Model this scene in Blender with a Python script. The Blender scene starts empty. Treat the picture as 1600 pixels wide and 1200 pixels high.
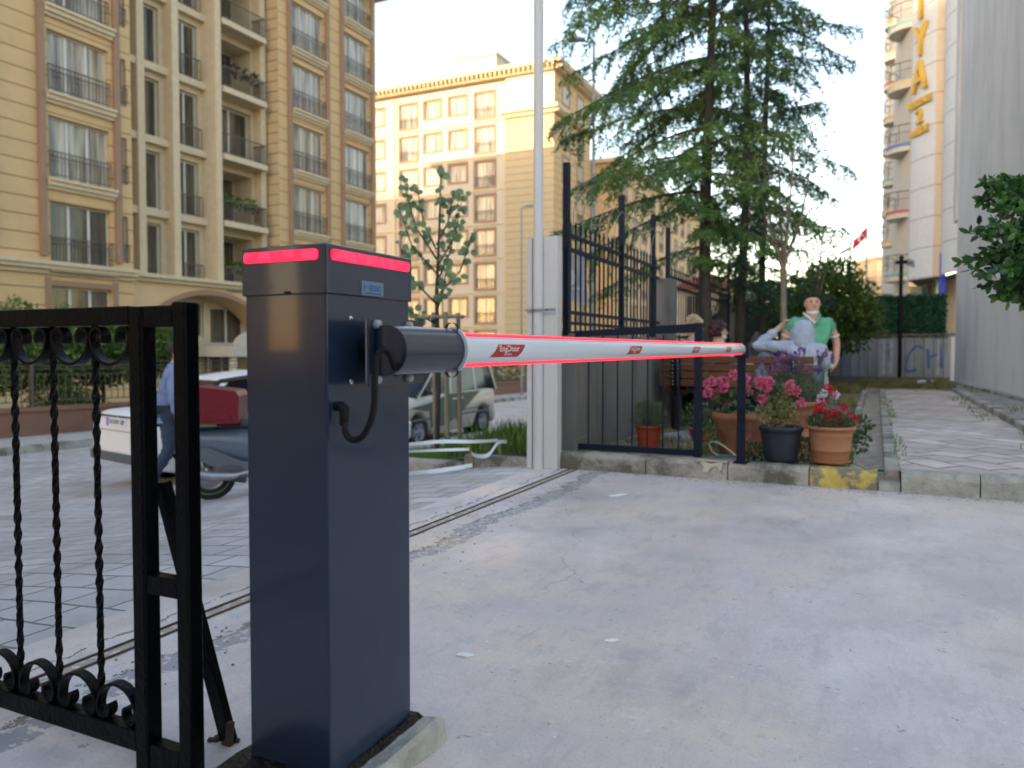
import bpy, math, random
from math import sin, cos, pi, radians as R, tan, atan2, sqrt
from mathutils import Vector as V, Matrix, noise
random.seed(7)
sc = bpy.context.scene
# ---------------------------------------------------------------- camera
CAMZ = .97; PITCH = R(2.0); PPY = 586.9; F = 1200.0
cd = bpy.data.cameras.new('camera'); cam = bpy.data.objects.new('camera', cd); sc.collection.objects.link(cam)
cam.location = (0, 0, CAMZ); cam.rotation_euler = (R(90) - PITCH, 0, 0)
cd.sensor_width = 36; cd.lens = 27; cd.shift_y = -(600 - PPY) / 1600; cd.clip_start = .05; cd.clip_end = 3000
cd.dof.use_dof = True; cd.dof.focus_distance = 2.5; cd.dof.aperture_fstop = 2.8
sc.camera = cam
def P(px, py, D):
    x = (px - 800) / F; y = (PPY - py) / F
    d = V((x, y * sin(PITCH) + cos(PITCH), y * cos(PITCH) - sin(PITCH)))
    d *= D / d.y
    return V((d.x, d.y, d.z + CAMZ))
def PG(px, py, z=0):
    x = (px - 800) / F; y = (PPY - py) / F
    d = V((x, y * sin(PITCH) + cos(PITCH), y * cos(PITCH) - sin(PITCH)))
    d *= (z - CAMZ) / d.z
    return V((d.x, d.y, z))
# ---------------------------------------------------------------- world, sun, exposure
A0 = R(25.4); CA, SA = cos(A0), sin(A0)
def uw(w, u, z=0): return V((w * CA + u * SA, -w * SA + u * CA, z))      # w = across the street, u = along it
def wu(p): return (p.x * CA - p.y * SA, p.x * SA + p.y * CA)
def PW(px, w):   # D on the plane w = const seen at column px
    r = (px - 800) / F; return w / (r * CA - SA)
def WU(px, w): D = PW(px, w); r = (px - 800) / F; return (r * SA + CA) * D    # u there
def UD(px, u): r = (px - 800) / F; return u / (r * SA + CA)
def UWW(px, u): D = UD(px, u); r = (px - 800) / F; return (r * CA - SA) * D   # w on plane u=const
SUN_EL = R(8.5); sv = uw(-.25, -.968).normalized()
wd = bpy.data.worlds.new('World'); sc.world = wd; wd.use_nodes = True
nt = wd.node_tree; bg = nt.nodes['Background']
sk = nt.nodes.new('ShaderNodeTexSky'); sk.sky_type = 'NISHITA'; sk.sun_disc = False
sk.sun_elevation = SUN_EL; sk.sun_rotation = atan2(sv.x, sv.y); sk.air_density = 1.1; sk.dust_density = 1.1; sk.ozone_density = 1.4
nt.links.new(sk.outputs[0], bg.inputs[0]); bg.inputs[1].default_value = .15
sl = bpy.data.lights.new('sun', 'SUN'); sl.energy = 1.4; sl.angle = R(.5); sl.color = (1, .82, .6)
so = bpy.data.objects.new('sun', sl); sc.collection.objects.link(so)
sdir = V((sv.x * cos(SUN_EL), sv.y * cos(SUN_EL), sin(SUN_EL)))
so.rotation_euler = sdir.to_track_quat('Z', 'Y').to_euler(); so.location = (0, 0, 40)
sc.view_settings.view_transform = 'Standard'; sc.view_settings.look = 'None'; sc.view_settings.gamma = 1
sc.view_settings.exposure = 2.32
sc.view_settings.use_white_balance = True; sc.view_settings.white_balance_temperature = 7350; sc.view_settings.white_balance_tint = 20
# ---------------------------------------------------------------- object helpers
COL = sc.collection
def tag(o, label=None, cat=None, group=None, kind=None):
    if label: o['label'] = label
    if cat: o['category'] = cat
    if group: o['group'] = group
    if kind: o['kind'] = kind
    return o
def thing(name, label, cat, loc=(0, 0, 0), rz=0, group=None):
    o = bpy.data.objects.new(name, None); o.empty_display_size = .1; COL.objects.link(o)
    o.location = loc; o.rotation_euler = (0, 0, rz)
    return tag(o, label, cat, group)
def link(name, me, parent=None, loc=(0, 0, 0), rz=0, rot=None):
    o = bpy.data.objects.new(name, me); COL.objects.link(o); o.location = loc
    o.rotation_euler = rot if rot else (0, 0, rz)
    if parent: o.parent = parent
    return o
def copy_tree(o, parent=None):
    c = o.copy(); COL.objects.link(c); c.parent = parent
    for ch in list(o.children): copy_tree(ch, c)
    return c
class MB:
    def __init__(s, M=None): s.v = []; s.f = []; s.s = []; s.mi = []; s.M = M; s.cm = 0
    def add(s, vs, fs, smooth=False):
        n = len(s.v)
        for p in vs: s.v.append(tuple(s.M @ V(p)) if s.M else tuple(p))
        for f in fs: s.f.append([i + n for i in f]); s.s.append(smooth); s.mi.append(s.cm)
        return s
    def box(s, x0, x1, y0, y1, z0, z1):
        return s.add([(x0,y0,z0),(x1,y0,z0),(x1,y1,z0),(x0,y1,z0),(x0,y0,z1),(x1,y0,z1),(x1,y1,z1),(x0,y1,z1)],
              [(0,3,2,1),(4,5,6,7),(0,1,5,4),(1,2,6,5),(2,3,7,6),(3,0,4,7)])
    def prism(s, poly, a, b, ax='y', smooth=False):   # poly in the two other axes (order kept), extruded a..b
        n = len(poly)
        def m(p, t): return {'y': (p[0], t, p[1]), 'x': (t, p[0], p[1]), 'z': (p[0], p[1], t)}[ax]
        vs = [m(p, a) for p in poly] + [m(p, b) for p in poly]
        s.add(vs, [(i, (i+1) % n, n+(i+1) % n, n+i) for i in range(n)], smooth)
        return s.add(vs, [list(range(n))[::-1], list(range(n, 2*n))])
    def tube(s, pts, r, n=8, cap=True, smooth=True):
        pts = [V(p) for p in pts]; k = len(pts); rs = r if isinstance(r, (list, tuple)) else [r] * k
        vs = []; up = None
        for i, p in enumerate(pts):
            t = (pts[min(i+1, k-1)] - pts[max(i-1, 0)])
            if t.length < 1e-9: t = V((0, 0, 1))
            t.normalize()
            if up is None:
                up = V((0, 0, 1)) if abs(t.z) < .9 else V((1, 0, 0))
            a = t.cross(up)
            if a.length < 1e-6: a = t.orthogonal()
            a.normalize(); b = a.cross(t); up = b
            for j in range(n):
                q = 2*pi*(j + .5)/n; vs.append(p + (a*cos(q) + b*sin(q)) * rs[i])
        fs = [(i*n+j, (i)*n+(j+1) % n, (i+1)*n+(j+1) % n, (i+1)*n+j) for i in range(k-1) for j in range(n)]
        s.add(vs, fs, smooth)
        if cap:
            s.add(vs[:n], [list(range(n))]); s.add(vs[-n:], [list(range(n))[::-1]])
        return s
    def lathe(s, prof, n=24, c=(0, 0, 0), ax='z', smooth=True):
        vs = []
        for r_, h in prof:
            for j in range(n):
                q = 2*pi*j/n; a, b = r_*cos(q), r_*sin(q)
                vs.append({'z': (c[0]+a, c[1]+b, c[2]+h), 'x': (c[0]+h, c[1]+a, c[2]+b), 'y': (c[0]+a, c[1]+h, c[2]+b)}[ax])
        k = len(prof)
        return s.add(vs, [(i*n+j, i*n+(j+1) % n, (i+1)*n+(j+1) % n, (i+1)*n+j) for i in range(k-1) for j in range(n)], smooth)
    def ball(s, c, r, n=10, m=6, sq=(1, 1, 1)):
        vs = []
        for i in range(m+1):
            t = pi*i/m
            for j in range(n):
                q = 2*pi*j/n
                vs.append((c[0]+r*sq[0]*sin(t)*cos(q), c[1]+r*sq[1]*sin(t)*sin(q), c[2]+r*sq[2]*cos(t)))
        return s.add(vs, [(i*n+j, (i+1)*n+j, (i+1)*n+(j+1) % n, i*n+(j+1) % n) for i in range(m) for j in range(n)], True)
    def leaf(s, c, d, L, Wd, nrm=None):
        d = V(d)
        if d.length < 1e-6: d = V((0, 0, 1))
        d.normalize(); nr = V(nrm) if nrm else V((random.uniform(-1, 1), random.uniform(-1, 1), random.uniform(-1, 1)))
        a = d.cross(nr)
        if a.length < 1e-4: a = d.orthogonal()
        a.normalize(); c = V(c)
        n = len(s.v)
        for p in (c, c + d*L*.45 + a*Wd*.5, c + d*L, c + d*L*.45 - a*Wd*.5): s.v.append(tuple(p))
        s.f.append([n, n+1, n+2, n+3]); s.s.append(False); s.mi.append(s.cm)
    def loft(s, rings, closed=True, cap=True, smooth=True):
        n = len(rings[0]); k = len(rings)
        vs = [p for r_ in rings for p in r_]
        jn = n if closed else n-1
        s.add(vs, [(i*n+j, i*n+(j+1) % n, (i+1)*n+(j+1) % n, (i+1)*n+j) for i in range(k-1) for j in range(jn)], smooth)
        if cap: s.add(rings[0], [list(range(n))[::-1]]); s.add(rings[-1], [list(range(n))])
        return s
    def mesh(s, name, mats):
        me = bpy.data.meshes.new(name); me.from_pydata(s.v, [], s.f)
        for m in (mats if isinstance(mats, (list, tuple)) else [mats]): me.materials.append(m)
        me.polygons.foreach_set('use_smooth', s.s); me.polygons.foreach_set('material_index', s.mi)
        me.update(); return me
    def build(s, name, mats, parent=None, loc=(0, 0, 0), rz=0, bevel=0, rot=None):
        o = link(name, s.mesh(name, mats), parent, loc, rz, rot)
        if bevel:
            b = o.modifiers.new('bevel', 'BEVEL'); b.width = bevel; b.segments = 2; b.limit_method = 'ANGLE'; b.angle_limit = R(40)
            b.harden_normals = False
        return o
def text_mesh(body, size, mat, extr=.004, sx=1, bold=0):
    cu = bpy.data.curves.new('lettering', 'FONT'); cu.body = body; cu.size = size; cu.extrude = extr; cu.align_x = 'CENTER'; cu.align_y = 'CENTER'
    cu.offset = bold
    o = bpy.data.objects.new('lettering', cu); COL.objects.link(o); o.scale = (sx, 1, 1)
    bpy.context.view_layer.update()
    me = bpy.data.meshes.new_from_object(o.evaluated_get(bpy.context.evaluated_depsgraph_get()))
    for v in me.vertices: v.co.x *= sx
    bpy.data.objects.remove(o); me.materials.clear(); me.materials.append(mat); return me
# ---------------------------------------------------------------- materials
def nodes(m): return m.node_tree.nodes, m.node_tree.links
def mat(name, col, rough=.6, metal=0, var=.12, scale=4, bump=0, bscale=40, coat=0, spec=.5, stretch=(1, 1, 1), dirt=None, dscale=1.2, dlo=.5, dhi=.7, sss=0):
    m = bpy.data.materials.new(name); m.use_nodes = True; N, Lk = nodes(m)
    b = N['Principled BSDF']; b.inputs['Roughness'].default_value = rough; b.inputs['Metallic'].default_value = metal
    b.inputs['Coat Weight'].default_value = coat; b.inputs['Specular IOR Level'].default_value = spec
    b.inputs['Coat Roughness'].default_value = .05
    tc = N.new('ShaderNodeTexCoord'); mp = N.new('ShaderNodeMapping'); mp.inputs['Scale'].default_value = stretch
    Lk.new(tc.outputs['Object'], mp.inputs[0])
    no = N.new('ShaderNodeTexNoise'); no.inputs['Scale'].default_value = scale; no.inputs['Detail'].default_value = 6; no.inputs['Roughness'].default_value = .6
    Lk.new(mp.outputs[0], no.inputs[0])
    rp = N.new('ShaderNodeValToRGB'); rp.color_ramp.elements[0].position = .3; rp.color_ramp.elements[1].position = .7
    rp.color_ramp.elements[0].color = [c * (1 - var) for c in col] + [1]; rp.color_ramp.elements[1].color = [min(1, c * (1 + var)) for c in col] + [1]
    Lk.new(no.outputs[0], rp.inputs[0]); out = rp.outputs[0]
    if dirt:
        n2 = N.new('ShaderNodeTexNoise'); n2.inputs['Scale'].default_value = dscale; n2.inputs['Detail'].default_value = 8; n2.inputs['Roughness'].default_value = .68
        Lk.new(mp.outputs[0], n2.inputs[0])
        mr = N.new('ShaderNodeMapRange'); mr.inputs[1].default_value = dlo; mr.inputs[2].default_value = dhi; Lk.new(n2.outputs[0], mr.inputs[0])
        mx = N.new('ShaderNodeMix'); mx.data_type = 'RGBA'; Lk.new(mr.outputs[0], mx.inputs[0]); Lk.new(out, mx.inputs[6]); mx.inputs[7].default_value = list(dirt) + [1]
        out = mx.outputs[2]
    Lk.new(out, b.inputs['Base Color'])
    if bump:
        n3 = N.new('ShaderNodeTexNoise'); n3.inputs['Scale'].default_value = bscale; n3.inputs['Detail'].default_value = 5; Lk.new(mp.outputs[0], n3.inputs[0])
        bp = N.new('ShaderNodeBump'); bp.inputs['Strength'].default_value = bump; bp.inputs['Distance'].default_value = .02
        Lk.new(n3.outputs[0], bp.inputs['Height']); Lk.new(bp.outputs[0], b.inputs['Normal'])
    return m
def leafmat(name, c1, c2, scale=3, rough=.5, trans=.25):
    m = mat(name, c1, rough, var=0); N, Lk = nodes(m); b = N['Principled BSDF']
    rp = [n for n in N if n.type == 'VALTORGB'][0]; rp.color_ramp.elements[0].color = list(c1) + [1]; rp.color_ramp.elements[1].color = list(c2) + [1]
    no = [n for n in N if n.type == 'TEX_NOISE'][0]; no.inputs['Scale'].default_value = scale
    rp.color_ramp.elements[0].position = .38; rp.color_ramp.elements[1].position = .62
    tr = N.new('ShaderNodeBsdfTranslucent'); Lk.new(rp.outputs[0], tr.inputs[0]); mx = N.new('ShaderNodeMixShader'); mx.inputs[0].default_value = trans
    Lk.new(b.outputs[0], mx.inputs[1]); Lk.new(tr.outputs[0], mx.inputs[2]); Lk.new(mx.outputs[0], N['Material Output'].inputs[0])
    return m
def groove(m, period=.62, width=.05, dark=.45, offs=0, axis='Z'):
    """horizontal joints cut in render: darker joint and bump at every period of local z"""
    N, Lk = nodes(m); b = N['Principled BSDF']; tc = N.new('ShaderNodeTexCoord'); sp = N.new('ShaderNodeSeparateXYZ'); Lk.new(tc.outputs['Object'], sp.inputs[0])
    def mth(op, a, b_=None):
        n = N.new('ShaderNodeMath'); n.operation = op
        if hasattr(a, 'links'): Lk.new(a, n.inputs[0])
        else: n.inputs[0].default_value = a
        if b_ is not None: n.inputs[1].default_value = b_
        return n.outputs[0]
    fr = mth('FRACT', mth('DIVIDE', mth('ADD', sp.outputs[axis], 100 * period + offs), period))
    ls = mth('LESS_THAN', fr, width / period)
    old = b.inputs['Base Color'].links[0].from_socket
    mx = N.new('ShaderNodeMix'); mx.data_type = 'RGBA'; mx.blend_type = 'MULTIPLY'; Lk.new(mth('MULTIPLY', ls, 1), mx.inputs[0]); Lk.new(old, mx.inputs[6]); mx.inputs[7].default_value = (dark, dark * .9, dark * .8, 1)
    Lk.new(mx.outputs[2], b.inputs['Base Color'])
    bp = N.new('ShaderNodeBump'); bp.inputs['Distance'].default_value = .03; bp.inputs['Strength'].default_value = .8; bp.invert = True
    Lk.new(ls, bp.inputs['Height']); Lk.new(bp.outputs[0], b.inputs['Normal'])
    return m
def brick(m, cell, mort=.012, mcol=(.12, .11, .1), rot=0, dist=.02, var=.2, off=.5, st=1.0):
    N, Lk = nodes(m); b = N['Principled BSDF']; tc = N.new('ShaderNodeTexCoord'); mp = N.new('ShaderNodeMapping'); mp.inputs['Rotation'].default_value = (0, 0, rot)
    nz = N.new('ShaderNodeTexNoise'); nz.inputs['Scale'].default_value = 1.3; nz.inputs['Detail'].default_value = 3; Lk.new(tc.outputs['Object'], nz.inputs[0])
    va = N.new('ShaderNodeVectorMath'); va.operation = 'MULTIPLY_ADD'; Lk.new(nz.outputs['Color'], va.inputs[0]); va.inputs[1].default_value = (dist*4, dist*4, 0); Lk.new(tc.outputs['Object'], va.inputs[2])
    Lk.new(va.outputs[0], mp.inputs[0])
    br = N.new('ShaderNodeTexBrick'); br.inputs['Scale'].default_value = 1; br.inputs['Brick Width'].default_value = cell[0]; br.inputs['Row Height'].default_value = cell[1]
    br.inputs['Mortar Size'].default_value = mort; br.inputs['Mortar Smooth'].default_value = .4; br.offset = off
    br.inputs['Color1'].default_value = (1 - var, 1 - var, 1 - var, 1); br.inputs['Color2'].default_value = (1 + var*.3, 1 + var*.3, 1 + var*.3, 1); br.inputs['Mortar'].default_value = (1, 1, 1, 1)
    Lk.new(mp.outputs[0], br.inputs[0])
    old = b.inputs['Base Color'].links[0].from_socket
    mx = N.new('ShaderNodeMix'); mx.data_type = 'RGBA'; mx.blend_type = 'MULTIPLY'; mx.inputs[0].default_value = 1; Lk.new(old, mx.inputs[6]); Lk.new(br.outputs[0], mx.inputs[7])
    m2 = N.new('ShaderNodeMix'); m2.data_type = 'RGBA'; Lk.new(br.outputs['Fac'], m2.inputs[0]); Lk.new(mx.outputs[2], m2.inputs[6]); m2.inputs[7].default_value = list(mcol) + [1]
    Lk.new(m2.outputs[2], b.inputs['Base Color'])
    bp = N.new('ShaderNodeBump'); bp.inputs['Distance'].default_value = .012; bp.inputs['Strength'].default_value = st; bp.invert = True
    Lk.new(br.outputs['Fac'], bp.inputs['Height'])
    if b.inputs['Normal'].links: Lk.new(b.inputs['Normal'].links[0].from_socket, bp.inputs['Normal'])
    Lk.new(bp.outputs[0], b.inputs['Normal']); return m
def emis(name, col, st, rough=.3):
    m = bpy.data.materials.new(name); m.use_nodes = True; N, Lk = nodes(m); b = N['Principled BSDF']
    b.inputs['Base Color'].default_value = list(col) + [1]; b.inputs['Emission Color'].default_value = list(col) + [1]; b.inputs['Emission Strength'].default_value = st; b.inputs['Roughness'].default_value = rough
    return m, b
M = {}
M['navy'] = mat('navy powder-coated steel', (.014, .027, .054), .22, var=.06, scale=3, bump=.03, bscale=350, coat=.25, spec=.35)
M['navy2'] = mat('navy arm holder', (.012, .020, .040), .3, var=.04, bump=.03, bscale=400, coat=.2)
M['black'] = mat('black painted iron', (.0016, .002, .003), .36, var=.3, scale=25, bump=.16, bscale=60, spec=.12)
M['rail'] = mat('dark grey painted steel', (.008, .014, .028), .5, var=.15, scale=12, spec=.18, dirt=(.02, .022, .028), dlo=.6, dhi=.75)
M['rust'] = mat('rusty iron', (.10, .055, .035), .85, var=.4, scale=30, bump=.6, bscale=70)
M['white'] = mat('white aluminium', (.62, .66, .72), .28, var=.03, coat=.3)
M['postw'] = mat('chipped white painted steel', (.58, .57, .55), .5, var=.08, scale=5, bump=.1, dirt=(.25, .2, .15), dscale=5, dlo=.62, dhi=.72, stretch=(1, 1, .3))
M['rubber'] = mat('black rubber', (.004, .004, .006), .55, var=.1, spec=.25)
M['cap'] = mat('grey plastic', (.30, .32, .36), .4, var=.03)
M['chrome'] = mat('bright steel', (.6, .6, .6), .2, 1, var=.05)
M['tar'] = mat('glossy tar', (.002, .002, .003), .3, var=.3, bump=1.0, bscale=60, spec=.3)
M['plinth'] = mat('rough cement', (.40, .39, .34), .9, var=.25, scale=9, bump=1.0, bscale=22, dirt=(.14, .12, .1), dlo=.55, dhi=.7)
M['red'] = mat('red sticker', (.42, .012, .014), .4, var=.05)
M['ink'] = mat('white print', (.8, .8, .8), .5, var=.02)
M['blueink'] = mat('blue print', (.0, .10, .36), .4, var=.02)
M['plate'] = mat('blue grey nameplate', (.10, .19, .27), .35, var=.05)
M['led'], b = emis('red lit lamp strip', (1, .012, .06), .34)
N_, L_ = nodes(M['led']); tc_ = N_.new('ShaderNodeTexCoord'); wv = N_.new('ShaderNodeTexNoise'); wv.inputs['Scale'].default_value = 60; L_.new(tc_.outputs['Object'], wv.inputs[0])
rp_ = N_.new('ShaderNodeValToRGB'); rp_.color_ramp.elements[0].position = .4; rp_.color_ramp.elements[0].color = (.9, .010, .05, 1); rp_.color_ramp.elements[1].position = .62; rp_.color_ramp.elements[1].color = (1, .03, .09, 1); L_.new(wv.outputs[0], rp_.inputs[0]); L_.new(rp_.outputs[0], b.inputs['Emission Color'])
M['led2'], b = emis('red lit rubber strip', (1, .03, .06), .27)
M['kerb'] = mat('weathered kerb concrete', (.46, .43, .37), .9, var=.25, scale=6, bump=.9, bscale=30, dirt=(.13, .125, .09), dscale=3, dlo=.44, dhi=.60)
M['yellow'] = mat('kerb with worn yellow paint', (.58, .43, .11), .85, var=.2, scale=10, bump=.6, bscale=30, dirt=(.22, .20, .155), dscale=6, dlo=.47, dhi=.54)
M['cwall'] = mat('cast concrete wall', (.17, .16, .145), .85, var=.15, scale=2.2, bump=.35, bscale=14, dirt=(.09, .085, .075), dscale=1.7, dlo=.5, dhi=.75, stretch=(1, 1, .35))
M['gwall'] = mat('plain grey rendered wall', (.76, .76, .74), .9, var=.05, scale=.9, bump=.25, bscale=9, dirt=(.52, .52, .50), dscale=1.3, dlo=.45, dhi=.8, stretch=(1, 1, .3))
M['plank'] = groove(mat('grey weathered fence boards', (.29, .31, .33), .9, var=.3, scale=5, bump=.3, stretch=(1, 1, .15)), .2, .014, .35, axis='X')
M['soil'] = mat('dry garden soil', (.24, .195, .15), .95, var=.4, scale=7, bump=1, bscale=30, dirt=(.07, .09, .03), dscale=2.4, dlo=.5, dhi=.62)
M['grass'] = leafmat('grass blades', (.08, .17, .03), (.18, .30, .07), 2, .6)
M['drygrass'] = leafmat('dry yellow grass', (.14, .17, .05), (.32, .29, .12), 3, .7)
M['needle'] = leafmat('cedar needles', (.055, .15, .06), (.18, .31, .075), 1.6, .6, .3)
M['needle2'] = leafmat('dark cedar needles', (.028, .08, .05), (.07, .16, .065), 1.6, .6, .25)
M['laurel'] = leafmat('glossy laurel leaves', (.022, .085, .028), (.07, .19, .04), 7, .32, .15)
M['ball'] = leafmat('dense bush leaves', (.025, .075, .012), (.10, .19, .02), 2.5, .5, .2)
M['hedge'] = leafmat('clipped garden tree leaves', (.05, .11, .02), (.17, .25, .05), 2.5, .5, .25)
M['maple'] = leafmat('broad grey green leaves', (.13, .24, .13), (.26, .40, .20), 6, .5, .5)
M['thin'] = leafmat('small light green leaves', (.05, .12, .04), (.12, .22, .06), 3, .5, .3)
M['bark'] = mat('cedar bark', (.055, .045, .038), .95, var=.4, scale=12, bump=1, bscale=25, stretch=(1, 1, .3))
M['palebark'] = mat('pale smooth bark', (.20, .17, .135), .9, var=.25, scale=10, bump=.5, stretch=(1, 1, .4))
M['stake'] = mat('weathered wooden stake', (.27, .24, .17), .85, var=.25, scale=9, bump=.5, stretch=(1, 1, .2))
M['wood'] = mat('varnished brown bench slats', (.14, .055, .022), .42, var=.3, scale=5, bump=.15, stretch=(.25, 2, 2))
M['iron'] = mat('black cast iron', (.006, .007, .010), .45, var=.2, spec=.2)
M['terra'] = mat('orange terracotta plastic', (.40, .17, .085), .6, var=.08, bump=.05)
M['oldterra'] = mat('old chipped terracotta', (.33, .135, .075), .85, var=.25, scale=8, bump=.6, bscale=25, dirt=(.42, .30, .22), dscale=9, dlo=.58, dhi=.68)
M['redpot'] = mat('dull red plastic', (.34, .055, .022), .5, var=.1)
M['darkpot'] = mat('anthracite plastic', (.014, .020, .034), .42, var=.08)
M['pink'] = leafmat('pink petals', (.72, .06, .20), (.95, .30, .45), 30, .6, .3)
M['redfl'] = leafmat('red petals', (.50, .01, .03), (.80, .03, .08), 30, .6, .3)
M['whitefl'] = leafmat('white petals', (.75, .6, .7), (.9, .85, .9), 30, .6, .3)
M['purple'] = leafmat('purple lavender heads', (.12, .03, .22), (.32, .12, .45), 20, .7, .2)
M['lav'] = leafmat('grey green lavender leaves', (.06, .10, .05), (.15, .20, .12), 6, .7, .2)
M['geran'] = leafmat('geranium leaves', (.035, .08, .03), (.11, .17, .07), 8, .6, .2)
M['fakehedge'] = leafmat('plastic hedge panel leaves', (.008, .065, .035), (.028, .15, .075), 5, .6, .1)
M['tape'] = mat('white plastic tape', (.70, .76, .80), .4, var=.06)
M['tapered'] = mat('red printed tape', (.6, .08, .10), .4, var=.06)
M['tan'] = groove(mat('tan rendered facade', (.64, .43, .225), .85, var=.07, scale=1.3, bump=.1), .62, .045, .5)
M['tan_side'] = groove(mat('khaki rendered facade', (.55, .41, .25), .85, var=.08, scale=1.3), .5, .05, .45)
M['tan_plain'] = mat('tan smooth render', (.66, .455, .25), .85, var=.06, scale=1.3)
M['brown'] = mat('brown window surround', (.33, .20, .13), .8, var=.08)
M['stone'] = mat('cream stone moulding', (.62, .50, .34), .8, var=.08)
M['creamw'] = mat('cream rendered wall', (.55, .50, .42), .85, var=.05)
M['yelw'] = groove(mat('yellow rendered facade', (.52, .42, .27), .85, var=.06), .62, .05, .62)
M['whitew'] = groove(mat('white panelled facade', (.60, .62, .63), .7, var=.05), 1.5, .05, .55)
M['peach'] = groove(mat('peach panelled facade', (.62, .52, .40), .75, var=.05), 1.5, .05, .6)
M['frame'] = mat('white window frame', (.62, .60, .56), .5, var=.03)
M['rframe'] = mat('brown painted railing', (.10, .075, .06), .6, var=.1)
M['roof'] = mat('red clay roof', (.30, .10, .06), .85, var=.2)
M['brownwall'] = mat('brown painted garden wall', (.25, .125, .085), .85, var=.1, scale=2, dirt=(.19, .11, .08), dlo=.55, dhi=.7)
M['gold'] = mat('gold letters', (.66, .40, .04), .4, var=.06)
def curtain(name, base, lo, hi, scale, rough=.08):
    m = mat(name, base, rough, var=0, coat=.15, spec=.4); N, Lk = nodes(m); b = N['Principled BSDF']
    tc = N.new('ShaderNodeTexCoord'); oi = N.new('ShaderNodeObjectInfo'); va = N.new('ShaderNodeVectorMath'); va.operation = 'ADD'
    cx = N.new('ShaderNodeCombineXYZ'); ml = N.new('ShaderNodeMath'); ml.operation = 'MULTIPLY'; ml.inputs[1].default_value = 37; Lk.new(oi.outputs['Random'], ml.inputs[0]); Lk.new(ml.outputs[0], cx.inputs[0]); Lk.new(ml.outputs[0], cx.inputs[2])
    Lk.new(tc.outputs['Object'], va.inputs[0]); Lk.new(cx.outputs[0], va.inputs[1])
    mp = N.new('ShaderNodeMapping'); mp.inputs['Scale'].default_value = (scale, 0, .12); Lk.new(va.outputs[0], mp.inputs[0])
    no = N.new('ShaderNodeTexNoise'); no.inputs['Scale'].default_value = 2.4; no.inputs['Detail'].default_value = 3; Lk.new(mp.outputs[0], no.inputs[0])
    rp = N.new('ShaderNodeValToRGB'); rp.color_ramp.elements[0].position = .36; rp.color_ramp.elements[0].color = list(lo) + [1]; rp.color_ramp.elements[1].position = .62; rp.color_ramp.elements[1].color = list(hi) + [1]
    Lk.new(no.outputs[0], rp.inputs[0]); Lk.new(rp.outputs[0], b.inputs['Base Color']); return m
M['glass'] = curtain('window glass over pale curtains', (.3, .3, .3), (.13, .12, .10), (.52, .47, .38), 1.6)
M['glassd'] = curtain('dark window glass over drapes', (.3, .3, .3), (.035, .032, .026), (.13, .11, .075), 1.2)
M['carglass'] = mat('dark car glass', (.012, .015, .018), .08, var=.2, spec=.25)
M['carw'] = mat('white car paint', (.80, .83, .83), .4, var=.02, coat=.12, spec=.25)
M['van'] = mat('champagne car paint', (.58, .52, .43), .35, var=.03, coat=.2, spec=.35)
M['green'] = mat('dark green livery', (.02, .055, .03), .3, var=.05, coat=.5)
M['dplast'] = mat('grey bumper plastic', (.10, .12, .14), .5, var=.05)
M['tyre'] = mat('tyre rubber', (.018, .018, .018), .8, var=.15)
M['rim'] = mat('silver wheel', (.35, .36, .38), .35, .7, var=.1)
M['lamp'] = mat('red tail lamp', (.35, .01, .01), .2, var=.1, coat=.8)
M['headl'] = mat('clear head lamp', (.55, .58, .6), .1, var=.1, coat=.8)
M['yellowcar'] = mat('taxi yellow paint', (.62, .40, .03), .3, var=.03, coat=.6)
M['scoot'] = mat('blue grey scooter paint', (.10, .135, .18), .3, var=.08, coat=.3)
M['scootd'] = mat('grey scooter plastic', (.10, .125, .15), .45, var=.08)
M['redbox'] = mat('dark red vinyl box', (.17, .006, .014), .4, var=.1, bump=.1)
M['lime'] = mat('lime green trim', (.16, .36, .17), .4, var=.05)
M['skin'] = mat('skin', (.58, .36, .27), .55, var=.06)
M['skin2'] = mat('ruddy skin', (.55, .30, .22), .55, var=.08)
def cloth(n, c): return mat(n, c, .9, var=.16, scale=9, bump=.5, bscale=16)
M['polo'] = cloth('green polo cotton', (.085, .36, .22)); M['trim'] = cloth('white cotton trim', (.6, .62, .62))
M['hood'] = cloth('pale blue sweat cloth', (.36, .42, .52)); M['blues'] = cloth('blue sweat cloth', (.20, .27, .44))
M['jean'] = cloth('dark denim', (.045, .065, .10)); M['jeang'] = cloth('grey denim', (.10, .15, .18)); M['whitec'] = cloth('pale trousers cloth', (.50, .50, .50))
M['shirtb'] = cloth('pale blue blouse', (.50, .56, .72)); M['navyc'] = cloth('navy cloth', (.015, .02, .06))
M['blond'] = mat('blond hair', (.50, .40, .24), .7, var=.3, scale=20, bump=.6); M['redhair'] = mat('dark red hair', (.055, .010, .016), .5, var=.3, scale=20, bump=.6)
M['greyhair'] = mat('grey brown hair', (.10, .085, .075), .8, var=.3, scale=20, bump=.6)
M['splash'] = mat('cream plaster', (.50, .47, .38), .9, var=.2)
M['dhair'] = mat('dark hair', (.03, .022, .018), .7, var=.3, scale=20, bump=.6); M['mask'] = mat('white face mask', (.65, .70, .70), .8, var=.05)
M['eye'] = mat('dark eye', (.02, .015, .012), .3, var=0); M['lip'] = mat('lips', (.28, .09, .08), .6, var=.05)
M['shoe'] = mat('dark shoe', (.02, .02, .025), .6, var=.1); M['sole'] = mat('white sole', (.6, .6, .6), .6, var=.05)
M['flagred'] = mat('red flag cloth', (.55, .02, .03), .8, var=.05); M['flaggrey'] = mat('pale flag cloth', (.5, .5, .55), .8, var=.1)
M['galv'] = mat('galvanised steel', (.24, .27, .29), .5, .4, var=.1)
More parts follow.
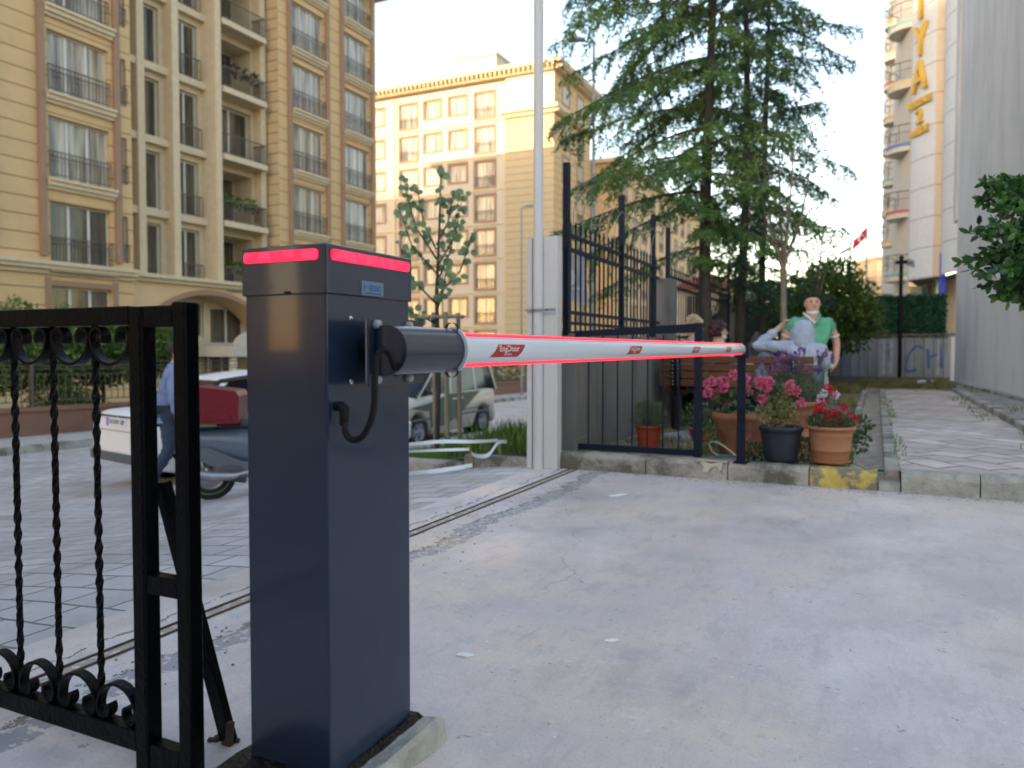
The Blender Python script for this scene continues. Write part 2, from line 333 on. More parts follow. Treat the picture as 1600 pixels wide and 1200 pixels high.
M['hose'] = mat('green hose', (.02, .18, .17), .5, var=.1); M['cable'] = mat('cream cable', (.52, .5, .4), .6, var=.1)
M['blue'] = mat('blue sign', (.02, .05, .5), .4, var=.05); M['gsign'] = mat('green sign', (.15, .4, .12), .4, var=.05)
M['graf'] = mat('blue spray paint', (.06, .16, .42), .8, var=.3, scale=14)
M['stonep'] = mat('pale limestone', (.36, .34, .30), .9, var=.2, bump=.6)
M['paper'] = mat('white flake', (.85, .85, .80), .8, var=.15)
M['banner'] = mat('pale banner cloth', (.38, .38, .42), .8, var=.1); M['shade'] = mat('grey dark board', (.05, .05, .06), .5, var=.1)
for n_, c_ in (('teal', (.18, .38, .36)), ('byel', (.55, .5, .25)), ('bblu', (.12, .18, .42)), ('bred', (.42, .12, .13)), ('bora', (.55, .36, .18))): M[n_] = mat('balcony paint ' + n_, c_, .6, var=.05)
# yard concrete and street paving
m = mat('yard concrete', (.67, .585, .555), .62, var=.09, scale=.55, bump=.12, bscale=60, dirt=(.50, .45, .44), dscale=.8, dlo=.45, dhi=.75); M['yard'] = m
N, Lk = nodes(m); b = N['Principled BSDF']; old = b.inputs['Base Color'].links[0].from_socket; tc = N.new('ShaderNodeTexCoord')
def layer(old, scale, lo, hi, col, st=(1, 1, 1), fac=1, det=8, ro=.7):
    mp = N.new('ShaderNodeMapping'); mp.inputs['Scale'].default_value = st; mp.inputs['Location'].default_value = (scale * 1.7, lo * 9, 0); Lk.new(tc.outputs['Object'], mp.inputs[0])
    n = N.new('ShaderNodeTexNoise'); n.inputs['Scale'].default_value = scale; n.inputs['Detail'].default_value = det; n.inputs['Roughness'].default_value = ro; Lk.new(mp.outputs[0], n.inputs[0])
    mr = N.new('ShaderNodeMapRange'); mr.inputs[1].default_value = lo; mr.inputs[2].default_value = hi; mr.inputs[4].default_value = fac; Lk.new(n.outputs[0], mr.inputs[0])
    mx = N.new('ShaderNodeMix'); mx.data_type = 'RGBA'; Lk.new(mr.outputs[0], mx.inputs[0]); Lk.new(old, mx.inputs[6]); mx.inputs[7].default_value = list(col) + [1]
    return mx.outputs[2], mr.outputs[0]
o1, _ = layer(old, .9, .47, .62, (.80, .67, .52), fac=.6)
o1, _ = layer(o1, .75, .50, .66, (.86, .80, .78), (1, .5, 1), .65)
o1, _ = layer(o1, 4.6, .61, .68, (.82, .79, .76), (.8, 1.2, 1), .4)
o1, _ = layer(o1, 16, .665, .70, (.24, .225, .225), fac=.7, det=3)
o1, _ = layer(o1, 38, .655, .70, (.90, .89, .86), fac=.7, det=3)
o1, _ = layer(o1, 1.5, .54, .66, (.40, .365, .37), (1, .6, 1), .55)
o1, _ = layer(o1, 7, .58, .63, (.40, .37, .355), (1, .8, 1), .25)
o1, _ = layer(o1, 30, .54, .66, (.42, .40, .39), (.9, .25, 1), .30)
o1, _ = layer(o1, 34, .58, .66, (.84, .82, .80), (.3, 1.2, 1), .35)
o1, _ = layer(o1, 9, .56, .64, (.44, .41, .39), (1, .3, 1), .35)
o1, _ = layer(o1, 120, .58, .70, (.26, .25, .25), fac=.45, det=2)
# thin wandering cracks, kept to a few places
vo = N.new('ShaderNodeTexVoronoi'); vo.feature = 'DISTANCE_TO_EDGE'; vo.inputs['Scale'].default_value = .55
wn = N.new('ShaderNodeTexNoise'); wn.inputs['Scale'].default_value = 3; wn.inputs['Detail'].default_value = 6; Lk.new(tc.outputs['Object'], wn.inputs[0])
va = N.new('ShaderNodeVectorMath'); va.operation = 'MULTIPLY_ADD'; va.inputs[1].default_value = (.5, .5, 0); Lk.new(wn.outputs['Color'], va.inputs[0]); Lk.new(tc.outputs['Object'], va.inputs[2]); Lk.new(va.outputs[0], vo.inputs[0])
cr = N.new('ShaderNodeMath'); cr.operation = 'LESS_THAN'; cr.inputs[1].default_value = .0028; Lk.new(vo.outputs['Distance'], cr.inputs[0])
mk = N.new('ShaderNodeTexNoise'); mk.inputs['Scale'].default_value = .8; Lk.new(tc.outputs['Object'], mk.inputs[0])
mg = N.new('ShaderNodeMapRange'); mg.inputs[1].default_value = .5; mg.inputs[2].default_value = .58; mg.inputs[4].default_value = .3; Lk.new(mk.outputs[0], mg.inputs[0])
cm = N.new('ShaderNodeMath'); cm.operation = 'MULTIPLY'; Lk.new(cr.outputs[0], cm.inputs[0]); Lk.new(mg.outputs[0], cm.inputs[1])
mx = N.new('ShaderNodeMix'); mx.data_type = 'RGBA'; Lk.new(cm.outputs[0], mx.inputs[0]); Lk.new(o1, mx.inputs[6]); mx.inputs[7].default_value = (.20, .19, .18, 1); o1 = mx.outputs[2]
# crumbled seam running along the gate track
sp = N.new('ShaderNodeSeparateXYZ'); Lk.new(tc.outputs['Object'], sp.inputs[0])
nz = N.new('ShaderNodeTexNoise'); nz.inputs['Scale'].default_value = 2.2; nz.inputs['Detail'].default_value = 8; nz.inputs['Roughness'].default_value = .75; Lk.new(tc.outputs['Object'], nz.inputs[0])
def mth(op, a, b_, c_=None):
    n = N.new('ShaderNodeMath'); n.operation = op
    for i, q in enumerate((a, b_, c_)):
        if q is None: continue
        if hasattr(q, 'links'): Lk.new(q, n.inputs[i])
        else: n.inputs[i].default_value = q
    return n.outputs[0]
def seam(pos, amp, wd_, col, fac, old, sc_=30):
    d = mth('ABSOLUTE', mth('ADD', mth('MULTIPLY_ADD', nz.outputs[0], amp, -amp * .5), mth('SUBTRACT', sp.outputs[0], pos)), 0)
    n2 = N.new('ShaderNodeTexNoise'); n2.inputs['Scale'].default_value = sc_; n2.inputs['Detail'].default_value = 5; Lk.new(tc.outputs['Object'], n2.inputs[0])
    k = mth('MULTIPLY', mth('LESS_THAN', d, wd_), mth('MULTIPLY', mth('GREATER_THAN', n2.outputs[0], .44), fac))
    mx = N.new('ShaderNodeMix'); mx.data_type = 'RGBA'; Lk.new(k, mx.inputs[0]); Lk.new(old, mx.inputs[6]); mx.inputs[7].default_value = list(col) + [1]; return mx.outputs[2]
o1 = seam(-1.93, .35, .055, (.30, .30, .32), .8, o1); o1 = seam(-1.99, .5, .012, (.12, .11, .10), .8, o1, 14); o1 = seam(-2.19, .12, .035, (.30, .26, .21), .7, o1, 20); o1 = seam(-2.3, .3, .008, (.10, .09, .08), .8, o1, 8)
Lk.new(o1, b.inputs['Base Color'])
_, rf = layer(o1, 1.1, .42, .6, (1, 1, 1)); mr = N.new('ShaderNodeMapRange'); mr.inputs[3].default_value = .7; mr.inputs[4].default_value = .30; Lk.new(rf, mr.inputs[0]); Lk.new(mr.outputs[0], b.inputs['Roughness'])
M['street'] = brick(mat('street paving stones', (.56, .53, .52), .55, var=.18, scale=1.5, bump=.25, bscale=25, dirt=(.38, .35, .33), dscale=1.2, dlo=.5, dhi=.7), (.30, .20), .008, (.22, .21, .20), 0, .03, .16)
M['pave'] = brick(mat('yellowish pink path pavers', (.62, .53, .485), .8, var=.2, scale=3, bump=.3, bscale=25, dirt=(.56, .48, .43), dscale=2, dlo=.45, dhi=.65), (.34, .26), .012, (.22, .21, .13), R(45), .09, .28)
M['sidewalk'] = brick(mat('pale sidewalk slabs', (.48, .45, .41), .8, var=.12, bump=.2), (.4, .4), .01, (.2, .18, .16), 0, .01, .1)
# ---------------------------------------------------------------- terrain
def H(w, u):
    d = min(max(-2.5 - w, 0), 8); uc = min(max(u, -12), 60); kn = ((0, 0), (1, .10), (3.3, .50), (4.7, .64), (6.3, .80), (8, .92))
    z = 0
    for (a, za), (b_, zb) in zip(kn, kn[1:]):
        if a <= d <= b_: z = za + (zb - za) * (d - a) / (b_ - a)
    return -z - .015 * (uc - 5) * min(1, d / 3)
def sheet(name, w0, w1, u0, u1, nw, nu, fn, m, bottom=None):
    mb = MB(); vs = []; 
    for i in range(nw + 1):
        for j in range(nu + 1):
            w = w0 + (w1 - w0) * i / nw; u = u0 + (u1 - u0) * j / nu; vs.append((w, u, fn(w, u)))
    mb.add(vs, [(i*(nu+1)+j, (i+1)*(nu+1)+j, (i+1)*(nu+1)+j+1, i*(nu+1)+j+1) for i in range(nw) for j in range(nu)], True)
    o = mb.build(name, m, rz=-A0); tag(o, kind='structure'); return o
mb = MB(); mb.add([(-1500, -1500, -2.6), (1500, -1500, -2.6), (1500, 1500, -2.6), (-1500, 1500, -2.6)], [(0, 1, 2, 3)])
tag(mb.build('ground', mat('distant ground', (.16, .15, .13), .9)), kind='structure')
sheet('street', -40, -2.5, -30, 75, 60, 60, H, M['street'])
sheet('concrete_yard', -2.5, 14, -30, 5.8, 8, 12, lambda w, u: .0, M['yard'])
KU = 5.77
def gz(w, u): return .10 - .02 * min(1, max(0, (u - 6.5) / 2)) + .025 * noise.noise(V((w * 1.3, u * 1.3, 0)))
sheet('garden_soil', -2.3, -.18, KU + .1, 20.6, 30, 120, gz, M['soil'])
sheet('gully', -.18, .06, KU + .1, 17.6, 4, 60, lambda w, u: .03 + .012 * noise.noise(V((w * 6, u * 5, 0))) + .03 * abs(w + .06) / .12, mat('gully dirt', (.40, .35, .29), .95, var=.3, scale=9, bump=.9, bscale=25, dirt=(.18, .14, .10), dscale=8, dlo=.58, dhi=.66))
sheet('paved_path', .16, 1.36, KU + .1, 17.5, 6, 40, lambda w, u: .125 + .008 * noise.noise(V((w * 2, u * 2, 0))), M['pave'])
sheet('far_lot', -2.3, 60, 17.5, 75, 4, 4, lambda w, u: .02, mat('far lot soil', (.17, .15, .1), .95, var=.3))
sheet('wall_footing', 1.5, 4, KU + .1, 20.5, 4, 30, lambda w, u: .19, mat('old cement strip', (.30, .29, .27), .9, var=.2, scale=3, bump=.5, dirt=(.10, .12, .05), dscale=2, dlo=.55, dhi=.66))
# slab and track of the old sliding gate
mb = MB()
for w0 in (-2.225, -2.165): mb.box(w0, w0 + .009, -6, 5.95, .001, .006)
tag(mb.build('gate_track', M['rust'], rz=-A0), 'two thin rusty rail lines of the sliding gate set in the concrete', 'gate track')
# kerbs
def kerb_stone(w0, w1, u0, u1, z0, z1, label, m, seed, chip=0):
    n = max(3, int((w1 - w0) / .05)); mb = MB(); rings = []; rnd = random.Random(seed)
    for i in range(n + 1):
        w = w0 + .004 + (w1 - w0 - .008) * i / n
        j = lambda a=.006: rnd.uniform(-a, a)
        dz = chip * rnd.random()
        rings.append([(w, u0 + j(), z0), (w, u0 + j(), z1 - .03 - dz + j()), (w, u0 + .022 + j() + dz * .6, z1 + j(.004) - dz*.3), (w, u1, z1 + j(.003)), (w, u1, z0)])
    mb.loft(rings, smooth=False); return tag(mb.build('kerb_stone', m, rz=-A0), label, 'kerb stone', 'kerb stones along the yard edge')
ks = [(-2.42, -1.6, 'pale clean kerb stone beside the foot of the white post', 0), (-1.6, -.98, 'mossy kerb stone under the dark corner of the gate leaf', 0), (-.98, -.42, 'stained grey kerb stone under the barrier support and black pot', 0), (-.42, .02, 'kerb stone with worn yellow paint under the orange pot', 1), (.16, .62, 'crumbling pebbly kerb stone at the corner of the paved path', 2), (.62, 1.3, 'long whitish worn kerb stone in front of the paved path', 2), (1.3, 2.1, 'kerb stone at the right edge of the photo', 2)]
for i, (a, b_, lb, k) in enumerate(ks):
    kerb_stone(a, b_, KU, KU + .15, -.02, .13 if k < 2 else .145, lb, [M['kerb'], M['yellow'], M['plinth']][k], i, .006 + .012 * (k == 2))
kerb_stone(.02, .16, KU + .02, KU + .15, -.02, .055, 'broken low stone at the mouth of the gully', M['plinth'], 40, .02)
mb = MB()
mb.box(.06, .158, KU + .16, 17.5, .0, .135); tag(mb.build('path_edging', M['kerb'], rz=-A0, bevel=.01), 'narrow concrete edging between dirt gully and paved path', 'edging')
mb = MB(); mb.box(1.362, 1.5, KU + .16, 17.5, 0, .2); tag(mb.build('path_edging', M['kerb'], rz=-A0, bevel=.02), 'raised concrete edging between paved path and grey wall', 'edging')
mb = MB(); mb.box(-.2, 1.5, 17.5, 17.62, 0, .15); tag(mb.build('path_edging', M['kerb'], rz=-A0, bevel=.02), 'cross edging closing the far end of the paved path', 'edging')
mb = MB(); mb.box(-.26, -.18, KU + .16, 17.5, 0, .12); tag(mb.build('path_edging', M['kerb'], rz=-A0, bevel=.01), 'half buried edging between garden soil and gully', 'edging')
# sidewalk across the street
mb = MB(); us = [-30 + 5 * i for i in range(22)]
mb.loft([[(-15.9, u, H(-15, u) - .3), (-15.9, u, H(-15, u) + .15), (-14.42, u, H(-14.4, u) + .14), (-14.42, u, H(-14.4, u) - .3)] for u in us], smooth=False)
tag(mb.build('sidewalk', M['sidewalk'], rz=-A0), kind='structure')
mb = MB(); mb.loft([[(-14.42, u, H(-14.4, u) - .3), (-14.42, u, H(-14.4, u) + .15), (-14.27, u, H(-14.4, u) + .15), (-14.25, u, H(-14.4, u) - .3)] for u in us], smooth=False)
tag(mb.build('street_kerb', M['kerb'], rz=-A0), kind='structure')
tag(sheet('garden_lawn', -40, -16.1, -30, 75, 4, 20, lambda w, u: H(-15, u) + .05, mat('lawn ground', (.06, .09, .03), .95, var=.3)), kind='structure')
# ================================================================ left gate leaf
def at(w, u, z=0): return uw(w, u, z)
def scroll(mb, cx, zt, flip, hw=.024, R0=.056, th=.0035, y=0):
    """a C scroll of flat bar: open side up (flip=1) or down (flip=-1), both ends curled inward"""
    path = []
    for i in range(9):          # left curl
        a = R(20 - 170 * (8 - i) / 8.) ; rr = .019
        path.append((-.0335 + rr * cos(a + pi * 0) * -1 * 1, -.020 + rr * sin(a)))
    path = []
    c1 = (-R0 + .021, -.022); r1 = .021
    for i in range(10):
        a = R(-40 + 220 * i / 9.); path.append((c1[0] + r1 * cos(a) * 1, c1[1] + r1 * sin(a)))
    for i in range(1, 20):
        a = R(180 + 180 * i / 20.); path.append((R0 * cos(a), -.022 + (R0 * .98) * sin(a)))
    c2 = (R0 - .021, -.022)
    for i in range(10):
        a = R(0 + 220 * i / 9.); path.append((c2[0] + r1 * cos(a), c2[1] + r1 * sin(a)))
    rings = []
    n = len(path)
    for i, (x, z) in enumerate(path):
        x0, z0 = path[max(i-1, 0)]; x1, z1 = path[min(i+1, n-1)]
        t = V((x1 - x0, z1 - z0)); t.normalize(); nx, nz = -t.y * th, t.x * th
        w_ = hw * .5
        f = flip
        X, Z = cx + x, zt + z * f
        rings.append([(X - nx, y - w_, Z - nz * f), (X + nx, y - w_, Z + nz * f), (X + nx, y + w_, Z + nz * f), (X - nx, y + w_, Z - nz * f)])
    mb.loft(rings, smooth=False)
def rough_bar(mb, x, y, z0, z1, r, seed):
    rnd = random.Random(seed); n = int((z1 - z0) / .012); rings = []
    for i in range(n + 1):
        z = z0 + (z1 - z0) * i / n; a = i * .42; rr = r * (1 + .16 * sin(i * 1.9) + rnd.uniform(-.05, .05))
        rings.append([(x + rr * 1.25 * cos(a + k * pi / 2 + pi / 4), y + rr * 1.25 * sin(a + k * pi / 2 + pi / 4), z) for k in range(4)])
    mb.loft(rings, smooth=False)
GU = 1.22
def fw(px, u=GU): return UWW(px, u)
g = thing('gate_leaf', 'black wrought iron gate leaf with twisted bars and scrolls, left of the barrier', 'gate', at(fw(223), GU), -A0)
ox = fw(223)
L = -2.2
MB().box(L, -.02, -.02, .02, 1.024, 1.067).build('rail', M['black'], g, bevel=.003)
MB().box(L, -.02, -.02, .02, .040, .088).build('rail', M['black'], g, bevel=.003)
mb = MB(); mb.box(-.022, .022, -.020, .020, -.02, 1.0655); mb.build('gate_post', M['black'], g, bevel=.004)
# weld bead
mb = MB()
for i in range(120):
    z = .05 + i * .0083; mb.ball((.014, -.0205, z), .0035 * random.uniform(.6, 1.2), 5, 3)
mb.build('weld_seam', M['black'], g)
bars = [fw(149), fw(83), fw(22)]; sp = (bars[0] - bars[2]) / 2
bx = [b_ - ox for b_ in bars] + [bars[2] - ox - sp * k for k in range(1, 11)]
for i, x in enumerate(bx):
    mb = MB(); rough_bar(mb, x, 0, .088, 1.024, .0068, i); mb.build('bar', M['black'], g)
cx = [(-.028 + bx[0]) / 2 - .004] + [(bx[i] + bx[i+1]) / 2 for i in range(len(bx) - 1)]
for x in cx:
    mb = MB(); scroll(mb, x, 1.020, 1, R0=min(.066, sp * .43)); mb.build('scroll', M['black'], g)
    mb = MB(); scroll(mb, x, .092, -1, R0=min(.066, sp * .43)); mb.build('scroll', M['black'], g)
mb = MB(); mb.box(L, -.02, -.022, .0205, 1.067, 1.069); 
# second post with links and brace
p2 = thing('gate_post', 'square black steel post between gate leaf and barrier cabinet, with three short links', 'gate post', at(fw(291) , GU), -A0)
MB().box(-.0195, .0195, -.0195, .0195, -.15, 1.0725).build('post', M['black'], p2, bevel=.004)
x0 = ox - fw(291) + .0225
for z0, z1 in ((1.018, 1.0655), (.414, .457), (.0, .068)):
    MB().box(x0, -.020, -.018, .018, z0, z1).build('link', M['black'], p2, bevel=.003)
br = thing('gate_brace', 'slanting black flat steel brace propping the gate post, rusty stake at its foot', 'brace', PG(358, 1158, 0), -A0)
top = uw(-1.505, 1.262, .66) - PG(358, 1158, 0)
tl = V((top.x * CA - top.y * SA, top.x * SA + top.y * CA, top.z))
d = tl.normalized(); sd = d.cross(V((0, 1, 0))).normalized(); nn = sd.cross(d)
mb = MB()
def obar(mb, a, b_, hx, hy, sd, nn):
    a, b_ = V(a), V(b_); mb.loft([[p + sd*sx*hx + nn*sy*hy for sx, sy in ((-1, -1), (1, -1), (1, 1), (-1, 1))] for p in (a, b_)], smooth=False)
obar(mb, (0, 0, 0.0), tl, .021, .010, sd, nn); mb.build('strut', M['black'], br, bevel=.002)
mb = MB(); obar(mb, (.012, -.014, -.02), (.026, -.02, .062), .008, .007, V((1, 0, 0)), V((0, 1, 0))); mb.build('stake', M['rust'], br, bevel=.002)
mb = MB()
for k in range(9): mb.ball((random.uniform(-.045, .03), random.uniform(-.02, .02), .004), random.uniform(.008, .016), 6, 4, (1, 1, .6))
mb.build('rust_flakes', M['rust'], br)
# ================================================================ barrier cabinet
CW1, CU0, CU1 = -1.008, 1.248, 1.561; CW0 = CW1 - .226
cb = thing('boom_barrier', 'dark navy boom barrier cabinet with red lit strips and long white boom', 'boom barrier', at(CW1, CU0), -A0)
W_, D_ = -.226, .313
e = .004
MB().box(W_ + e, -e, e, D_ - e, .060, 1.10).build('housing', M['navy'], cb, bevel=.004)
MB().box(W_ - .001, .001, -.001, D_ + .001, 1.082, 1.1845).build('cover', M['navy'], cb, bevel=.003)
def rrect(x0, x1, z0, z1, r, n=5):
    pts = []
    for cx_, cz_, a0 in ((x1 - r, z1 - r, 0), (x0 + r, z1 - r, 90), (x0 + r, z0 + r, 180), (x1 - r, z0 + r, 270)):
        for i in range(n + 1): a = R(a0 + 90 * i / n); pts.append((cx_ + r * cos(a), cz_ + r * sin(a)))
    return pts
# warning strips
MB().prism(rrect(-.216, -.020, 1.1515, 1.1735, .007), -.006, -.001, 'y').build('warning_light', M['led'], cb, bevel=.0015)
MB().prism(rrect(.013, .297, 1.1515, 1.1735, .007), .001, .006, 'x').build('warning_light', M['led'], cb, bevel=.0015)
mb = MB(); mb.prism(rrect(-.1085, -.0935, 1.0845, 1.0895, .002), -.004, -.0012, 'y'); mb.build('lock_hole', M['rubber'], cb)
# nameplate on the side (outer normal +x): text runs along +y
npz, npy = 1.102, .155
mb = MB(); mb.prism(rrect(npy - .0405, npy + .0405, npz - .0155, npz + .0155, .001), .001, .0022, 'x'); nm = mb.build('nameplate', M['plate'], cb)
RX = (R(90), 0, R(90))
link('lettering', text_mesh('r-tmc', .026, M['blueink'], .0003, 1.1, .0004), nm, (.0026, npy - .001, npz + .003), rot=RX)
link('lettering', text_mesh('otomatik kapi sistemleri', .0055, M['blueink'], .0002, 1.1), nm, (.0026, npy, npz - .0105), rot=RX)
for (y, z) in ((.083, 1.035), (.083, .9)):
    mb = MB(); mb.lathe([(0, .0035), (.003, .0035), (.0055, .002), (.0058, 0)], 16, (-.004, y, z), 'x'); mb.box(-.001, .0002, y - .0006, y + .0006, z - .003, z + .003); mb.build('screw', M['chrome'], cb)
# arm bracket: mounting shaft, plate, four caps, half-round holder
BL = 5.80 - 1.565
def esec(a_, b_, y, n=28): return [(a_ * cos(2*pi*i/n), y, b_ * sin(2*pi*i/n)) for i in range(n)]
mb = MB(); rings = []
for y in [BL * i / 12 for i in range(13)]: rings.append(esec(.030, .0345, y))
rings.append(esec(.029, .033, BL + .006)); mb.loft(rings); ar = mb.build('boom', M['white'], cb, loc=(-.897 - CW1, 1.565 - CU0, .967))
def al(w, u, z): return (w + .897, u - 1.565, z - .967)
px0 = -.947
mb = MB(); mb.lathe([(.045, 0), (.045, px0 - CW1 + .004)], 24, al(CW1 - .004, 1.40, .965), 'x'); mb.build('drive_shaft', M['rubber'], ar)
mb = MB(); mb.prism([(y + 0, z) for y, z in rrect(1.298 - 1.565, 1.507 - 1.565, .892 - .967, 1.034 - .967, .008)], px0 + .897, px0 + .903, 'x'); mb.build('mounting_plate', M['navy2'], ar, bevel=.0015)
mb = MB(); mb.prism([(y + 0, z) for y, z in rrect(1.300 - 1.565, 1.505 - 1.565, .894 - .967, 1.032 - .967, .008)], px0 + .893, px0 + .8965, 'x'); mb.build('backing_plate', M['cap'], ar, bevel=.001)
for y in (1.322, 1.442):
    for z in (1.021, .906):
        mb = MB(); mb.lathe([(0, .013), (.005, .0128), (.0085, .010), (.0092, .005), (.0092, 0)], 16, al(px0 + .006, y, z), 'x'); mb.build('bolt_cap', M['cap'], ar)
def dsec(s=1, x0=-.937, ry=.0515, depth=.0, n=14):
    pts = [(x0 + .897, -.0505 * s), ]
    for i in range(n + 1):
        a = R(-90 + 180 * i / n); pts.append((-.896 + .897 + .046 * s * cos(a) - .012, ry * s * sin(a)))
    pts.append((x0 + .897, .0505 * s)); return pts
mb = MB(); rings = [[(x, y, z) for x, z in dsec()] for y in (1.318 - 1.565, -.002)]
n = len(rings[0]); mb.loft(rings, cap=True, smooth=True); mb.build('arm_holder', M['navy2'], ar, bevel=.0012)
mb = MB(); mb.loft([esec(.043, .053, -.004), esec(.044, .054, 0), esec(.043, .053, .003)]); mb.build('end_collar', M['white'], ar)
for z in (.047, -.047): mb = MB(); mb.lathe([(.017, 0), (.017, .012)], 14, (0, -.010, z), 'y'); mb.build('strip_socket', M['rubber'], ar)
for s_ in (1, -1):
    mb = MB(); mb.loft([[(x, y, s_ * (.033 + z)) for x, z in ((-.011, 0), (.011, 0), (.009, .006), (.0, .0085), (-.009, .006))][::1] for y in (.004, BL - .01)]); mb.build('light_strip', M['led2'], ar)
MB().loft([esec(.031, .036, BL + .001), esec(.031, .036, BL + .010)]).build('end_cap', M['cap'], ar)
# stickers, wrapped on the boom face toward +w
def sticker(y0, ln=.165):
    mb = MB(); vs = []; h0, h1 = -.55, .42; n = 8
    for i in range(n + 1):
        a = h0 + (h1 - h0) * i / n; sh = .05 * (i / n) ** .8
        for y in (y0 + sh - .012, y0 + ln + sh - .012): vs.append((.0306 * cos(a), y, .0351 * sin(a)))
    mb.add(vs, [(2*i, 2*i+1, 2*i+3, 2*i+2) for i in range(n)], True); mb.build('sticker', M['red'], ar); st = ar
    t = text_mesh('EngDoor', .022, M['ink'], 0, 1.5); t2 = text_mesh('444 98 31', .0085, M['ink'], 0, 1.4)
    for me, zz, oy in ((t, .003, .10), (t2, -.0118, .092)):
        for v in me.vertices:
            x, y = v.co.x, v.co.y; z = zz + y; v.co = V((.0309 * sqrt(max(0, 1 - (z / .0351) ** 2)), y0 + oy + x, z))
        link('lettering', me, st)
def yat(px): return WU(px, -.87) - 1.565
for px in (776, 984, 1083, 1135): sticker(yat(px) - .03)
# corrugated cable
pts = []
ctl = [al(-.915, 1.316, .985), al(-.875, 1.305, .993), al(-.868, 1.298, .945), al(-.878, 1.298, .88), al(-.90, 1.285, .815), al(-.945, 1.268, .790), al(-.975, 1.275, .80), al(-.985, 1.30, .835), al(-1.006, 1.298, .845)]
def catmull(c, k=12):
    c = [V(p) for p in c]; c = [c[0]*2 - c[1]] + c + [c[-1]*2 - c[-2]]; out = []
    for i in range(1, len(c) - 2):
        for j in range(k):
            t = j / k; a, b_, d_, e_ = c[i-1], c[i], c[i+1], c[i+2]
            out.append(.5 * ((2*b_) + (d_-a)*t + (2*a-5*b_+4*d_-e_)*t*t + (-a+3*b_-3*d_+e_)*t**3))
    out.append(c[-2]); return out
def bl(px, py, D): w, u = wu(P(px, py, D)); return V((w + .897, u - 1.565, P(px, py, D).z - .967))
ctl = [bl(619, 584, 1.64), bl(616, 572, 1.565), bl(609, 553, 1.548), bl(600, 546, 1.54), bl(590, 557, 1.535), bl(586, 590, 1.53), bl(585, 628, 1.53), bl(579, 660, 1.53), bl(566, 682, 1.535), bl(550, 687, 1.545), bl(540, 676, 1.56), bl(540, 660, 1.57)]
cp = catmull(ctl, 14)
MB().tube(cp, [.0062 * (1 + .13 * (i % 2)) for i in range(len(cp))], 10).build('corrugated_cable', M['rubber'], ar)
# gland on the cabinet side
mb = MB(); gx, gy, gz_ = 0.0, .025, 0
mb.tube([(-.006, .032, .850), (.010, .032, .852), (.018, .031, .847), (.019, .030, .828), (.018, .029, .812)], [.010, .010, .011, .010, .009], 12); mb.build('cable_gland', M['rubber'], cb)
# plinth
def rock_block(name, w0, w1, u0, u1, z0, z1, m, rough, label, cat, seed=3, n=14):
    o = thing(name, label, cat, at((w0+w1)/2, (u0+u1)/2, 0), -A0) if label else None
    mb = MB(); hw, hu = (w1-w0)/2, (u1-u0)/2; vs = []; rings = []
    K = 48
    for k, (z, sc_) in enumerate(((z0, 1.03), (z0 + (z1-z0)*.5, 1.02), (z1 - .012, 1.0), (z1, .94), (z1 + .001, .6), (z1, .05))):
        ring = []
        for i in range(K):
            a = 2*pi*i/K; c, s_ = cos(a), sin(a); q = 1 / max(abs(c), abs(s_)) ; q = q * .9 + .1
            x, y = hw * c * q * sc_, hu * s_ * q * sc_
            j = noise.noise(V((x * 12 + seed, y * 12, z * 9))) * rough
            ring.append((x + j * c, y + j * s_, z + (j * .35 if k > 1 else 0)))
        rings.append(ring)
    mb.loft(rings, smooth=False); return mb, o
mb, pl = rock_block('concrete_plinth', CW0 - .05, CW1 + .055, CU0 - .2, CU1 + .06, -.02, .064, M['plinth'], .03, 'rough grey cement plinth under the barrier cabinet, black tar around its rim', 'plinth')
mb.build('cement_block', M['plinth'], pl)
mb, _ = rock_block('t', CW0 - .02, CW1 + .036, CU0 - .15, CU1 + .03, .045, .078, M['tar'], .016, None, None, 9)
mb.build('tar_collar', M['tar'], pl, loc=(-.017, .008, 0))
# boom rest post
bp = thing('boom_support_post', 'slim dark steel post standing on the kerb under the tip of the boom', 'support post', at(-.897, 5.83, .128), -A0)
MB().box(-.029, .029, -.02, .02, 0, .80).build('post', M['rail'], bp, bevel=.003)
MB().box(-.02, .02, -.0235, -.0205, .30, .40).build('magnet_plate', M['rubber'], bp)
mb = MB(); mb.box(-.05, -.036, -.03, .03, .78, .86); mb.box(.036, .05, -.03, .03, .78, .86); mb.box(-.05, .05, -.03, .03, .775, .785); mb.build('fork', M['rail'], bp)
mb = MB(); mb.box(-.05, .05, -.05, .05, 0, .008); mb.build('foot_plate', M['rail'], bp)
# ================================================================ fixed gate leaf on the kerb
u2 = KU + .22
w0 = UWW(868, u2); w1 = UWW(1097, u2)
g2 = thing('gate_leaf', 'plain dark steel gate leaf with thin bars open along the kerb by white post', 'gate', at(w0, u2, .13), -A0)
LL = w1 - w0; s_ = .03
MB().box(0, .045, -s_/2, s_/2, .0, .98).build('frame_upright', M['rail'], g2, bevel=.003)
MB().box(LL - .055, LL, -.03, .03, .0, 1.04).build('frame_upright', M['rail'], g2, bevel=.003)
mb = MB(); mb.prism([(.045, .935), (LL - .055, .965), (LL - .055, 1.035), (.045, .98)], -.015, .015, 'y'); mb.build('top_rail', M['rail'], g2, bevel=.003)
MB().box(.045, LL - .055, -.015, .015, .005, .055).build('bottom_rail', M['rail'], g2, bevel=.003)
for i in range(1, 9):
    x = .045 + (LL - .1) * i / 9
    MB().box(x - .005, x + .005, -.005, .005, .055, .95).build('bar', M['rail'], g2)
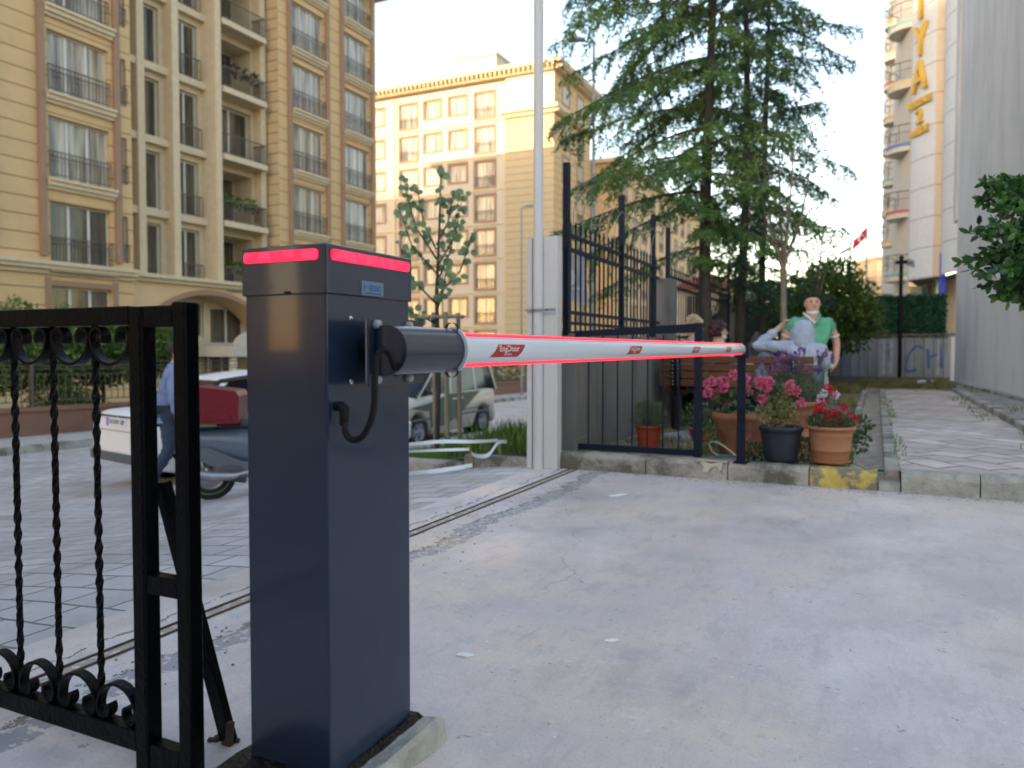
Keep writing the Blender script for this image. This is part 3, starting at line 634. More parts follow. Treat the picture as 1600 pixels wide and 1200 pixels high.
# white post with its two covers
wp = thing('white_post', 'tall chipped white steel post boxed by two covers beside the fixed gate leaf', 'post', at(UWW(841, 5.7), 5.7, 0), -A0)
MB().lathe([(.043, -.05), (.043, 1.92), (.039, 1.93), (.037, 5.6)], 20).build('pole', M['postw'], wp)
MB().box(-.088, -.045, -.03, .03, 0, 1.86).build('cover', M['postw'], wp, bevel=.004)
MB().box(.046, .165, .0, .10, .0, 1.87).build('cover', M['postw'], wp, bevel=.004)
mb = MB(); mb.box(-.092, .168, -.05, -.046, 1.27, 1.29); mb.lathe([(.008, 0), (.008, .02)], 8, (-.02, -.06, 1.28), 'y'); mb.lathe([(.006, 0), (.006, .03)], 8, (.1, -.07, 1.28), 'y'); mb.build('clamp', M['galv'], wp)
# ================================================================ side concrete wall + fence on it
WF = -2.36
def fence_run(name, label, w, u0, u1, zb, zt, tall, group=None, n=None, ang=0):
    f = thing(name, label, 'fence', at(w, u0, 0), -A0 + ang, group); Ln = u1 - u0
    for z0, z1 in ((zt - .10, zt - .07), (zt - .22, zt - .185), (zb + .16, zb + .19), (zb + .075, zb + .10)):
        MB().box(-.014, .014, 0, Ln, z0, z1).build('rail', M['rail'], f)
    n = n or int(Ln / .125); pm = None; rm = None
    for i in range(1, n):
        y = Ln * i / n
        if pm is None:
            mb = MB(); mb.box(-.007, .007, -.007, .007, zb, zt); mb.add([(-.012, -.012, zt), (.012, -.012, zt), (.012, .012, zt), (-.012, .012, zt), (0, 0, zt + .05)], [(0, 1, 4), (1, 2, 4), (2, 3, 4), (3, 0, 4), (3, 2, 1, 0)])
            pm = mb.mesh('picket', M['rail'])
        link('picket', pm, f, (0, y, 0))
    for y in tall:
        MB().box(-.025, .025, y - .025, y + .025, zb - .02, zt + .50).build('post', M['rail'], f)
        # curved anti-climb rods
    mb = MB()
    k = int(Ln / .24)
    for i in range(k):
        y = .2 + (Ln - .3) * i / k; h = zt + .02
        mb.tube([(0, y, zt - .1), (0, y, h + .10), (.02, y + .04, h + .24), (.05, y + .09, h + .30), (.09, y + .13, h + .24)], .004, 5)
    mb.build('curved_rods', M['galv'], f); return f
w_ = thing('concrete_wall', 'stained grey concrete garden wall behind the plain gate leaf, carrying the steel fence', 'wall', at(-2.4, KU + .12, 0), -A0)
mb = MB(); mb.box(0, .14, .05, 3.05, -.3, 1.10); mb.build('panel', M['cwall'], w_)
mb = MB(); mb.box(.14, .17, .05, 14.6, -.3, .22); mb.build('footing', M['cwall'], w_)
for k in range(1, 5): MB().box(.141, .146, .05 + k * .6, .062 + k * .6, .22, 1.10).build('joint', M['soil'], w_)
mb = MB(); mb.box(0, .14, 3.42, 14.6, -.3, .95); mb.build('panel', M['cwall'], w_)
mb = MB(); mb.box(-.06, .2, 3.06, 3.41, -.3, 1.80); mb.build('pillar', M['cwall'], w_)
mb = MB(); mb.box(-.06, .2, 8.0, 8.35, -.2, 1.75); mb.build('pillar', M['cwall'], w_)
fence_run('steel_fence', 'dark steel picket fence on the concrete wall, the nearer section beside the white post', -2.33, KU + .15, KU + 3.15, 1.10, 2.0, (.04, 1.55, 2.75))
fence_run('steel_fence', 'farther section of dark picket fence beyond the grey pillar, behind the seated women', -2.33, KU + 3.55, KU + 8.1, .95, 1.95, (.04, 2.2, 4.3))
fence_run('steel_fence', 'farthest section of dark picket fence behind the cedar trunks', -2.33, KU + 8.5, KU + 14.6, .95, 1.9, (.04, 3, 5.9))
bn = thing('banner', 'pale printed cloth banner hung behind the steel fence beside the white post', 'banner', P(897, 434, 6.9), 0)
mb = MB(); mb.add([(-.145, 0, .22), (.1, .02, .2), (.13, .05, -.24), (-.145, 0, -.18)], [(0, 1, 2, 3)]); mb.add([(-.145, .004, .22), (.1, .024, .2), (.13, .054, -.24), (-.145, .004, -.18)], [(3, 2, 1, 0)])
mb.build('cloth', M['banner'], bn); mb = MB(); mb.ball((-.02, -.002, .0), .05, 8, 5, (1, .05, 1.3)); mb.ball((.03, .0, -.1), .04, 8, 5, (1.6, .05, .3)); mb.build('print', M['flaggrey'], bn)
# ================================================================ grey wall building, back fence
p1 = PG(1491, 603, .12); p2_ = PG(1600, 633, .12); dv = (p2_ - p1); dv.z = 0; dv.normalize(); pn = p1 + dv * 14; ang = atan2(dv.y, dv.x)
gw = thing('blank_grey_building', 'huge blank grey rendered building wall filling the right edge of the photo', 'building', (p1.x, p1.y, 0), ang)
mb = MB(); mb.box(0, 11, 0, 12, -.5, 13.5); mb.build('wall', M['gwall'], gw)
mb = MB(); mb.box(-.5, -.002, -.02, 11.9, 3.9, 13.45); mb.build('upper_cladding', M['gwall'], gw)
mb = MB(); mb.box(.0, 11, -.10, -.0, -.2, .24); mb.build('base_strip', M['kerb'], gw)
# back fence: boards and green panel
bu = 20.6
bf = thing('board_fence', 'grey weathered board fence with blue spray letters closing the far end of the path', 'fence', at(-2.2, bu, 0), -A0)
mb = MB(); mb.box(0, 3.75, 0, .06, .30, 1.27); mb.build('boards', M['plank'], bf)
mb = MB(); mb.box(0, 3.9, -.03, .08, 1.27, 1.33); mb.box(0, 3.75, -.02, .08, -.1, .30); mb.build('rails', M['cwall'], bf)
mb = MB(); mb.box(3.76, 4.1, -.03, .12, -.1, 1.25); mb.build('end_panel', M['gwall'], bf)
def gpx(px): return UWW(px, bu) + 2.2
def stroke(mb, pts, r=.028):
    mb.tube([(gpx(x), -.004, P(x, y, UD(x, bu)).z) for x, y in pts], [r * random.uniform(.7, 1.1) for _ in pts], 6)
mb = MB()
stroke(mb, [(q.x, q.y) for q in catmull([(1442, 545, 0), (1432, 541, 0), (1421, 552, 0), (1415, 568, 0), (1418, 580, 0), (1432, 577, 0)], 5)])
stroke(mb, [(1449, 545), (1450, 560), (1451, 576)]); stroke(mb, [(1449, 560), (1460, 555), (1469, 552)]); stroke(mb, [(1468, 540), (1470, 558), (1471, 575)], .034)
stroke(mb, [(1375, 541), (1390, 538), (1394, 545)], .02); stroke(mb, [(1388, 545), (1393, 578)], .02)
o = mb.build('spray_letters', M['graf'], bf); 
for v in o.data.vertices: v.co.y = -.004 + (v.co.y + .004) * .08
mb = MB()
for x0_, x1_ in ((1378, 1384), (1390, 1394), (1464, 1468), (1483, 1488)): mb.box(gpx(x0_), gpx(x1_), -.008, -.002, .35, 1.2)
mb.build('white_smears', mat('white smear', (.42, .43, .44), .9, var=.3, scale=6), bf)
gp = thing('green_hedge_panel', 'dark green artificial hedge screen fixed above the board fence', 'hedge screen', at(-2.2, bu, 1.3), -A0)
mb = MB(); mb.box(0, gpx(1477), .02, .06, -.03, .93); mb.build('backing', mat('green mesh', (.008, .05, .03), .9, var=.3, scale=20), gp)
mb = MB(); rnd = random.Random(5)
for i in range(9000):
    x = rnd.uniform(0, gpx(1478)); z = rnd.uniform(-.05, .97 + .02 * sin(x * 9)); mb.leaf((x, rnd.uniform(-.03, .02), z), (rnd.uniform(-1, 1), rnd.uniform(-.8, .2), rnd.uniform(-1, .6)), .06, .035)
mb.build('plastic_leaves', M['fakehedge'], gp)
# ================================================================ buildings
def wall_open(mb, x0, x1, z0, z1, ops, dep=.25, y=0):
    """front skin at y with rectangular openings (x0,x1,z0,z1) and their reveals going inward (+y)"""
    xs = sorted({x0, x1} | {o[0] for o in ops} | {o[1] for o in ops}); zs = sorted({z0, z1} | {o[2] for o in ops} | {o[3] for o in ops})
    xs = [x for x in xs if x0 <= x <= x1]; zs = [z for z in zs if z0 <= z <= z1]
    for i in range(len(xs) - 1):
        for j in range(len(zs) - 1):
            cx_, cz_ = (xs[i] + xs[i+1]) / 2, (zs[j] + zs[j+1]) / 2
            if any(o[0] < cx_ < o[1] and o[2] < cz_ < o[3] for o in ops): continue
            mb.add([(xs[i], y, zs[j]), (xs[i+1], y, zs[j]), (xs[i+1], y, zs[j+1]), (xs[i], y, zs[j+1])], [(0, 1, 2, 3)])
    for a, b_, c, d in ops:
        mb.add([(a, y, c), (b_, y, c), (b_, y, d), (a, y, d), (a, y+dep, c), (b_, y+dep, c), (b_, y+dep, d), (a, y+dep, d)], [(0, 1, 5, 4), (1, 2, 6, 5), (2, 3, 7, 6), (3, 0, 4, 7)])
WC = {}
def window(parent, M4, ang, x0, x1, z0, z1, dep=.2, mull=2, rail=0, glass='glass', arch=False, surround=0, sm='brown'):
    """window in a facade: frame with mullions > pane, railing. M4 maps facade (x, y inward, z) to the building."""
    w_, h = round(x1 - x0, 2), round(z1 - z0, 2); key = (w_, h, mull, rail, glass, surround, sm)
    if key not in WC:
        t = .06; mb = MB()
        mb.box(-w_/2, -w_/2 + t, -.03, .04, 0, h); mb.box(w_/2 - t, w_/2, -.03, .04, 0, h); mb.box(-w_/2 + t, w_/2 - t, -.03, .04, h - t, h); mb.box(-w_/2 + t, w_/2 - t, -.03, .04, 0, t)
        for i in range(mull):
            x = -w_/2 + w_ * (i + 1) / (mull + 1); mb.box(x - .05, x + .05, -.04, .04, t, h - t)
        fm = mb.mesh('window', M['frame'])
        mb = MB(); mb.box(-w_/2 + t, w_/2 - t, .0, .02, t, h - t); gm = mb.mesh('pane', M[glass]); rm = None
        if rail:
            mb = MB(); y = -dep - .06; mb.box(-w_/2, w_/2, y - .02, y + .02, rail - .04, rail); mb.box(-w_/2, w_/2, y - .015, y + .015, .1, .13); mb.box(-w_/2, w_/2, y - .012, y + .012, rail - .22, rail - .19)
            n = int(w_ / .14)
            for i in range(n + 1):
                x = -w_/2 + w_ * i / n; mb.box(x - .009, x + .009, y - .009, y + .009, .1, rail)
            for x in (-w_/2, w_/2 - .03): mb.box(x, x + .03, y, -dep + .0, rail - .04, rail)
            rm = mb.mesh('railing', M['rframe'])
        sm_ = None
        if surround:
            mb = MB(); q = surround; y0, y1 = -dep - .03, -dep + .01
            mb.box(-w_/2 - q, -w_/2, y0, y1, -q, h + q); mb.box(w_/2, w_/2 + q, y0, y1, -q, h + q); mb.box(-w_/2, w_/2, y0, y1, h, h + q); mb.box(-w_/2, w_/2, y0, y1, -q, 0)
            sm_ = mb.mesh('surround', M[sm])
        WC[key] = (fm, gm, rm, sm_)
    fm, gm, rm, sm_ = WC[key]
    p = M4 @ V(((x0 + x1) / 2, dep, z0)); o = link('window', fm, parent, p, ang)
    link('pane', gm, o)
    if rm: link('railing', rm, o)
    if sm_: link('surround', sm_, o)
    return o
def face(o, d):     # origin (local), direction along: returns matrix, angle
    a = atan2(d[1], d[0]); return Matrix.Translation(V(o)) @ Matrix.Rotation(a, 4, 'Z'), a
# ---- tan apartment block on the left: facade plane w = FW, along u
FW = -26.5
A = thing('apartment_block', 'tall tan apartment block with glazed balcony bay and tower at the left', 'apartment building', at(FW, 0, 0), -A0)
TOP = 21.4
fl = [3.2 + 3.02 * k for k in range(7)]       # window heads
# wing: facade x along u
u_a, u_b = -26, 21.06
Mw, aw = face((0, 0, 0), (0, 1))       # facade x = u, inward = -w
cols = []
uc = 18.9
while uc > u_a + 3: cols.append(uc); uc -= 4.75
ops = []
wins = []
for c in cols:
    for k, t in enumerate(fl):
        z0, z1 = (t - 2.2, t - .02) if k else (1.75, 3.2)
        if k == 0: z0, z1 = 1.75, 3.2
        ops.append((c - 1.2, c + 1.2, z0, z1)); wins.append((c - 1.2, c + 1.2, z0, z1, k))
nar = [(20.55, 20.85, t - 1.9, t - .1, k) for k, t in enumerate(fl) if k]
mb = MB(Mw); wall_open(mb, u_a, u_b, -1.6, TOP, ops + [n[:4] for n in nar], .3); 
mb.add([(u_a, 0, -1.6), (u_a, 16, -1.6), (u_a, 16, TOP), (u_a, 0, TOP)], [(0, 1, 2, 3)]); mb.add([(u_b, 0, -1.6), (u_b, 16, -1.6), (u_b, 16, TOP), (u_b, 0, TOP)], [(3, 2, 1, 0)]); mb.add([(u_a, 0, TOP), (u_b, 0, TOP), (u_b, 16, TOP), (u_a, 16, TOP)], [(0, 1, 2, 3)]); mb.add([(u_a, 16, -1.6), (37.3, 16, -1.6), (37.3, 16, TOP), (u_a, 16, TOP)], [(0, 1, 2, 3)])
mb.build('wing_wall', M['tan'], A)
mb = MB(Mw)
for c in cols:
    for s_ in (-1, 1):
        x = c + s_ * 1.48; mb.box(x - .12, x + .12, -.14, .0, 4.25, TOP)
        mb.box(c + s_*1.33 - .1, c + s_*1.33 + .1, -.05, .0, 1.5, 3.5)
    mb.box(c - 1.23, c + 1.23, -.05, -.001, 3.22, 3.42)
mb.build('pilasters', M['brown'], A)
mb = MB(Mw)
for c in cols:
    for k, t in enumerate(fl):
        if k == 0: continue
        for (z0, z1, p_) in ((t - 2.34, t - 2.24, .30), (t - 2.50, t - 2.34, .22), (t - 2.62, t - 2.50, .12)): mb.box(c - 1.34, c + 1.34, -p_, .0, z0, z1)
for z0, z1, p_ in ((3.62, 3.78, .12), (3.78, 3.92, .28), (3.92, 4.06, .36)): mb.box(u_a, u_b, -p_, -.001, z0, z1)
mb.build('mouldings', M['stone'], A)
for i, (a, b_, z0, z1, k) in enumerate(wins):
    if a < 4: continue
    window(A, Mw, aw, a, b_, z0, z1, .22, 2, .95 if k else 0, 'glass' if k > 1 else 'glassd')
for (a, b_, z0, z1, k) in nar: window(A, Mw, aw, a, b_, z0, z1, .2, 0, .7, 'glassd')
# tower
t0, t1 = 29.3, 37.35
ops = []; tw = []
for (a, b_, dz) in ((30.25, 32.75, 0), (34.4, 36.75, 0)):
    for k, t in enumerate(fl):
        if k == 6: t += -.3 if False else 0
        z0 = t - 2.3 if k else 1.2
        ops.append((a, b_, z0, t)); tw.append((a, b_, z0, t, k))
mb = MB(Mw); wall_open(mb, t0, t1, -1.6, TOP, ops, .3); mb.build('tower_wall', M['tan'], A)
mb = MB(Mw); mb.add([(t0, 0, -1.6), (t0, 16, -1.6), (t0, 16, TOP), (t0, 0, TOP)], [(3, 2, 1, 0)][::-1]); mb.add([(t1, 0, -1.6), (t1, 16, -1.6), (t1, 16, TOP), (t1, 0, TOP)], [(3, 2, 1, 0)]); mb.add([(t0, 0, TOP), (t1, 0, TOP), (t1, 16, TOP), (t0, 16, TOP)], [(0, 1, 2, 3)])
mb.build('tower_side_wall', M['tan_side'], A)
mb = MB(Mw)
for a, b_ in ((30.25, 32.75), (34.4, 36.75)):
    for x in (a - .2, b_ + .2): mb.box(x - .13, x + .13, -.12, 0, .5, TOP - .1)
mb.build('pilasters', M['brown'], A)
mb = MB(Mw)
for a, b_ in ((30.25, 32.75), (34.4, 36.75)):
    for k, t in enumerate(fl):
        if k:
            for (z0, z1, p_) in ((t - 2.44, t - 2.33, .28), (t - 2.58, t - 2.44, .2), (t - 2.7, t - 2.58, .1)): mb.box(a - .06, b_ + .06, -p_, 0, z0, z1)
mb.box(t0 - .8, t1 + .9, -.9, 17, TOP + .02, TOP + .25); mb.box(t0 - .5, t1 + .5, -.55, 16.8, TOP - .22, TOP + .02); mb.box(u_a, 29, -.7, 16.6, TOP + .02, TOP + .4)
mb.build('cornices', M['stone'], A)
for a, b_, z0, z1, k in tw: window(A, Mw, aw, a, b_, z0, z1, .22, 2, .95 if k else 0, 'glass' if k > 1 else 'glassd')
# balcony bay between wing and tower (set back)
bd = 1.15
mb = MB(Mw)
bx0, bx1 = u_b, t0
bops = []
xs_ = [(u_b + .35, u_b + .95), (u_b + 1.35, u_b + 2.3), (u_b + 3.05, u_b + 4.35), (u_b + 5.2, u_b + 7.6)]
for j, (a, b_) in enumerate(xs_):
    for k, t in enumerate(fl):
        if k: bops.append((a, b_, t - 2.35, t + .05, j, k))
wall_open(mb, bx0, bx1, 3.9, TOP, [o[:4] for o in bops], 1.3, bd); mb.build('bay_wall', M['stone'], A)
mb = MB(Mw)
for j, (a, b_) in enumerate(xs_):
    pass
for x, p_ in ((u_b + 1.12, .35), (u_b + 2.68, .55), (u_b + 4.75, .85), (u_b + 7.9, .5)): mb.box(x - .17, x + .17, bd - p_, bd, 3.9, TOP)
mb.build('bay_columns', M['stone'], A)
mb = MB(Mw)
for k, t in enumerate(fl):
    if k:
        mb.box(bx0, bx1 - .004, bd - .28, bd - .001, t - 2.72, t - 2.42); mb.box(u_b + 5.0, u_b + 7.74, bd - .9, bd - .28, t - 2.70, t - 2.44)
mb.build('balcony_slabs', M['stone'], A)
rails = None
for (a, b_, z0, z1, j, k) in bops:
    window(A, Mw, aw, a + .02, b_ - .02, z0, z1 - .02, bd + (.2 if j < 3 else (1.2 if (k * 5) % 3 else .3)), 1 if j > 1 else 0, 0, 'glassd')
    if j >= 2:
        mb = MB(); wd_ = b_ - a + (.2 if j == 3 else 0); y = bd - (.8 if j == 3 else .2); n = int(wd_ / .16)
        mb.box(-wd_/2, wd_/2, -.02, .02, .92, .97); mb.box(-wd_/2, wd_/2, -.015, .015, .08, .12)
        for i in range(n + 1): x = -wd_/2 + wd_ * i / n; mb.box(x - .011, x + .011, -.011, .011, .08, .95)
        if j == 3:
            for x in (-wd_/2, wd_/2 - .03): mb.box(x, x + .03, .02, .8, .92, .97); mb.box(x, x + .03, .02, .8, .08, .12)
            for s_ in (-1, 1):
                for i in range(5): mb.box(s_*wd_/2 - .011, s_*wd_/2 + .011, .1 + i*.14, .12 + i*.14, .08, .95)
        me = mb.mesh('balcony_railing', M['rframe']); link('balcony_railing', me, A, Mw @ V(((a + b_) / 2, y, z0 - .1)), aw)
        if j == 3 and k in (1, 2, 4):
            mb = MB(); rnd = random.Random(k)
            for i in range(160): mb.leaf((rnd.uniform(-1, 1), rnd.uniform(-.1, .25), .75 + rnd.uniform(-.25, .35)), (rnd.uniform(-1, 1), rnd.uniform(-1, 1), 1), .2, .12)
            mb.build('balcony_plants', M['ball'] if k != 4 else M['dhair'], A, loc=Mw @ V(((a + b_) / 2, y + .15, z0)), rz=aw)
# arch under the bay
mb = MB(Mw); ac = (bx0 + bx1) / 2; hw_ = 3.75; pts = []
n = 18
zf = lambda x: 1.35 + 2.0 * sqrt(max(0, 1 - ((x - ac) / (hw_ + .02)) ** 2)) ** 1.3
xsA = [ac - hw_ + 2 * hw_ * i / n for i in range(n + 1)]
vs = []
for x in xsA: vs += [(x, .25, zf(x)), (x, .25, 3.95), (x, 1.6, zf(x))]
mb.add(vs, [(3*i, 3*i+3, 3*i+4, 3*i+1) for i in range(n)] + [(3*i, 3*i+2, 3*i+5, 3*i+3) for i in range(n)])
mb.add([(bx0, .25, -1.6), (ac - hw_, .25, -1.6), (ac - hw_, .25, 3.95), (bx0, .25, 3.95), (ac - hw_, 1.6, -1.6)], [(0, 1, 2, 3)])
mb.add([(bx1, .25, -1.6), (ac + hw_, .25, -1.6), (ac + hw_, .25, 3.95), (bx1, .25, 3.95)], [(0, 1, 2, 3)])
mb.add([(bx0, .25, 3.95), (bx1, .25, 3.95), (bx1, 2, 3.95), (bx0, 2, 3.95)], [(0, 1, 2, 3)])
mb.build('arched_front', M['tan_plain'], A)
mb = MB(Mw); vs = []
for x in xsA: vs += [(x, .2, zf(x)), (x, .2, zf(x) + .22), (x, .25, zf(x))]
mb.add(vs, [(3*i, 3*i+3, 3*i+4, 3*i+1) for i in range(n)]); mb.build('arch_trim', M['brown'], A)
mb = MB(Mw)
for z0, z1, p_ in ((3.7, 3.86, .1), (3.86, 4.02, -.05)): mb.box(bx0, bx1, p_, bd - .001, z0, z1)
mb.build('bay_cornice', M['stone'], A)
mb = MB(Mw); wall_open(mb, bx0, bx1, -1.6, 3.9, [(ac - 3.2, ac - 1.3, 1.5, 3.1), (ac - 1.0, ac + .8, 1.5, 3.1), (ac + 1.2, ac + 3.3, 1.2, 2.9)], .2, 1.6); mb.build('porch_wall', M['stone'], A)
for a, b_, z0, z1 in ((ac - 3.2, ac - 1.3, 1.5, 3.1), (ac - 1.0, ac + .8, 1.5, 3.1), (ac + 1.2, ac + 3.3, 1.2, 2.9)): window(A, Mw, aw, a, b_, z0, z1, 1.75, 1, 0, 'glassd')
# entrance portico
mb = MB(Mw); c = ac + 1.5
mb.box(c - 1.5, c + 1.9, -.9, 1.5, .62, 1.1)
for x in (c - 1.1, c + 1.3): mb.lathe([(.2, -1.6), (.17, .62)], 14, (x, -.6, 0))
pts = [(c + .2 + 1.2 * cos(pi * i / 12), .02 + 1.1 + .65 * sin(pi * i / 12)) for i in range(13)]; mb.prism(pts, -.8, -.5, 'y')
mb.build('entrance_portico', M['creamw'], A)
mb = MB(Mw); mb.box(c - .75, c + .95, 1.35, 1.45, -1.6, .6); dr = mb.build('entrance_door', M['glassd'], A)
mb = MB(Mw)
for x in (c - .75, c + .05, c + .9): mb.box(x, x + .06, 1.3, 1.345, -1.6, .6)
mb.build('door_frame', M['frame'], dr)
# ---- cream block in the middle: front along w at u = BU
BU = 61.3
B = thing('apartment_block', 'cream apartment block with square windows and corniced roof, behind the white post', 'apartment building', at(-25, BU, 0), -A0)
RT = 25.3
Mf, af = face((0, 0, 0), (1, 0))
def bx_(px): return UWW(px, BU) + 25
cx0 = bx_(792); cl = -26
cen = [bx_(640), bx_(677), bx_(716), bx_(758)]
for k in range(1, 4): cen.insert(0, cen[0] - 3.6)
ops = []; bw = []
for k in range(9):
    t = 23.7 - 3.03 * k
    for j, x in enumerate(cen):
        jj = (j - 3) % 4 if j >= 3 else j
        tall = j in (3, 6, 0); w_ = 1.9 if tall else 1.75
        z1 = t; z0 = t - (2.2 if tall else 1.55)
        ops.append((x - w_/2, x + w_/2, z0, z1)); bw.append((x - w_/2, x + w_/2, z0, z1, tall))
mb = MB(Mf); wall_open(mb, cl, cx0, -2.2, RT - .8, ops, .22); mb.build('front_wall', M['creamw'], B)
for a, b_, z0, z1, tall in bw: window(B, Mf, af, a, b_, z0, z1, .2, 1, .9 if tall else 0, 'glass', surround=.2)
mb = MB(Mf)
for k in range(9): mb.box(cl, cx0, -.10, -.001, 23.7 - 3.03*k - 2.62, 23.7 - 3.03*k - 2.46)
for x in [c_ + 2.0 for c_ in (cen[2], cen[6])] : mb.box(x - .12, x + .12, -.102, -.003, -2, RT - .9)
mb.build('string_courses', M['stone'], B)
mb = MB(Mf); mb.box(cx0, -.0, -.35, 8.7, -2.2, 21.6); mb.build('tower_wall', M['yelw'], B)
mb = MB(Mf); mb.box(cx0 + .05, -.0, -.30, 8.7, 21.6, RT - .6); mb.build('attic_wall', M['creamw'], B)
mb = MB(Mf)
mb.box(cx0 - .3, .55, -.95, 9.2, 21.3, 21.62); mb.box(cx0 - .1, .3, -.65, 9.0, 21.0, 21.3)
mb.box(cl, .9, -1.25, 9.6, RT - .35, RT); mb.box(cl, .5, -.75, 9.2, RT - .75, RT - .35)
for i in range(60):
    x = cl + i * .45
    if x < .4: mb.box(x, x + .16, -1.15, -.75, RT - .62, RT - .352)
for i in range(20): y = -.6 + i * .48; mb.box(.5, .85, y, y + .16, RT - .62, RT - .352); mb.box(.3, .52, y, y + .16, 21.08, 21.298)
mb.build('cornices', M['stone'], B)
mb = MB(Mf); mb.box(bx_(702), bx_(766), 1.2, 6, RT, RT + 2.1); mb.box(bx_(702) - .15, bx_(766) + .15, 1.05, 6.15, RT + 2.1, RT + 2.3); mb.build('roof_stair_house', M['creamw'], B)
mb = MB(Mf); mb.box(cl, -.1, .2, 8.6, RT - .1, RT + .05); mb.box(cl, cx0, .24, 8.6, -2.2, RT - .7); mb.build('rear_block', M['creamw'], B)
Ms, as_ = face((.0, 0, 0), (0, 1))
mb = MB(Ms); ops = []; 
for k in range(9):
    t = 23.9 - 3.03 * k - (.15 if k else 0)
    for x in (2.4, 6.0): ops.append((x - .75, x + .75, t - (1.5 if k == 0 else 2.1), t))
wall_open(mb, -.3, 8.75, -2.2, 21.0, [o for o in ops if o[3] < 21], .2, -.01); wall_open(mb, -.3, 8.75, 21.6, RT - .7, [o for o in ops if o[3] > 21], .2, -.01); mb.build('side_wall', M['tan'], B)
for o in ops: window(B, Ms, as_, o[0], o[1], o[2], o[3], .15, 1, .8 if o[3] < 21 else 0, 'glass', surround=.22)
# ---- more tan blocks behind the cedars
C_ = thing('apartment_block', 'tan apartment block glimpsed through the cedar branches', 'apartment building', at(-23, 72, 0), -A0)
Mc, ac_ = face((0, 0, 0), (0, 1)); ops = []
for k in range(6):
    for j in range(12): ops.append((2 + j*3.6, 3.5 + j*3.6, 15.5 - 3.03*k, 17.5 - 3.03*k))
mb = MB(Mc); wall_open(mb, 0, 46, -2.3, 19, ops, .2); mb.add([(0, 0, -2.3), (0, 12, -2.3), (0, 12, 19), (0, 0, 19)], [(0, 1, 2, 3)][::-1]); mb.add([(0, 0, 19), (46, 0, 19), (46, 12, 19), (0, 12, 19)], [(0, 1, 2, 3)]); mb.build('wall', M['tan_plain'], C_)
mb = MB(Mc); mb.box(-.5, 46.5, -.6, 12, 19, 19.4); mb.build('cornice', M['stone'], C_)
mb = MB(Mc); mb.prism([(.5, 19.4), (.5, 19.41), (23, 22.4), (45.5, 19.41), (45.5, 19.4)], 2, 11, 'y'); mb.build('roof', M['roof'], C_)
for o in ops: window(C_, Mc, ac_, o[0], o[1], o[2], o[3], .15, 1, .8, 'glass', surround=.2)
D2 = thing('low_house', 'low cream house seen through the pickets behind the cedar trunks', 'house', at(-14, 58, 0), -A0)
Md, ad = face((0, 0, 0), (1, 0)); ops = [(.9 + j*2.4, 2.1 + j*2.4, .2 + 3*k, 2.0 + 3*k) for j in range(2) for k in range(2)]
mb = MB(Md); wall_open(mb, 0, 5.4, -2, 5.4, ops, .2); mb.box(0, 5.4, .21, 9, -2, 5.4); mb.build('wall', M['creamw'], D2)
mb = MB(Md); mb.prism([(-.4, 5.42), (2.7, 6.6), (5.8, 5.42)], -.5, 9.4, 'y'); mb.build('roof', M['roof'], D2)
for o in ops: window(D2, Md, ad, *o, .15, 1, 0, 'glassd', surround=.15, sm='stone')
# ---- white residence on the right with curved balconies
def G3(px, D): p = P(px, 545, D); return (p.x, p.y)
Rb = thing('residence_tower', 'white residence tower with round balconies and vertical gold letters, beside the grey wall', 'apartment building', (*G3(1418, 40), 0), 0)
o_ = V((*G3(1418, 40), 0))
def g3(px, D): x, y = G3(px, D); return (x - o_.x, y - o_.y)
a_, b_, c_, d_, e_ = g3(1394, 46.5), g3(1418, 40), g3(1455, 38), g3(1470, 37.9), g3(1500, 35)
def panel(mb, p, q, z0, z1, n=1, bow=0):
    p = V((*p, 0)); q = V((*q, 0)); nr = (q - p).cross(V((0, 0, 1))).normalized(); pts = []
    for i in range(n + 1):
        t = i / n; s_ = p + (q - p) * t + nr * bow * 4 * t * (1 - t); pts.append(s_)
    vs = [(s_.x, s_.y, z) for s_ in pts for z in (z0, z1)]; mb.add(vs, [(2*i, 2*i+2, 2*i+3, 2*i+1) for i in range(n)], n > 1)
ZB = 4.5
mb = MB(); panel(mb, b_, c_, ZB, 26, 8, .12); panel(mb, d_, e_, ZB, 26, 6, .35); mb.build('panelled_wall', M['whitew'], Rb)
mb = MB(); panel(mb, c_, d_, ZB, 26); mb.build('peach_strip', M['peach'], Rb)
mb = MB(); panel(mb, a_, b_, -1, 26, 8, .4); far = g3(1700, 60); near = g3(1700, 35)
mb.add([(a_[0], a_[1], -1), (a_[0], a_[1], 26), (a_[0] + 6, a_[1] + 14, 26), (a_[0] + 6, a_[1] + 14, -1)], [(0, 1, 2, 3)])
mb.add([(*a_, 26), (*b_, 26), (*c_, 26), (*d_, 26), (*e_, 26), (*near, 26), (*far, 26), (a_[0] + 6, a_[1] + 14, 26)], [list(range(8))])
mb.build('side_wall', M['creamw'], Rb)
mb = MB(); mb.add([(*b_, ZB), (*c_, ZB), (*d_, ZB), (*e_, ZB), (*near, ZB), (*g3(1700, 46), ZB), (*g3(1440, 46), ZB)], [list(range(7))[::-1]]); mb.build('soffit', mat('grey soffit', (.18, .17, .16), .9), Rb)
mb = MB(); lo = [g3(1420, 46), g3(1445, 42.), g3(1500, 38)]; panel(mb, lo[0], lo[1], -1, ZB); panel(mb, lo[1], lo[2], -1, ZB); mb.build('ground_floor_wall', M['stone'], Rb)
mb = MB(); panel(mb, g3(1439, 41.9), g3(1446, 41.4), -.5, ZB - .1); mb.build('dark_doorway', M['glassd'], Rb)
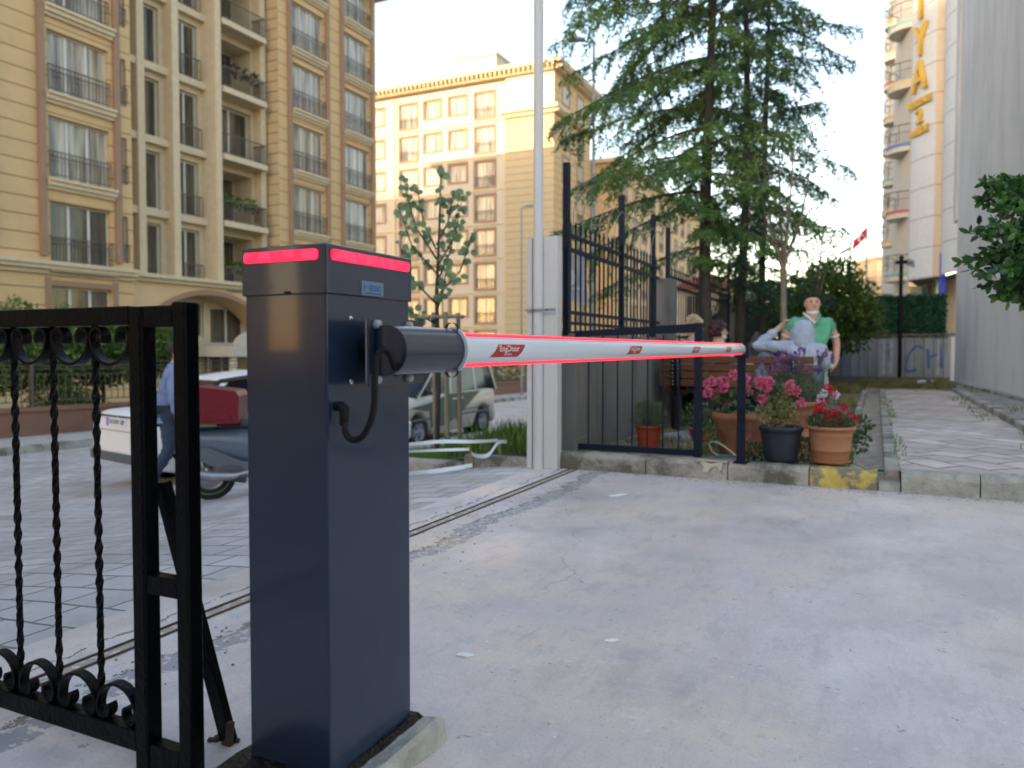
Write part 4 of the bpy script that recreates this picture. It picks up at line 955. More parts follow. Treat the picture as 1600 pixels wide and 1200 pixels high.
for (pxa, pxb, D_a, mm, z0, z1) in ((1458, 1461, 39.5, 'gsign', 2.2, 4.6), (1462.5, 1465, 39.2, 'ink', 2.4, 5.1), (1468, 1475.5, 37.2, 'blue', 2.2, 5.6)):
    x0_, y0_ = g3(pxa, D_a); x1_, y1_ = g3(pxb, D_a); mb = MB(); mb.box(x0_, x1_, y0_, y0_ + .12, z0, z1); mb.build('shop_sign', M[mm], Rb)
# gold letters
bc = V((c_[0] - b_[0], c_[1] - b_[1], 0)); la = atan2(bc.y, bc.x); bl = bc.length; bcn = bc.normalized(); nrm = bcn.cross(V((0, 0, 1)))
def gold(txt, size, z, sx=1, ex=.05):
    p = V((*b_, 0)) + bc * .5 + nrm * (.16 + ex); me = text_mesh(txt, size, M['gold'], ex, sx, .012)
    link('letter' if len(txt) < 3 else 'lettering', me, Rb, (p.x, p.y, z), rot=(R(90), 0, la))
zl = lambda y: P(1436, y, 39).z
gold('I', 1.5, zl(-82), 1.1); gold('T', 2.2, zl(8), .9, .09); gold('Y', 2.2, zl(66), .8, .09); gold('A', 2.2, zl(121), .8, .09)
gold('RESIDENCE', .46, zl(160), .82); gold('2', 1.0, zl(183), 1.1, .07); gold('A-BLOK', .5, zl(205), .85)
# balconies
def balcony(px, D, y, r, mm, name='balcony'):
    x0_, y0_ = g3(px, D); z = P(px, y, D).z; mb = MB(); n = 14
    pr = [(r * cos(R(100 + 200 * i / n)), r * sin(R(100 + 200 * i / n))) for i in range(n + 1)]
    mb.prism([(x, y_) for x, y_ in pr], -.25, 0, 'z'); bo_ = mb.build('balcony', M['creamw'], Rb, loc=(x0_, y0_, z))
    mb = MB(); vs = []
    for x, y_ in pr: vs += [(x*1.02, y_*1.02, -.02), (x*1.02, y_*1.02, .15)]
    mb.add(vs, [(2*i, 2*i+2, 2*i+3, 2*i+1) for i in range(n)], True); mb.build('parapet', M[mm], bo_)
    mb = MB(); mb.tube([(x, y_, 1.1) for x, y_ in pr], .025, 5); mb.tube([(x, y_, .7) for x, y_ in pr], .015, 5)
    for x, y_ in pr[::2]: mb.tube([(x, y_, .3), (x, y_, 1.1)], .018, 5)
    mb.build('railing', M['rframe'], bo_)
for y, mm in ((-60, 'bred'), (38, 'teal'), (130, 'byel'), (226, 'bblu'), (328, 'bred'), (425, 'teal')):
    balcony(1417, 41.2, y + 8, 1.15, mm)
for y, mm in ((-25, 'bblu'), (38, 'bora'), (90, 'bora'), (135, 'bred'), (188, 'bora'), (236, 'teal'), (285, 'teal'), (333, 'byel'), (380, 'bora')):
    balcony(1396, 47, y, .8, mm)
# small yellow building far behind
Y = thing('far_house', 'small yellow house far behind the green hedge screen', 'house', (*G3(1388, 90), 0), 0)
mb = MB(); mb.box(-1.5, 6, 0, 6, -2, 11.5); mb.build('wall', M['yelw'], Y)
mb = MB(); mb.box(-1.7, 6.2, -.6, 6.2, 11.5, 11.8); mb.box(-1.7, 6.2, -.6, 0, 8.2, 8.45); mb.box(-1.7, 6.2, -.6, 0, 5.2, 5.4); mb.build('balcony_slabs', M['stone'], Y)
# unseen block added behind the camera to keep this corner in the shade
S = thing('apartment_block', 'unseen high tan block added far behind the camera to cast shade', 'apartment building', at(-65, -130, 0), -A0)
Mz, az = face((48, 0, 0), (-1, 0)); ops = [(2 + j*4, 4 + j*4, 1 + 3*k, 2.8 + 3*k) for j in range(23) for k in range(14)]
mb = MB(Mz); wall_open(mb, 0, 98, -2, 45, ops, .2); mb.box(0, 98, .21, 12, -2, 45); mb.build('wall', M['tan_plain'], S)
mb = MB(Mz); mb.box(0, 98, .15, .2, 0, 44); mb.build('panes', M['glassd'], S)

Q = thing('unseen_reflection_block', 'unseen low brown building added close behind the camera to darken reflections', 'building', at(-5, -7.5, 0), -A0)  # added out of view so dark paint mirrors it instead of bright sky
Mq, aq = face((14, 0, 0), (-1, 0)); ops = [(1.2 + j*3.3, 3.0 + j*3.3, .9 + 3*k, 2.6 + 3*k) for j in range(5) for k in range(2)]
mb = MB(Mq); wall_open(mb, 0, 17.5, -.1, 6.2, ops, .2); mb.box(0, 17.5, .21, 6, -.1, 6.2); mb.build('wall', M['brown'], Q)
for o in ops: window(Q, Mq, aq, *o, .15, 1, 0, 'glassd')
mb = MB(Mq); mb.box(-.3, 17.8, -.4, 6.2, 6.2, 6.45); mb.build('eaves', M['stone'], Q)
# ================================================================ street side: brown wall with railing
SG = lambda u: H(-15, u) + .14
bw_ = thing('garden_wall', 'low brown painted garden wall with a dark railing along the far pavement', 'garden wall', at(-15.9, 0, 0), -A0)
mb = MB(); us = [-12 + i * 4 for i in range(19)]
mb.loft([[(0, u, SG(u) - .3), (0, u, SG(u) + .52), (-.25, u, SG(u) + .52), (-.25, u, SG(u) - .3)] for u in us], smooth=False); mb.build('wall', M['brownwall'], bw_)
mb = MB(); mb.loft([[(.05, u, SG(u) + .52), (.05, u, SG(u) + .60), (-.30, u, SG(u) + .60), (-.30, u, SG(u) + .52)] for u in us], smooth=False); mb.build('coping', M['brownwall'], bw_)
mb = MB()
for a, b_ in zip(us, us[1:]):
    for h in (.72, 1.28, 1.40, 1.47, 1.58): mb.tube([(-.12, a, SG(a) + h), (-.12, b_, SG(b_) + h)], .012, 5)
for i in range(330): u = -10 + i * .16; mb.box(-.128, -.112, u, u + .014, SG(u) + .7, SG(u) + 1.3)
mb.build('railing', M['rframe'], bw_)
for i in range(22): u = -9 + i * 2.4; MB().box(-.145, -.095, u, u + .05, SG(u) + .6, SG(u) + 1.62).build('railing_post', M['rframe'], bw_)
# ================================================================ vegetation helpers
def rv(r=1): return V((random.uniform(-r, r), random.uniform(-r, r), random.uniform(-r, r)))
def sph():
    while 1:
        v = rv()
        if .05 < v.length < 1: return v
def blob_leaves(mb, c, rad, n, L, Wd, shell=.55, lump=.35, seed=0, up=.2):
    c = V(c)
    for i in range(n):
        v = sph(); v = v.normalized() * (v.length ** .35 if random.random() < shell else v.length)
        k = 1 + lump * noise.noise(V((v.x*2.3 + seed, v.y*2.3, v.z*2.3))) + lump * .6 * noise.noise(V((v.x*6 + seed, v.y*6, v.z*6)))
        if noise.noise(V((v.x*4.2 + seed*3, v.y*4.2, v.z*4.2))) > .32: continue
        p = c + V((v.x*rad[0]*k, v.y*rad[1]*k, v.z*rad[2]*k)); d = rv() + v * .6 + V((0, 0, up)); q = random.uniform(.7, 1.2); mb.leaf(p, d, L*q, Wd*q)
def limbs(mb, base, top, r0, n=7, spread=.6, reach=.7, seed=1):
    rnd = random.Random(seed); base = V(base); top = V(top); mid = [base + (top - base) * t + V((rnd.uniform(-1, 1), rnd.uniform(-1, 1), 0)) * .03 * (top - base).length * (0 < t < 1) for t in (0, .25, .5, .75, 1)]
    mb.tube(mid, [r0, r0 * .85, r0 * .7, r0 * .5, r0 * .25], 8); tips = []
    for i in range(n):
        t = rnd.uniform(.4, .92); p = base + (top - base) * t; a = rnd.uniform(0, 2*pi) + i * 2.4; h = (top - base).length * (1 - t) * reach + spread * .3
        e = p + V((cos(a) * spread * (1.2 - t), sin(a) * spread * (1.2 - t), h)); m_ = (p + e) / 2 + V((cos(a), sin(a), -.3)) * spread * .12
        mb.tube([p, m_, e], [r0 * .4, r0 * .28, r0 * .12], 6); tips += [m_, e]
    return tips + [top]
# garden trees behind the brown wall
for i, (px, u_off, w, r, hc, lb) in enumerate(((48, 0, -17.6, 1.0, 1.62, 'round leafy garden tree behind the brown wall, leftmost in the photo'), (158, 0, -17.6, .95, 1.60, 'round leafy garden tree behind the brown wall, between second and third gate bar'), (232, 0, -18.2, .7, 1.7, 'yellowish garden tree behind the brown wall, mostly hidden by the gate post'), (-70, 0, -17.6, 1.0, 1.6, 'round leafy garden tree behind the brown wall just outside the left edge'))):
    u = WU(px, w); g_ = SG(u) + .1; t = thing('garden_tree', lb, 'tree', at(w, u, g_), 0, 'clipped trees behind the brown wall'); random.seed(20 + i)
    mb = MB(); limbs(mb, (0, 0, 0), (.1, 0, hc), .06, 6, .5, .6, i); mb.build('trunk', M['bark'], t)
    mb = MB(); blob_leaves(mb, (0, 0, hc + .12), (r * 1.3, r * 1.2, r * .95), 11000, .11, .06, .6, .35, i); mb.build('crown', M['hedge'], t)
for i, (px, w, lb) in enumerate(((112, -16.6, 'low dark shrub on the garden side of the brown wall, under the left trees'), (85, -16.7, 'smaller dark shrub beside the tree trunk behind the brown wall'))):
    u = WU(px, w); t = thing('garden_shrub', lb, 'shrub', at(w, u, SG(u) + .2), 0); mb = MB(); blob_leaves(mb, (0, 0, .42), (.6, .5, .35), 1800, .09, .035, .6, .4, i + 9); mb.build('leaves', M['ball'], t)
    mb = MB(); mb.tube([(0, 0, 0), (0, 0, .4)], .03, 6); mb.build('stem', M['bark'], t)
# hedge at the far end of the street
t = thing('hedge', 'long low green hedge along the far pavement, seen above the boom', 'hedge', at(-17, 30, H(-15, 30)), -A0); mb = MB(); random.seed(3)
for i in range(16): blob_leaves(mb, (0, -8 + i * 1.5, 1.0 + .2 * sin(i)), (.8, 1.1, .75), 600, .13, .07, .7, .3, i)
mb.build('leaves', M['ball'], t)
# lantern post in the garden
t = thing('garden_lantern', 'black garden lantern on a thin post behind the brown wall, seen between the gate posts', 'lantern', at(-19, WU(263, -19), -.8), 0)
MB().tube([(0, 0, 0), (0, 0, 2.1)], .03, 8).build('post', M['iron'], t)
mb = MB(); mb.lathe([(.05, 2.1), (.12, 2.16), (.16, 2.42)], 6, smooth=False); mb.build('glass_body', M['headl'], t)
mb = MB(); mb.lathe([(.19, 2.42), (.10, 2.52), (.03, 2.58), (0, 2.62)], 6, smooth=False)
for k in range(6): a = 2*pi*k/6; mb.tube([(.12*cos(a), .12*sin(a), 2.15), (.165*cos(a), .165*sin(a), 2.43)], .012, 4)
mb.build('lantern_frame', M['iron'], t)
# street lamps
def street_lamp(px, D, ytop, zb, lb, arm, r):
    p = P(px, ytop, D); t = thing('street_lamp', lb, 'street lamp', (p.x, p.y, zb), 0); h = p.z - zb
    MB().tube([(0, 0, 0), (0, 0, h * .3), (0, 0, h)], [r * 1.3, r, r * .65], 10).build('pole', M['galv'], t)
    mb = MB(); s_ = 1 if arm > 0 else -1
    mb.tube([(0, 0, h), (arm * .4, 0, h + .03)], r * .5, 8); mb.build('arm', M['galv'], t)
    mb = MB(); a = abs(arm); rings = []
    for k, (q, w_, hh) in enumerate(((.0, .03, .03), (.12, .07, .06), (.4, .15, .09), (.7, .16, .09), (.95, .10, .05), (1.0, .02, .02))):
        rings.append([(arm * (.3 + q * .7), w_ * cos(2*pi*j/10), h + .06 + hh * sin(2*pi*j/10) * (1 if sin(2*pi*j/10) > 0 else .5)) for j in range(10)])
    mb.loft(rings); mb.build('lamp_head', M['cap'], t)
street_lamp(928, 20, 66, -1.1, 'tall galvanised street lamp rising behind the steel fence and the cedars', -.72, .055)
street_lamp(815, 36, 324, -1.35, 'distant slim street lamp on the far pavement, left of the white post', .55, .05)
t = thing('camera_pole', 'dark pole with small camera and floodlight heads in front of the board fence', 'pole', P(1405, 598, 18.2), 0); t.location.z = 0
h = P(1405, 404, 18.2).z
MB().tube([(0, 0, 0), (0, 0, h)], .045, 10).build('pole', M['iron'], t)
mb = MB(); mb.box(-.12, -.05, -.05, .05, h - .13, h - .05); mb.box(.05, .12, -.05, .05, h - .12, h - .04); mb.ball((0, 0, h + .02), .06, 10, 6); mb.tube([(-.12, 0, h - .1), (.25, 0, h - .1)], .015, 6); mb.build('cameras', M['iron'], t)
mb = MB(); mb.add([(.16, 0, h - .16), (.34, .03, h - .2), (.33, .05, h - .03), (.17, .02, h - .0), (.16, .05, h - .16), (.34, .08, h - .2), (.33, .1, h - .03), (.17, .07, h - .0)], [(0, 1, 2, 3), (7, 6, 5, 4), (0, 4, 5, 1), (1, 5, 6, 2), (2, 6, 7, 3), (3, 7, 4, 0)]); mb.build('floodlight', M['cap'], t)
# flags
def flag(px, D, ytop, zb, y0, y1, dx, m, lb, star):
    p = P(px, ytop, D); t = thing('flagpole', lb, 'flagpole', (p.x, p.y, zb), 0); k = D / F
    MB().tube([(0, 0, 0), (0, 0, p.z - zb)], .05, 8).build('pole', M['cap'], t)
    z0 = P(px, y0, D).z - zb; z1 = P(px, y1, D).z - zb; W_ = dx * k; mb = MB(); vs = []; n = 8
    for i in range(n + 1):
        q = i / n
        vs += [(W_ * q, .06 * sin(q * 7), z0 + (z1 - z0) * q * .55), (W_ * q * 1.15, .06 * sin(q * 7 + .5), z0 + (z1 - z0) * (.45 + q * .55))]
    mb.add(vs, [(2*i, 2*i+2, 2*i+3, 2*i+1) for i in range(n)], True); f = mb.build('flag', m, t)
    if star:
        mb = MB(); cx_, cz_ = W_ * .5, (z0 + z1) / 2; pr = []
        for i in range(15): a = R(50 + 260 * i / 14); pr.append((cx_ + .2 * cos(a), -.12, cz_ + .2 * sin(a)))
        for i in range(15): a = R(310 - 260 * i / 14); pr.append((cx_ + .05 + .155 * cos(a) * 1.0, -.12, cz_ + .155 * sin(a)))
        for i in range(14): mb.add([pr[i], pr[i+1], pr[28-i], pr[29-i]], [(0, 1, 2, 3)])
        pts = [( (.09 if i % 2 == 0 else .037) * cos(R(180 + 36*i)), (.09 if i % 2 == 0 else .037) * sin(R(180 + 36*i))) for i in range(10)]
        mb.add([(cx_ + .22 + x, -.12, cz_ + z) for x, z in pts] + [(cx_ + .22, -.12, cz_)], [(i, (i+1) % 10, 10) for i in range(10)])
        mb.build('crescent_and_star', M['ink'], f)
flag(1355, 40, 348, 0, 354, 392, -20, M['flagred'], 'red flag with white crescent and star on a pole beyond the green screen', True)
flag(1329, 42, 376, 0, 384, 400, -16, M['flaggrey'], 'pale grey flag on a shorter pole left of the red flag', False)
# ================================================================ cars (local: x forward, y left, z up)
def wheel(parent, x, y, r, w_, side):
    mb = MB(); c = (x, y, r); mb.lathe([(r*.62, -w_/2), (r*.93, -w_/2), (r, -w_*.3), (r, w_*.3), (r*.93, w_/2), (r*.62, w_/2)], 28, c, 'y'); o = link('wheel', mb.mesh('wheel', M['tyre']), parent)
    mb = MB(); s_ = side * w_/2; mb.lathe([(0, -.02*side + s_), (r*.2, s_ - .01*side), (r*.22, s_ - .03*side), (r*.6, s_ - .035*side), (r*.65, s_)], 20, c, 'y')
    for k in range(6):
        a = 2*pi*k/6; mb.tube([(x + r*.15*cos(a), y + s_ - .012*side, r + r*.15*sin(a)), (x + r*.6*cos(a), y + s_ - .012*side, r + r*.6*sin(a))], r*.055, 5)
    mb.build('rim', M['rim'], o)
def car(name, lb, cat, loc, rz, Ls, top, cabin, hw, wr, wx, paint, rakes, boxy=0):
    """top: [(x, z)] body top outline front..rear at the belt; cabin: [(x, zroof)] roof line; x from rear (0) to front (L)"""
    t = thing(name, lb, cat, loc, rz)
    def zt(x, prof):
        for (x0, z0), (x1, z1) in zip(prof, prof[1:]):
            if x0 <= x <= x1: return z0 + (z1 - z0) * (x - x0) / (x1 - x0)
        return prof[0][1] if x < prof[0][0] else prof[-1][1]
    xs = sorted({0, .02, .08, .2, Ls - .25, Ls - .1, Ls - .03, Ls} | {Ls * i / 26 for i in range(27)})
    rings = []
    for x in xs:
        e0 = min(x, Ls - x); inset = .16 * max(0, 1 - e0 / .32) ** 2; w_ = hw - inset; z1 = zt(x, top); zb = .22 + .10 * max(0, 1 - e0 / .4)
        arch = 0
        for cxw in wx:
            d_ = abs(x - cxw)
            if d_ < wr * 1.22: arch = max(arch, sqrt((wr * 1.22) ** 2 - d_ ** 2) + wr)
        zb2 = max(zb, arch)
        half = [(w_ * .6, zb), (w_ * .9, zb if not arch else zb2), (w_, zb2 + .03 if zb2 + .03 < z1 - .1 else z1 - .1), (w_ * 1.0, (max(zb2, zb) + .05) * .45 + z1 * .55 if not arch else max(zb2 + .06, .72)), (w_ * .985, z1 - .1), (w_ * .93, z1 - .02), (w_ * .72, z1 + .012)]
        if inset > .05: half = [(a_ , b_) for a_, b_ in half]
        rings.append([(x, y, z) for y, z in half] + [(x, -y, z) for y, z in half[::-1]])
    mb = MB(); mb.loft(rings); body = mb.build('body', paint, t)
    # cabin glass and roof
    gl = []; ro = []
    cx = [c[0] for c in cabin]; N_ = 18; xs2 = [cx[0] + (cx[-1] - cx[0]) * i / N_ for i in range(N_ + 1)]; xs2 = sorted(set(xs2) | set(cx))
    for x in xs2:
        zb = zt(x, top) - .03; zr = zt(x, cabin); f = (zr - zb) / .5; wb = hw * .95; wt = wb - (.20 - .10 * boxy) * f; wt = max(wt, .3)
        gl.append([(x, wb, zb), (x, wt, zr - .03), (x, wt * .8, zr), (x, -wt * .8, zr), (x, -wt, zr - .03), (x, -wb, zb)])
    mb = MB(); mb.loft(gl, smooth=False); mb.build('windows', M['carglass'], t)
    rf = []
    for x, g_ in zip(xs2, gl):
        if rakes[0] <= x <= rakes[1]:
            (_, wt, zr), (_, w8, zr2) = g_[1], g_[2]; rf.append([(x, wt + .012, zr - .05), (x, wt + .006, zr - .02), (x, w8, zr + .025), (x, w8 * .5, zr + .05), (x, -w8 * .5, zr + .05), (x, -w8, zr + .025), (x, -wt - .006, zr - .02), (x, -wt - .012, zr - .05)])
    mb = MB(); mb.loft(rf); 
    roof = mb.build('roof', paint, t)
    mb = MB()
    def pil(x0, x1, wd_=.035):
        for s_ in (1, -1):
            a = V((x0, s_ * hw * .955, zt(x0, top) - .04)); zr = zt(x1, cabin); zb = zt(x1, top) - .03; f = (zr - zb) / .5; wt = max(hw * .95 - (.20 - .10 * boxy) * f, .3); b_ = V((x1, s_ * (wt + .01), zr - .03))
            mb.loft([[a + V((-wd_, 0, 0)), a + V((wd_, 0, 0)), a + V((wd_, -s_*.04, 0)), a + V((-wd_, -s_*.04, 0))], [b_ + V((-wd_, 0, 0)), b_ + V((wd_, 0, 0)), b_ + V((wd_, -s_*.04, 0)), b_ + V((-wd_, -s_*.04, 0))]], smooth=False)
    for a in rakes[2]: pil(*a)
    mb.build('pillars', paint, roof)
    for x in wx:
        for s_ in (1, -1):
            wheel(t, x, s_ * (hw - .11), wr, .2, s_)
    mb = MB()
    for x in wx:
        for s_ in (1, -1): mb.lathe([(0, 0), (wr * 1.2, 0), (wr * 1.2, .3)], 20, (x, s_ * (hw - .34) if s_ > 0 else -(hw - .34), wr + .02), 'y') if s_ > 0 else mb.lathe([(0, 0), (wr * 1.2, 0), (wr * 1.2, -.3)], 20, (x, -(hw - .34), wr + .02), 'y')
    mb.build('wheel_wells', M['rubber'], t)
    for s_ in (1, -1):
        mb = MB(); mb.box(-.012, .05, hw*.58, hw*.80, .80 if not boxy else .8, .94 if not boxy else 1.15) if s_ > 0 else mb.box(-.012, .05, -hw*.80, -hw*.58, .80, .98 if not boxy else 1.15); mb.build('tail_lamp', M['lamp'], t, bevel=.01)
        mb = MB(); mb.ball((Ls - .12, s_ * hw * .70, zt(Ls - .2, top) - .17), .15, 12, 8, (.9, 1.3, .65)); mb.build('headlight', M['headl'], t)
        mb = MB(); mx = rakes[3]; mb.ball((mx, s_ * (hw + .07), zt(mx, top) + .07), .09, 10, 6, (.6, 1, .75)); mb.build('wing_mirror', paint, t)
    mb = MB(); mb.box(-.03, .12, -hw * .86, hw * .86, .34, .46); mb.box(Ls - .12, Ls + .03, -hw*.86, hw*.86, .30, .44)
    mb.box(.5, Ls - .5, hw - .004, hw + .012, .52, .56); mb.box(.5, Ls - .5, -hw - .012, -hw + .004, .52, .56); mb.build('bumper', M['dplast'], t, bevel=.02)
    return t, zt
# white saloon, rear towards us
cpos = P(184, 690, 9.8); wq, uq = wu(cpos); cz = H(wq, uq)
hd = atan2(.78, .62)
topc = [(0, .88), (.12, .97), (.85, 1.0), (1.5, .98), (3.2, .96), (4.1, .82), (4.42, .62), (4.5, .5)]
cabc = [(.42, .985), (1.15, 1.38), (1.9, 1.46), (2.7, 1.44), (3.55, .95)]
car1, zt1 = car('parked_car', 'white saloon car parked across the street, rear end showing through the gate bars', 'car', (cpos.x, cpos.y, cz), hd, 4.5, topc, cabc, .86, .31, (.95, 3.55), M['carw'], (1.0, 2.85, ((.48, 1.12), (2.1, 2.1), (3.5, 2.75)), 2.95))
mb = MB(); mb.box(-.018, -.002, -.26, .26, .80, .91); pl_ = mb.build('number_plate', M['ink'], car1)
mb = MB(); mb.box(-.020, -.0185, .215, .258, .802, .908); mb.build('plate_band', M['blue'], pl_)
link('lettering', text_mesh('34 DNV 309', .085, M['iron'], .0005, .95, .001), pl_, (-.0195, -.02, .855), rot=(R(90), 0, R(-90)))
mb = MB(); mb.lathe([(.0, -.01), (.045, -.008), (.05, 0)], 14, (.0, 0, .885), 'x'); mb.build('badge', M['chrome'], car1)
mb = MB(); mb.box(-.006, .0, -.70, .70, .74, .745); mb.box(-.004, .05, -.72, .72, .925, .93); mb.build('boot_seam', M['rubber'], car1)
# minivan facing us
vw, vu = -10.05, 17.2
p0 = V((-1.08, 18.07, 0)); vz = H(-8.7, 14.5)
topv = [(0, 1.02), (.6, 1.06), (2.4, 1.04), (3.2, 1.02), (3.9, .88), (4.15, .66), (4.2, .5)]
cabv = [(0.02, 1.2), (.12, 1.55), (.35, 1.74), (1.2, 1.80), (2.3, 1.76), (3.45, 1.0)]
van, ztv = car('parked_van', 'champagne minivan with dark green side stripe parked beyond the grass verge', 'van', (p0.x, p0.y, vz), -(pi / 2 + A0) , 4.2, topv, cabv, .86, .31, (.78, 3.42), M['van'], (.0, 2.45, ((.06, .22), (1.05, 1.0), (2.15, 1.95), (3.4, 2.35)), 2.95), 1)
mb = MB(); sg = 1
pts = [(.75, 1.0), (2.35, .98), (2.6, .42), (3.1, .42), (3.15, .62), (3.5, .74), (3.62, .80), (2.9, .92), (2.3, .50)]
pts = [(.95, .99), (2.25, .99), (2.9, .86), (3.72, .78), (3.05, .68), (3.0, .36), (2.45, .36), (1.95, .50)]
mb.prism(pts, .862, .874, 'y'); mb.build('green_stripe', M['green'], van)
mb = MB(); mb.box(1.75, 1.93, .874, .90, .86, .90); mb.box(2.02, 2.2, .874, .90, .86, .90); mb.build('door_handle', M['van'], van)
mb = MB(); mb.box(1.98, 1.992, .870, .8765, .4, 1.02); mb.box(.5, 1.9, .872, .878, .62, .635); mb.build('door_seam', M['rubber'], van)
# taxi behind the white car
tp = P(378, 640, 19); tw_, tu = wu(tp)
car('parked_taxi', 'yellow taxi parked beyond the white saloon, a sliver seen above the red box', 'taxi', (tp.x - 1.6, tp.y - 1.4, H(tw_, tu)), hd - .1, 4.5, topc, cabc, .86, .31, (.95, 3.55), M['yellowcar'], (1.0, 2.85, ((.48, 1.12), (2.1, 2.1), (3.5, 2.75)), 2.95))
# ================================================================ scooter with delivery box (x forward)
sp_ = P(329, 740, 7.5); sw, su = wu(sp_); sz = H(sw, su)
s = thing('motor_scooter', 'grey blue motor scooter parked beyond the cabinet, rear wheel with green rim line', 'scooter', (sp_.x, sp_.y, sz), R(14))
def ell(mb, c, r, n=16, m=10): mb.ball(c, 1, n, m, r)
for x in (0, 1.32):
    mb = MB(); mb.lathe([(.13, -.045), (.195, -.05), (.232, -.025), (.238, 0), (.232, .025), (.195, .05), (.13, .045)], 28, (x, 0, .24), 'y'); wo = mb.build('wheel', M['tyre'], s)
    mb = MB(); mb.lathe([(0, -.03), (.05, -.05), (.06, -.02), (.15, -.03), (.155, -.048)], 20, (x, 0, .262), 'y'); mb.build('rim', M['rim'], wo)
    mb = MB(); mb.tube([(x + .195 * cos(2*pi*i/24), -.052, .262 + .195 * sin(2*pi*i/24)) for i in range(25)], .004, 5); mb.build('green_rim_line', M['lime'], wo)
mb = MB(); rings = []
for x, z0, z1, w_ in ((-.30, .56, .66, .05), (-.15, .46, .70, .11), (.05, .42, .72, .15), (.3, .34, .74, .17), (.5, .30, .68, .16), (.62, .28, .5, .14)):
    zc, hz = (z0+z1)/2, (z1-z0)/2; rings.append([(x, w_ * cos(2*pi*j/14), zc + hz * sin(2*pi*j/14)) for j in range(14)])
mb.loft(rings); mb.build('rear_body', M['scoot'], s)
mb = MB(); rings = []
for x, z0, z1, w_ in ((-.22, .70, .74, .07), (.0, .70, .79, .12), (.25, .71, .82, .14), (.5, .68, .78, .12), (.62, .66, .72, .08)):
    zc, hz = (z0+z1)/2, (z1-z0)/2; rings.append([(x, w_ * cos(2*pi*j/12), zc + hz * sin(2*pi*j/12)) for j in range(12)])
mb.loft(rings); mb.build('seat', M['shade'], s)
mb = MB(); mb.prism([(-.26, .50), (.0, .54), (.3, .40), (.9, .30), (.92, .22), (.3, .24), (-.05, .40)], -.17, .17, 'y'); mb.build('floor_board', M['scootd'], s, bevel=.02)
mb = MB(); mb.prism([(.88, .25), (1.0, .55), (1.06, .95), (1.12, .95), (1.16, .6), (1.05, .3)], -.19, .19, 'y'); mb.build('front_shield', M['scoot'], s, bevel=.03)
mb = MB(); mb.tube([(1.10, 0, .9), (1.32, 0, .262)], .03, 8); mb.tube([(1.0, -.33, 1.02), (1.08, -.1, 1.0), (1.08, .1, 1.0), (1.0, .33, 1.02)], .015, 8); mb.build('fork_and_handlebar', M['iron'], s)
mb = MB(); ell(mb, (1.12, 0, 1.0), (.1, .13, .09)); mb.build('headlamp_cowl', M['scoot'], s)
mb = MB(); mb.tube([(.45, -.14, .30), (.25, -.18, .26), (.05, -.19, .26), (-.18, -.19, .30)], [.025, .035, .05, .045], 12); mb.build('exhaust', M['rim'], s)
mb = MB(); mb.tube([(.1, -.15, .28), (.35, -.15, .24)], .06, 10); ell(mb, (.2, -.1, .3), (.2, .1, .1)); mb.build('engine', M['shade'], s)
mb = MB(); mb.tube([(-.05, -.1, .3), (-.1, -.12, .62)], .018, 8); mb.tube([(-.05, .1, .3), (-.1, .12, .62)], .018, 8); mb.build('shock_absorber', M['chrome'], s)
mb = MB(); mb.prism([(-.34, .46), (-.22, .55), (.0, .56), (.0, .53), (-.2, .5), (-.31, .42)], -.07, .07, 'y'); mb.build('mudguard', M['iron'], s)
mb = MB(); mb.box(-.30, .3, -.16, .16, .745, .765); mb.tube([(-.2, -.1, .66), (-.25, -.12, .77)], .012, 6); mb.tube([(-.2, .1, .66), (-.25, .12, .77)], .012, 6); mb.build('rack', M['iron'], s)
mb = MB(); mb.box(-.10, .08, -.17, -.15, .74, .765); mb.build('green_trim', M['lime'], s)
bxo = at(0, 0, 0); bo_ = thing('delivery_box', 'dark red delivery box mounted on the rack of the scooter', 'delivery box', s.location + V((.13, .03, .77)), R(8))
mb = MB(); mb.prism([(-.26, .0), (.18, .0), (.19, .26), (.16, .31), (-.22, .36), (-.26, .33)], -.24, .24, 'y'); mb.build('box', M['redbox'], bo_, bevel=.02)
mb = MB(); mb.prism([(-.12, .04), (.12, .04), (.09, .11), (-.09, .11)], -.252, -.243, 'y'); mb.build('pocket', M['redbox'], bo_)
mb = MB(); mb.box(-.268, -.262, -.2, .2, .03, .31); mb.build('white_label', mat('pale blue and white print', (.45, .62, .70), .5, var=.5, scale=7), bo_)
# ================================================================ grass verge, its kerb, ribbon, stakes, young tree
def vz_(w, u): return H(w, u) + .07
mb = MB(); vs = []; nw, nu = 10, 20
VW0, VW1, VU0, VU1 = -5.4, -2.62, 6.0, 13.5
for i in range(nw + 1):
    for j in range(nu + 1): w = VW0 + (VW1 - VW0)*i/nw; u = VU0 + (VU1 - VU0)*j/nu; vs.append((w, u, vz_(w, u)))
mb.add(vs, [(i*(nu+1)+j, (i+1)*(nu+1)+j, (i+1)*(nu+1)+j+1, i*(nu+1)+j+1) for i in range(nw) for j in range(nu)], True); tag(mb.build('verge_soil', M['soil'], rz=-A0), kind='structure')
random.seed(11)
def blades(mb, w0, w1, u0, u1, n, h, zf, wd_=.012, dens=None):
    for i in range(n):
        w, u = random.uniform(w0, w1), random.uniform(u0, u1)
        if dens and noise.noise(V((w * dens, u * dens, 3))) < -.05: continue
        hh = h * random.uniform(.5, 1.3) * (1 + .6 * noise.noise(V((w * 2, u * 2, 0)))); p = at(w, u, zf(w, u) - .01)
        d = V((random.uniform(-.5, .5), random.uniform(-.5, .5), 1)); mb.leaf(p, d, hh, wd_, (random.uniform(-1, 1), random.uniform(-1, 1), 0))
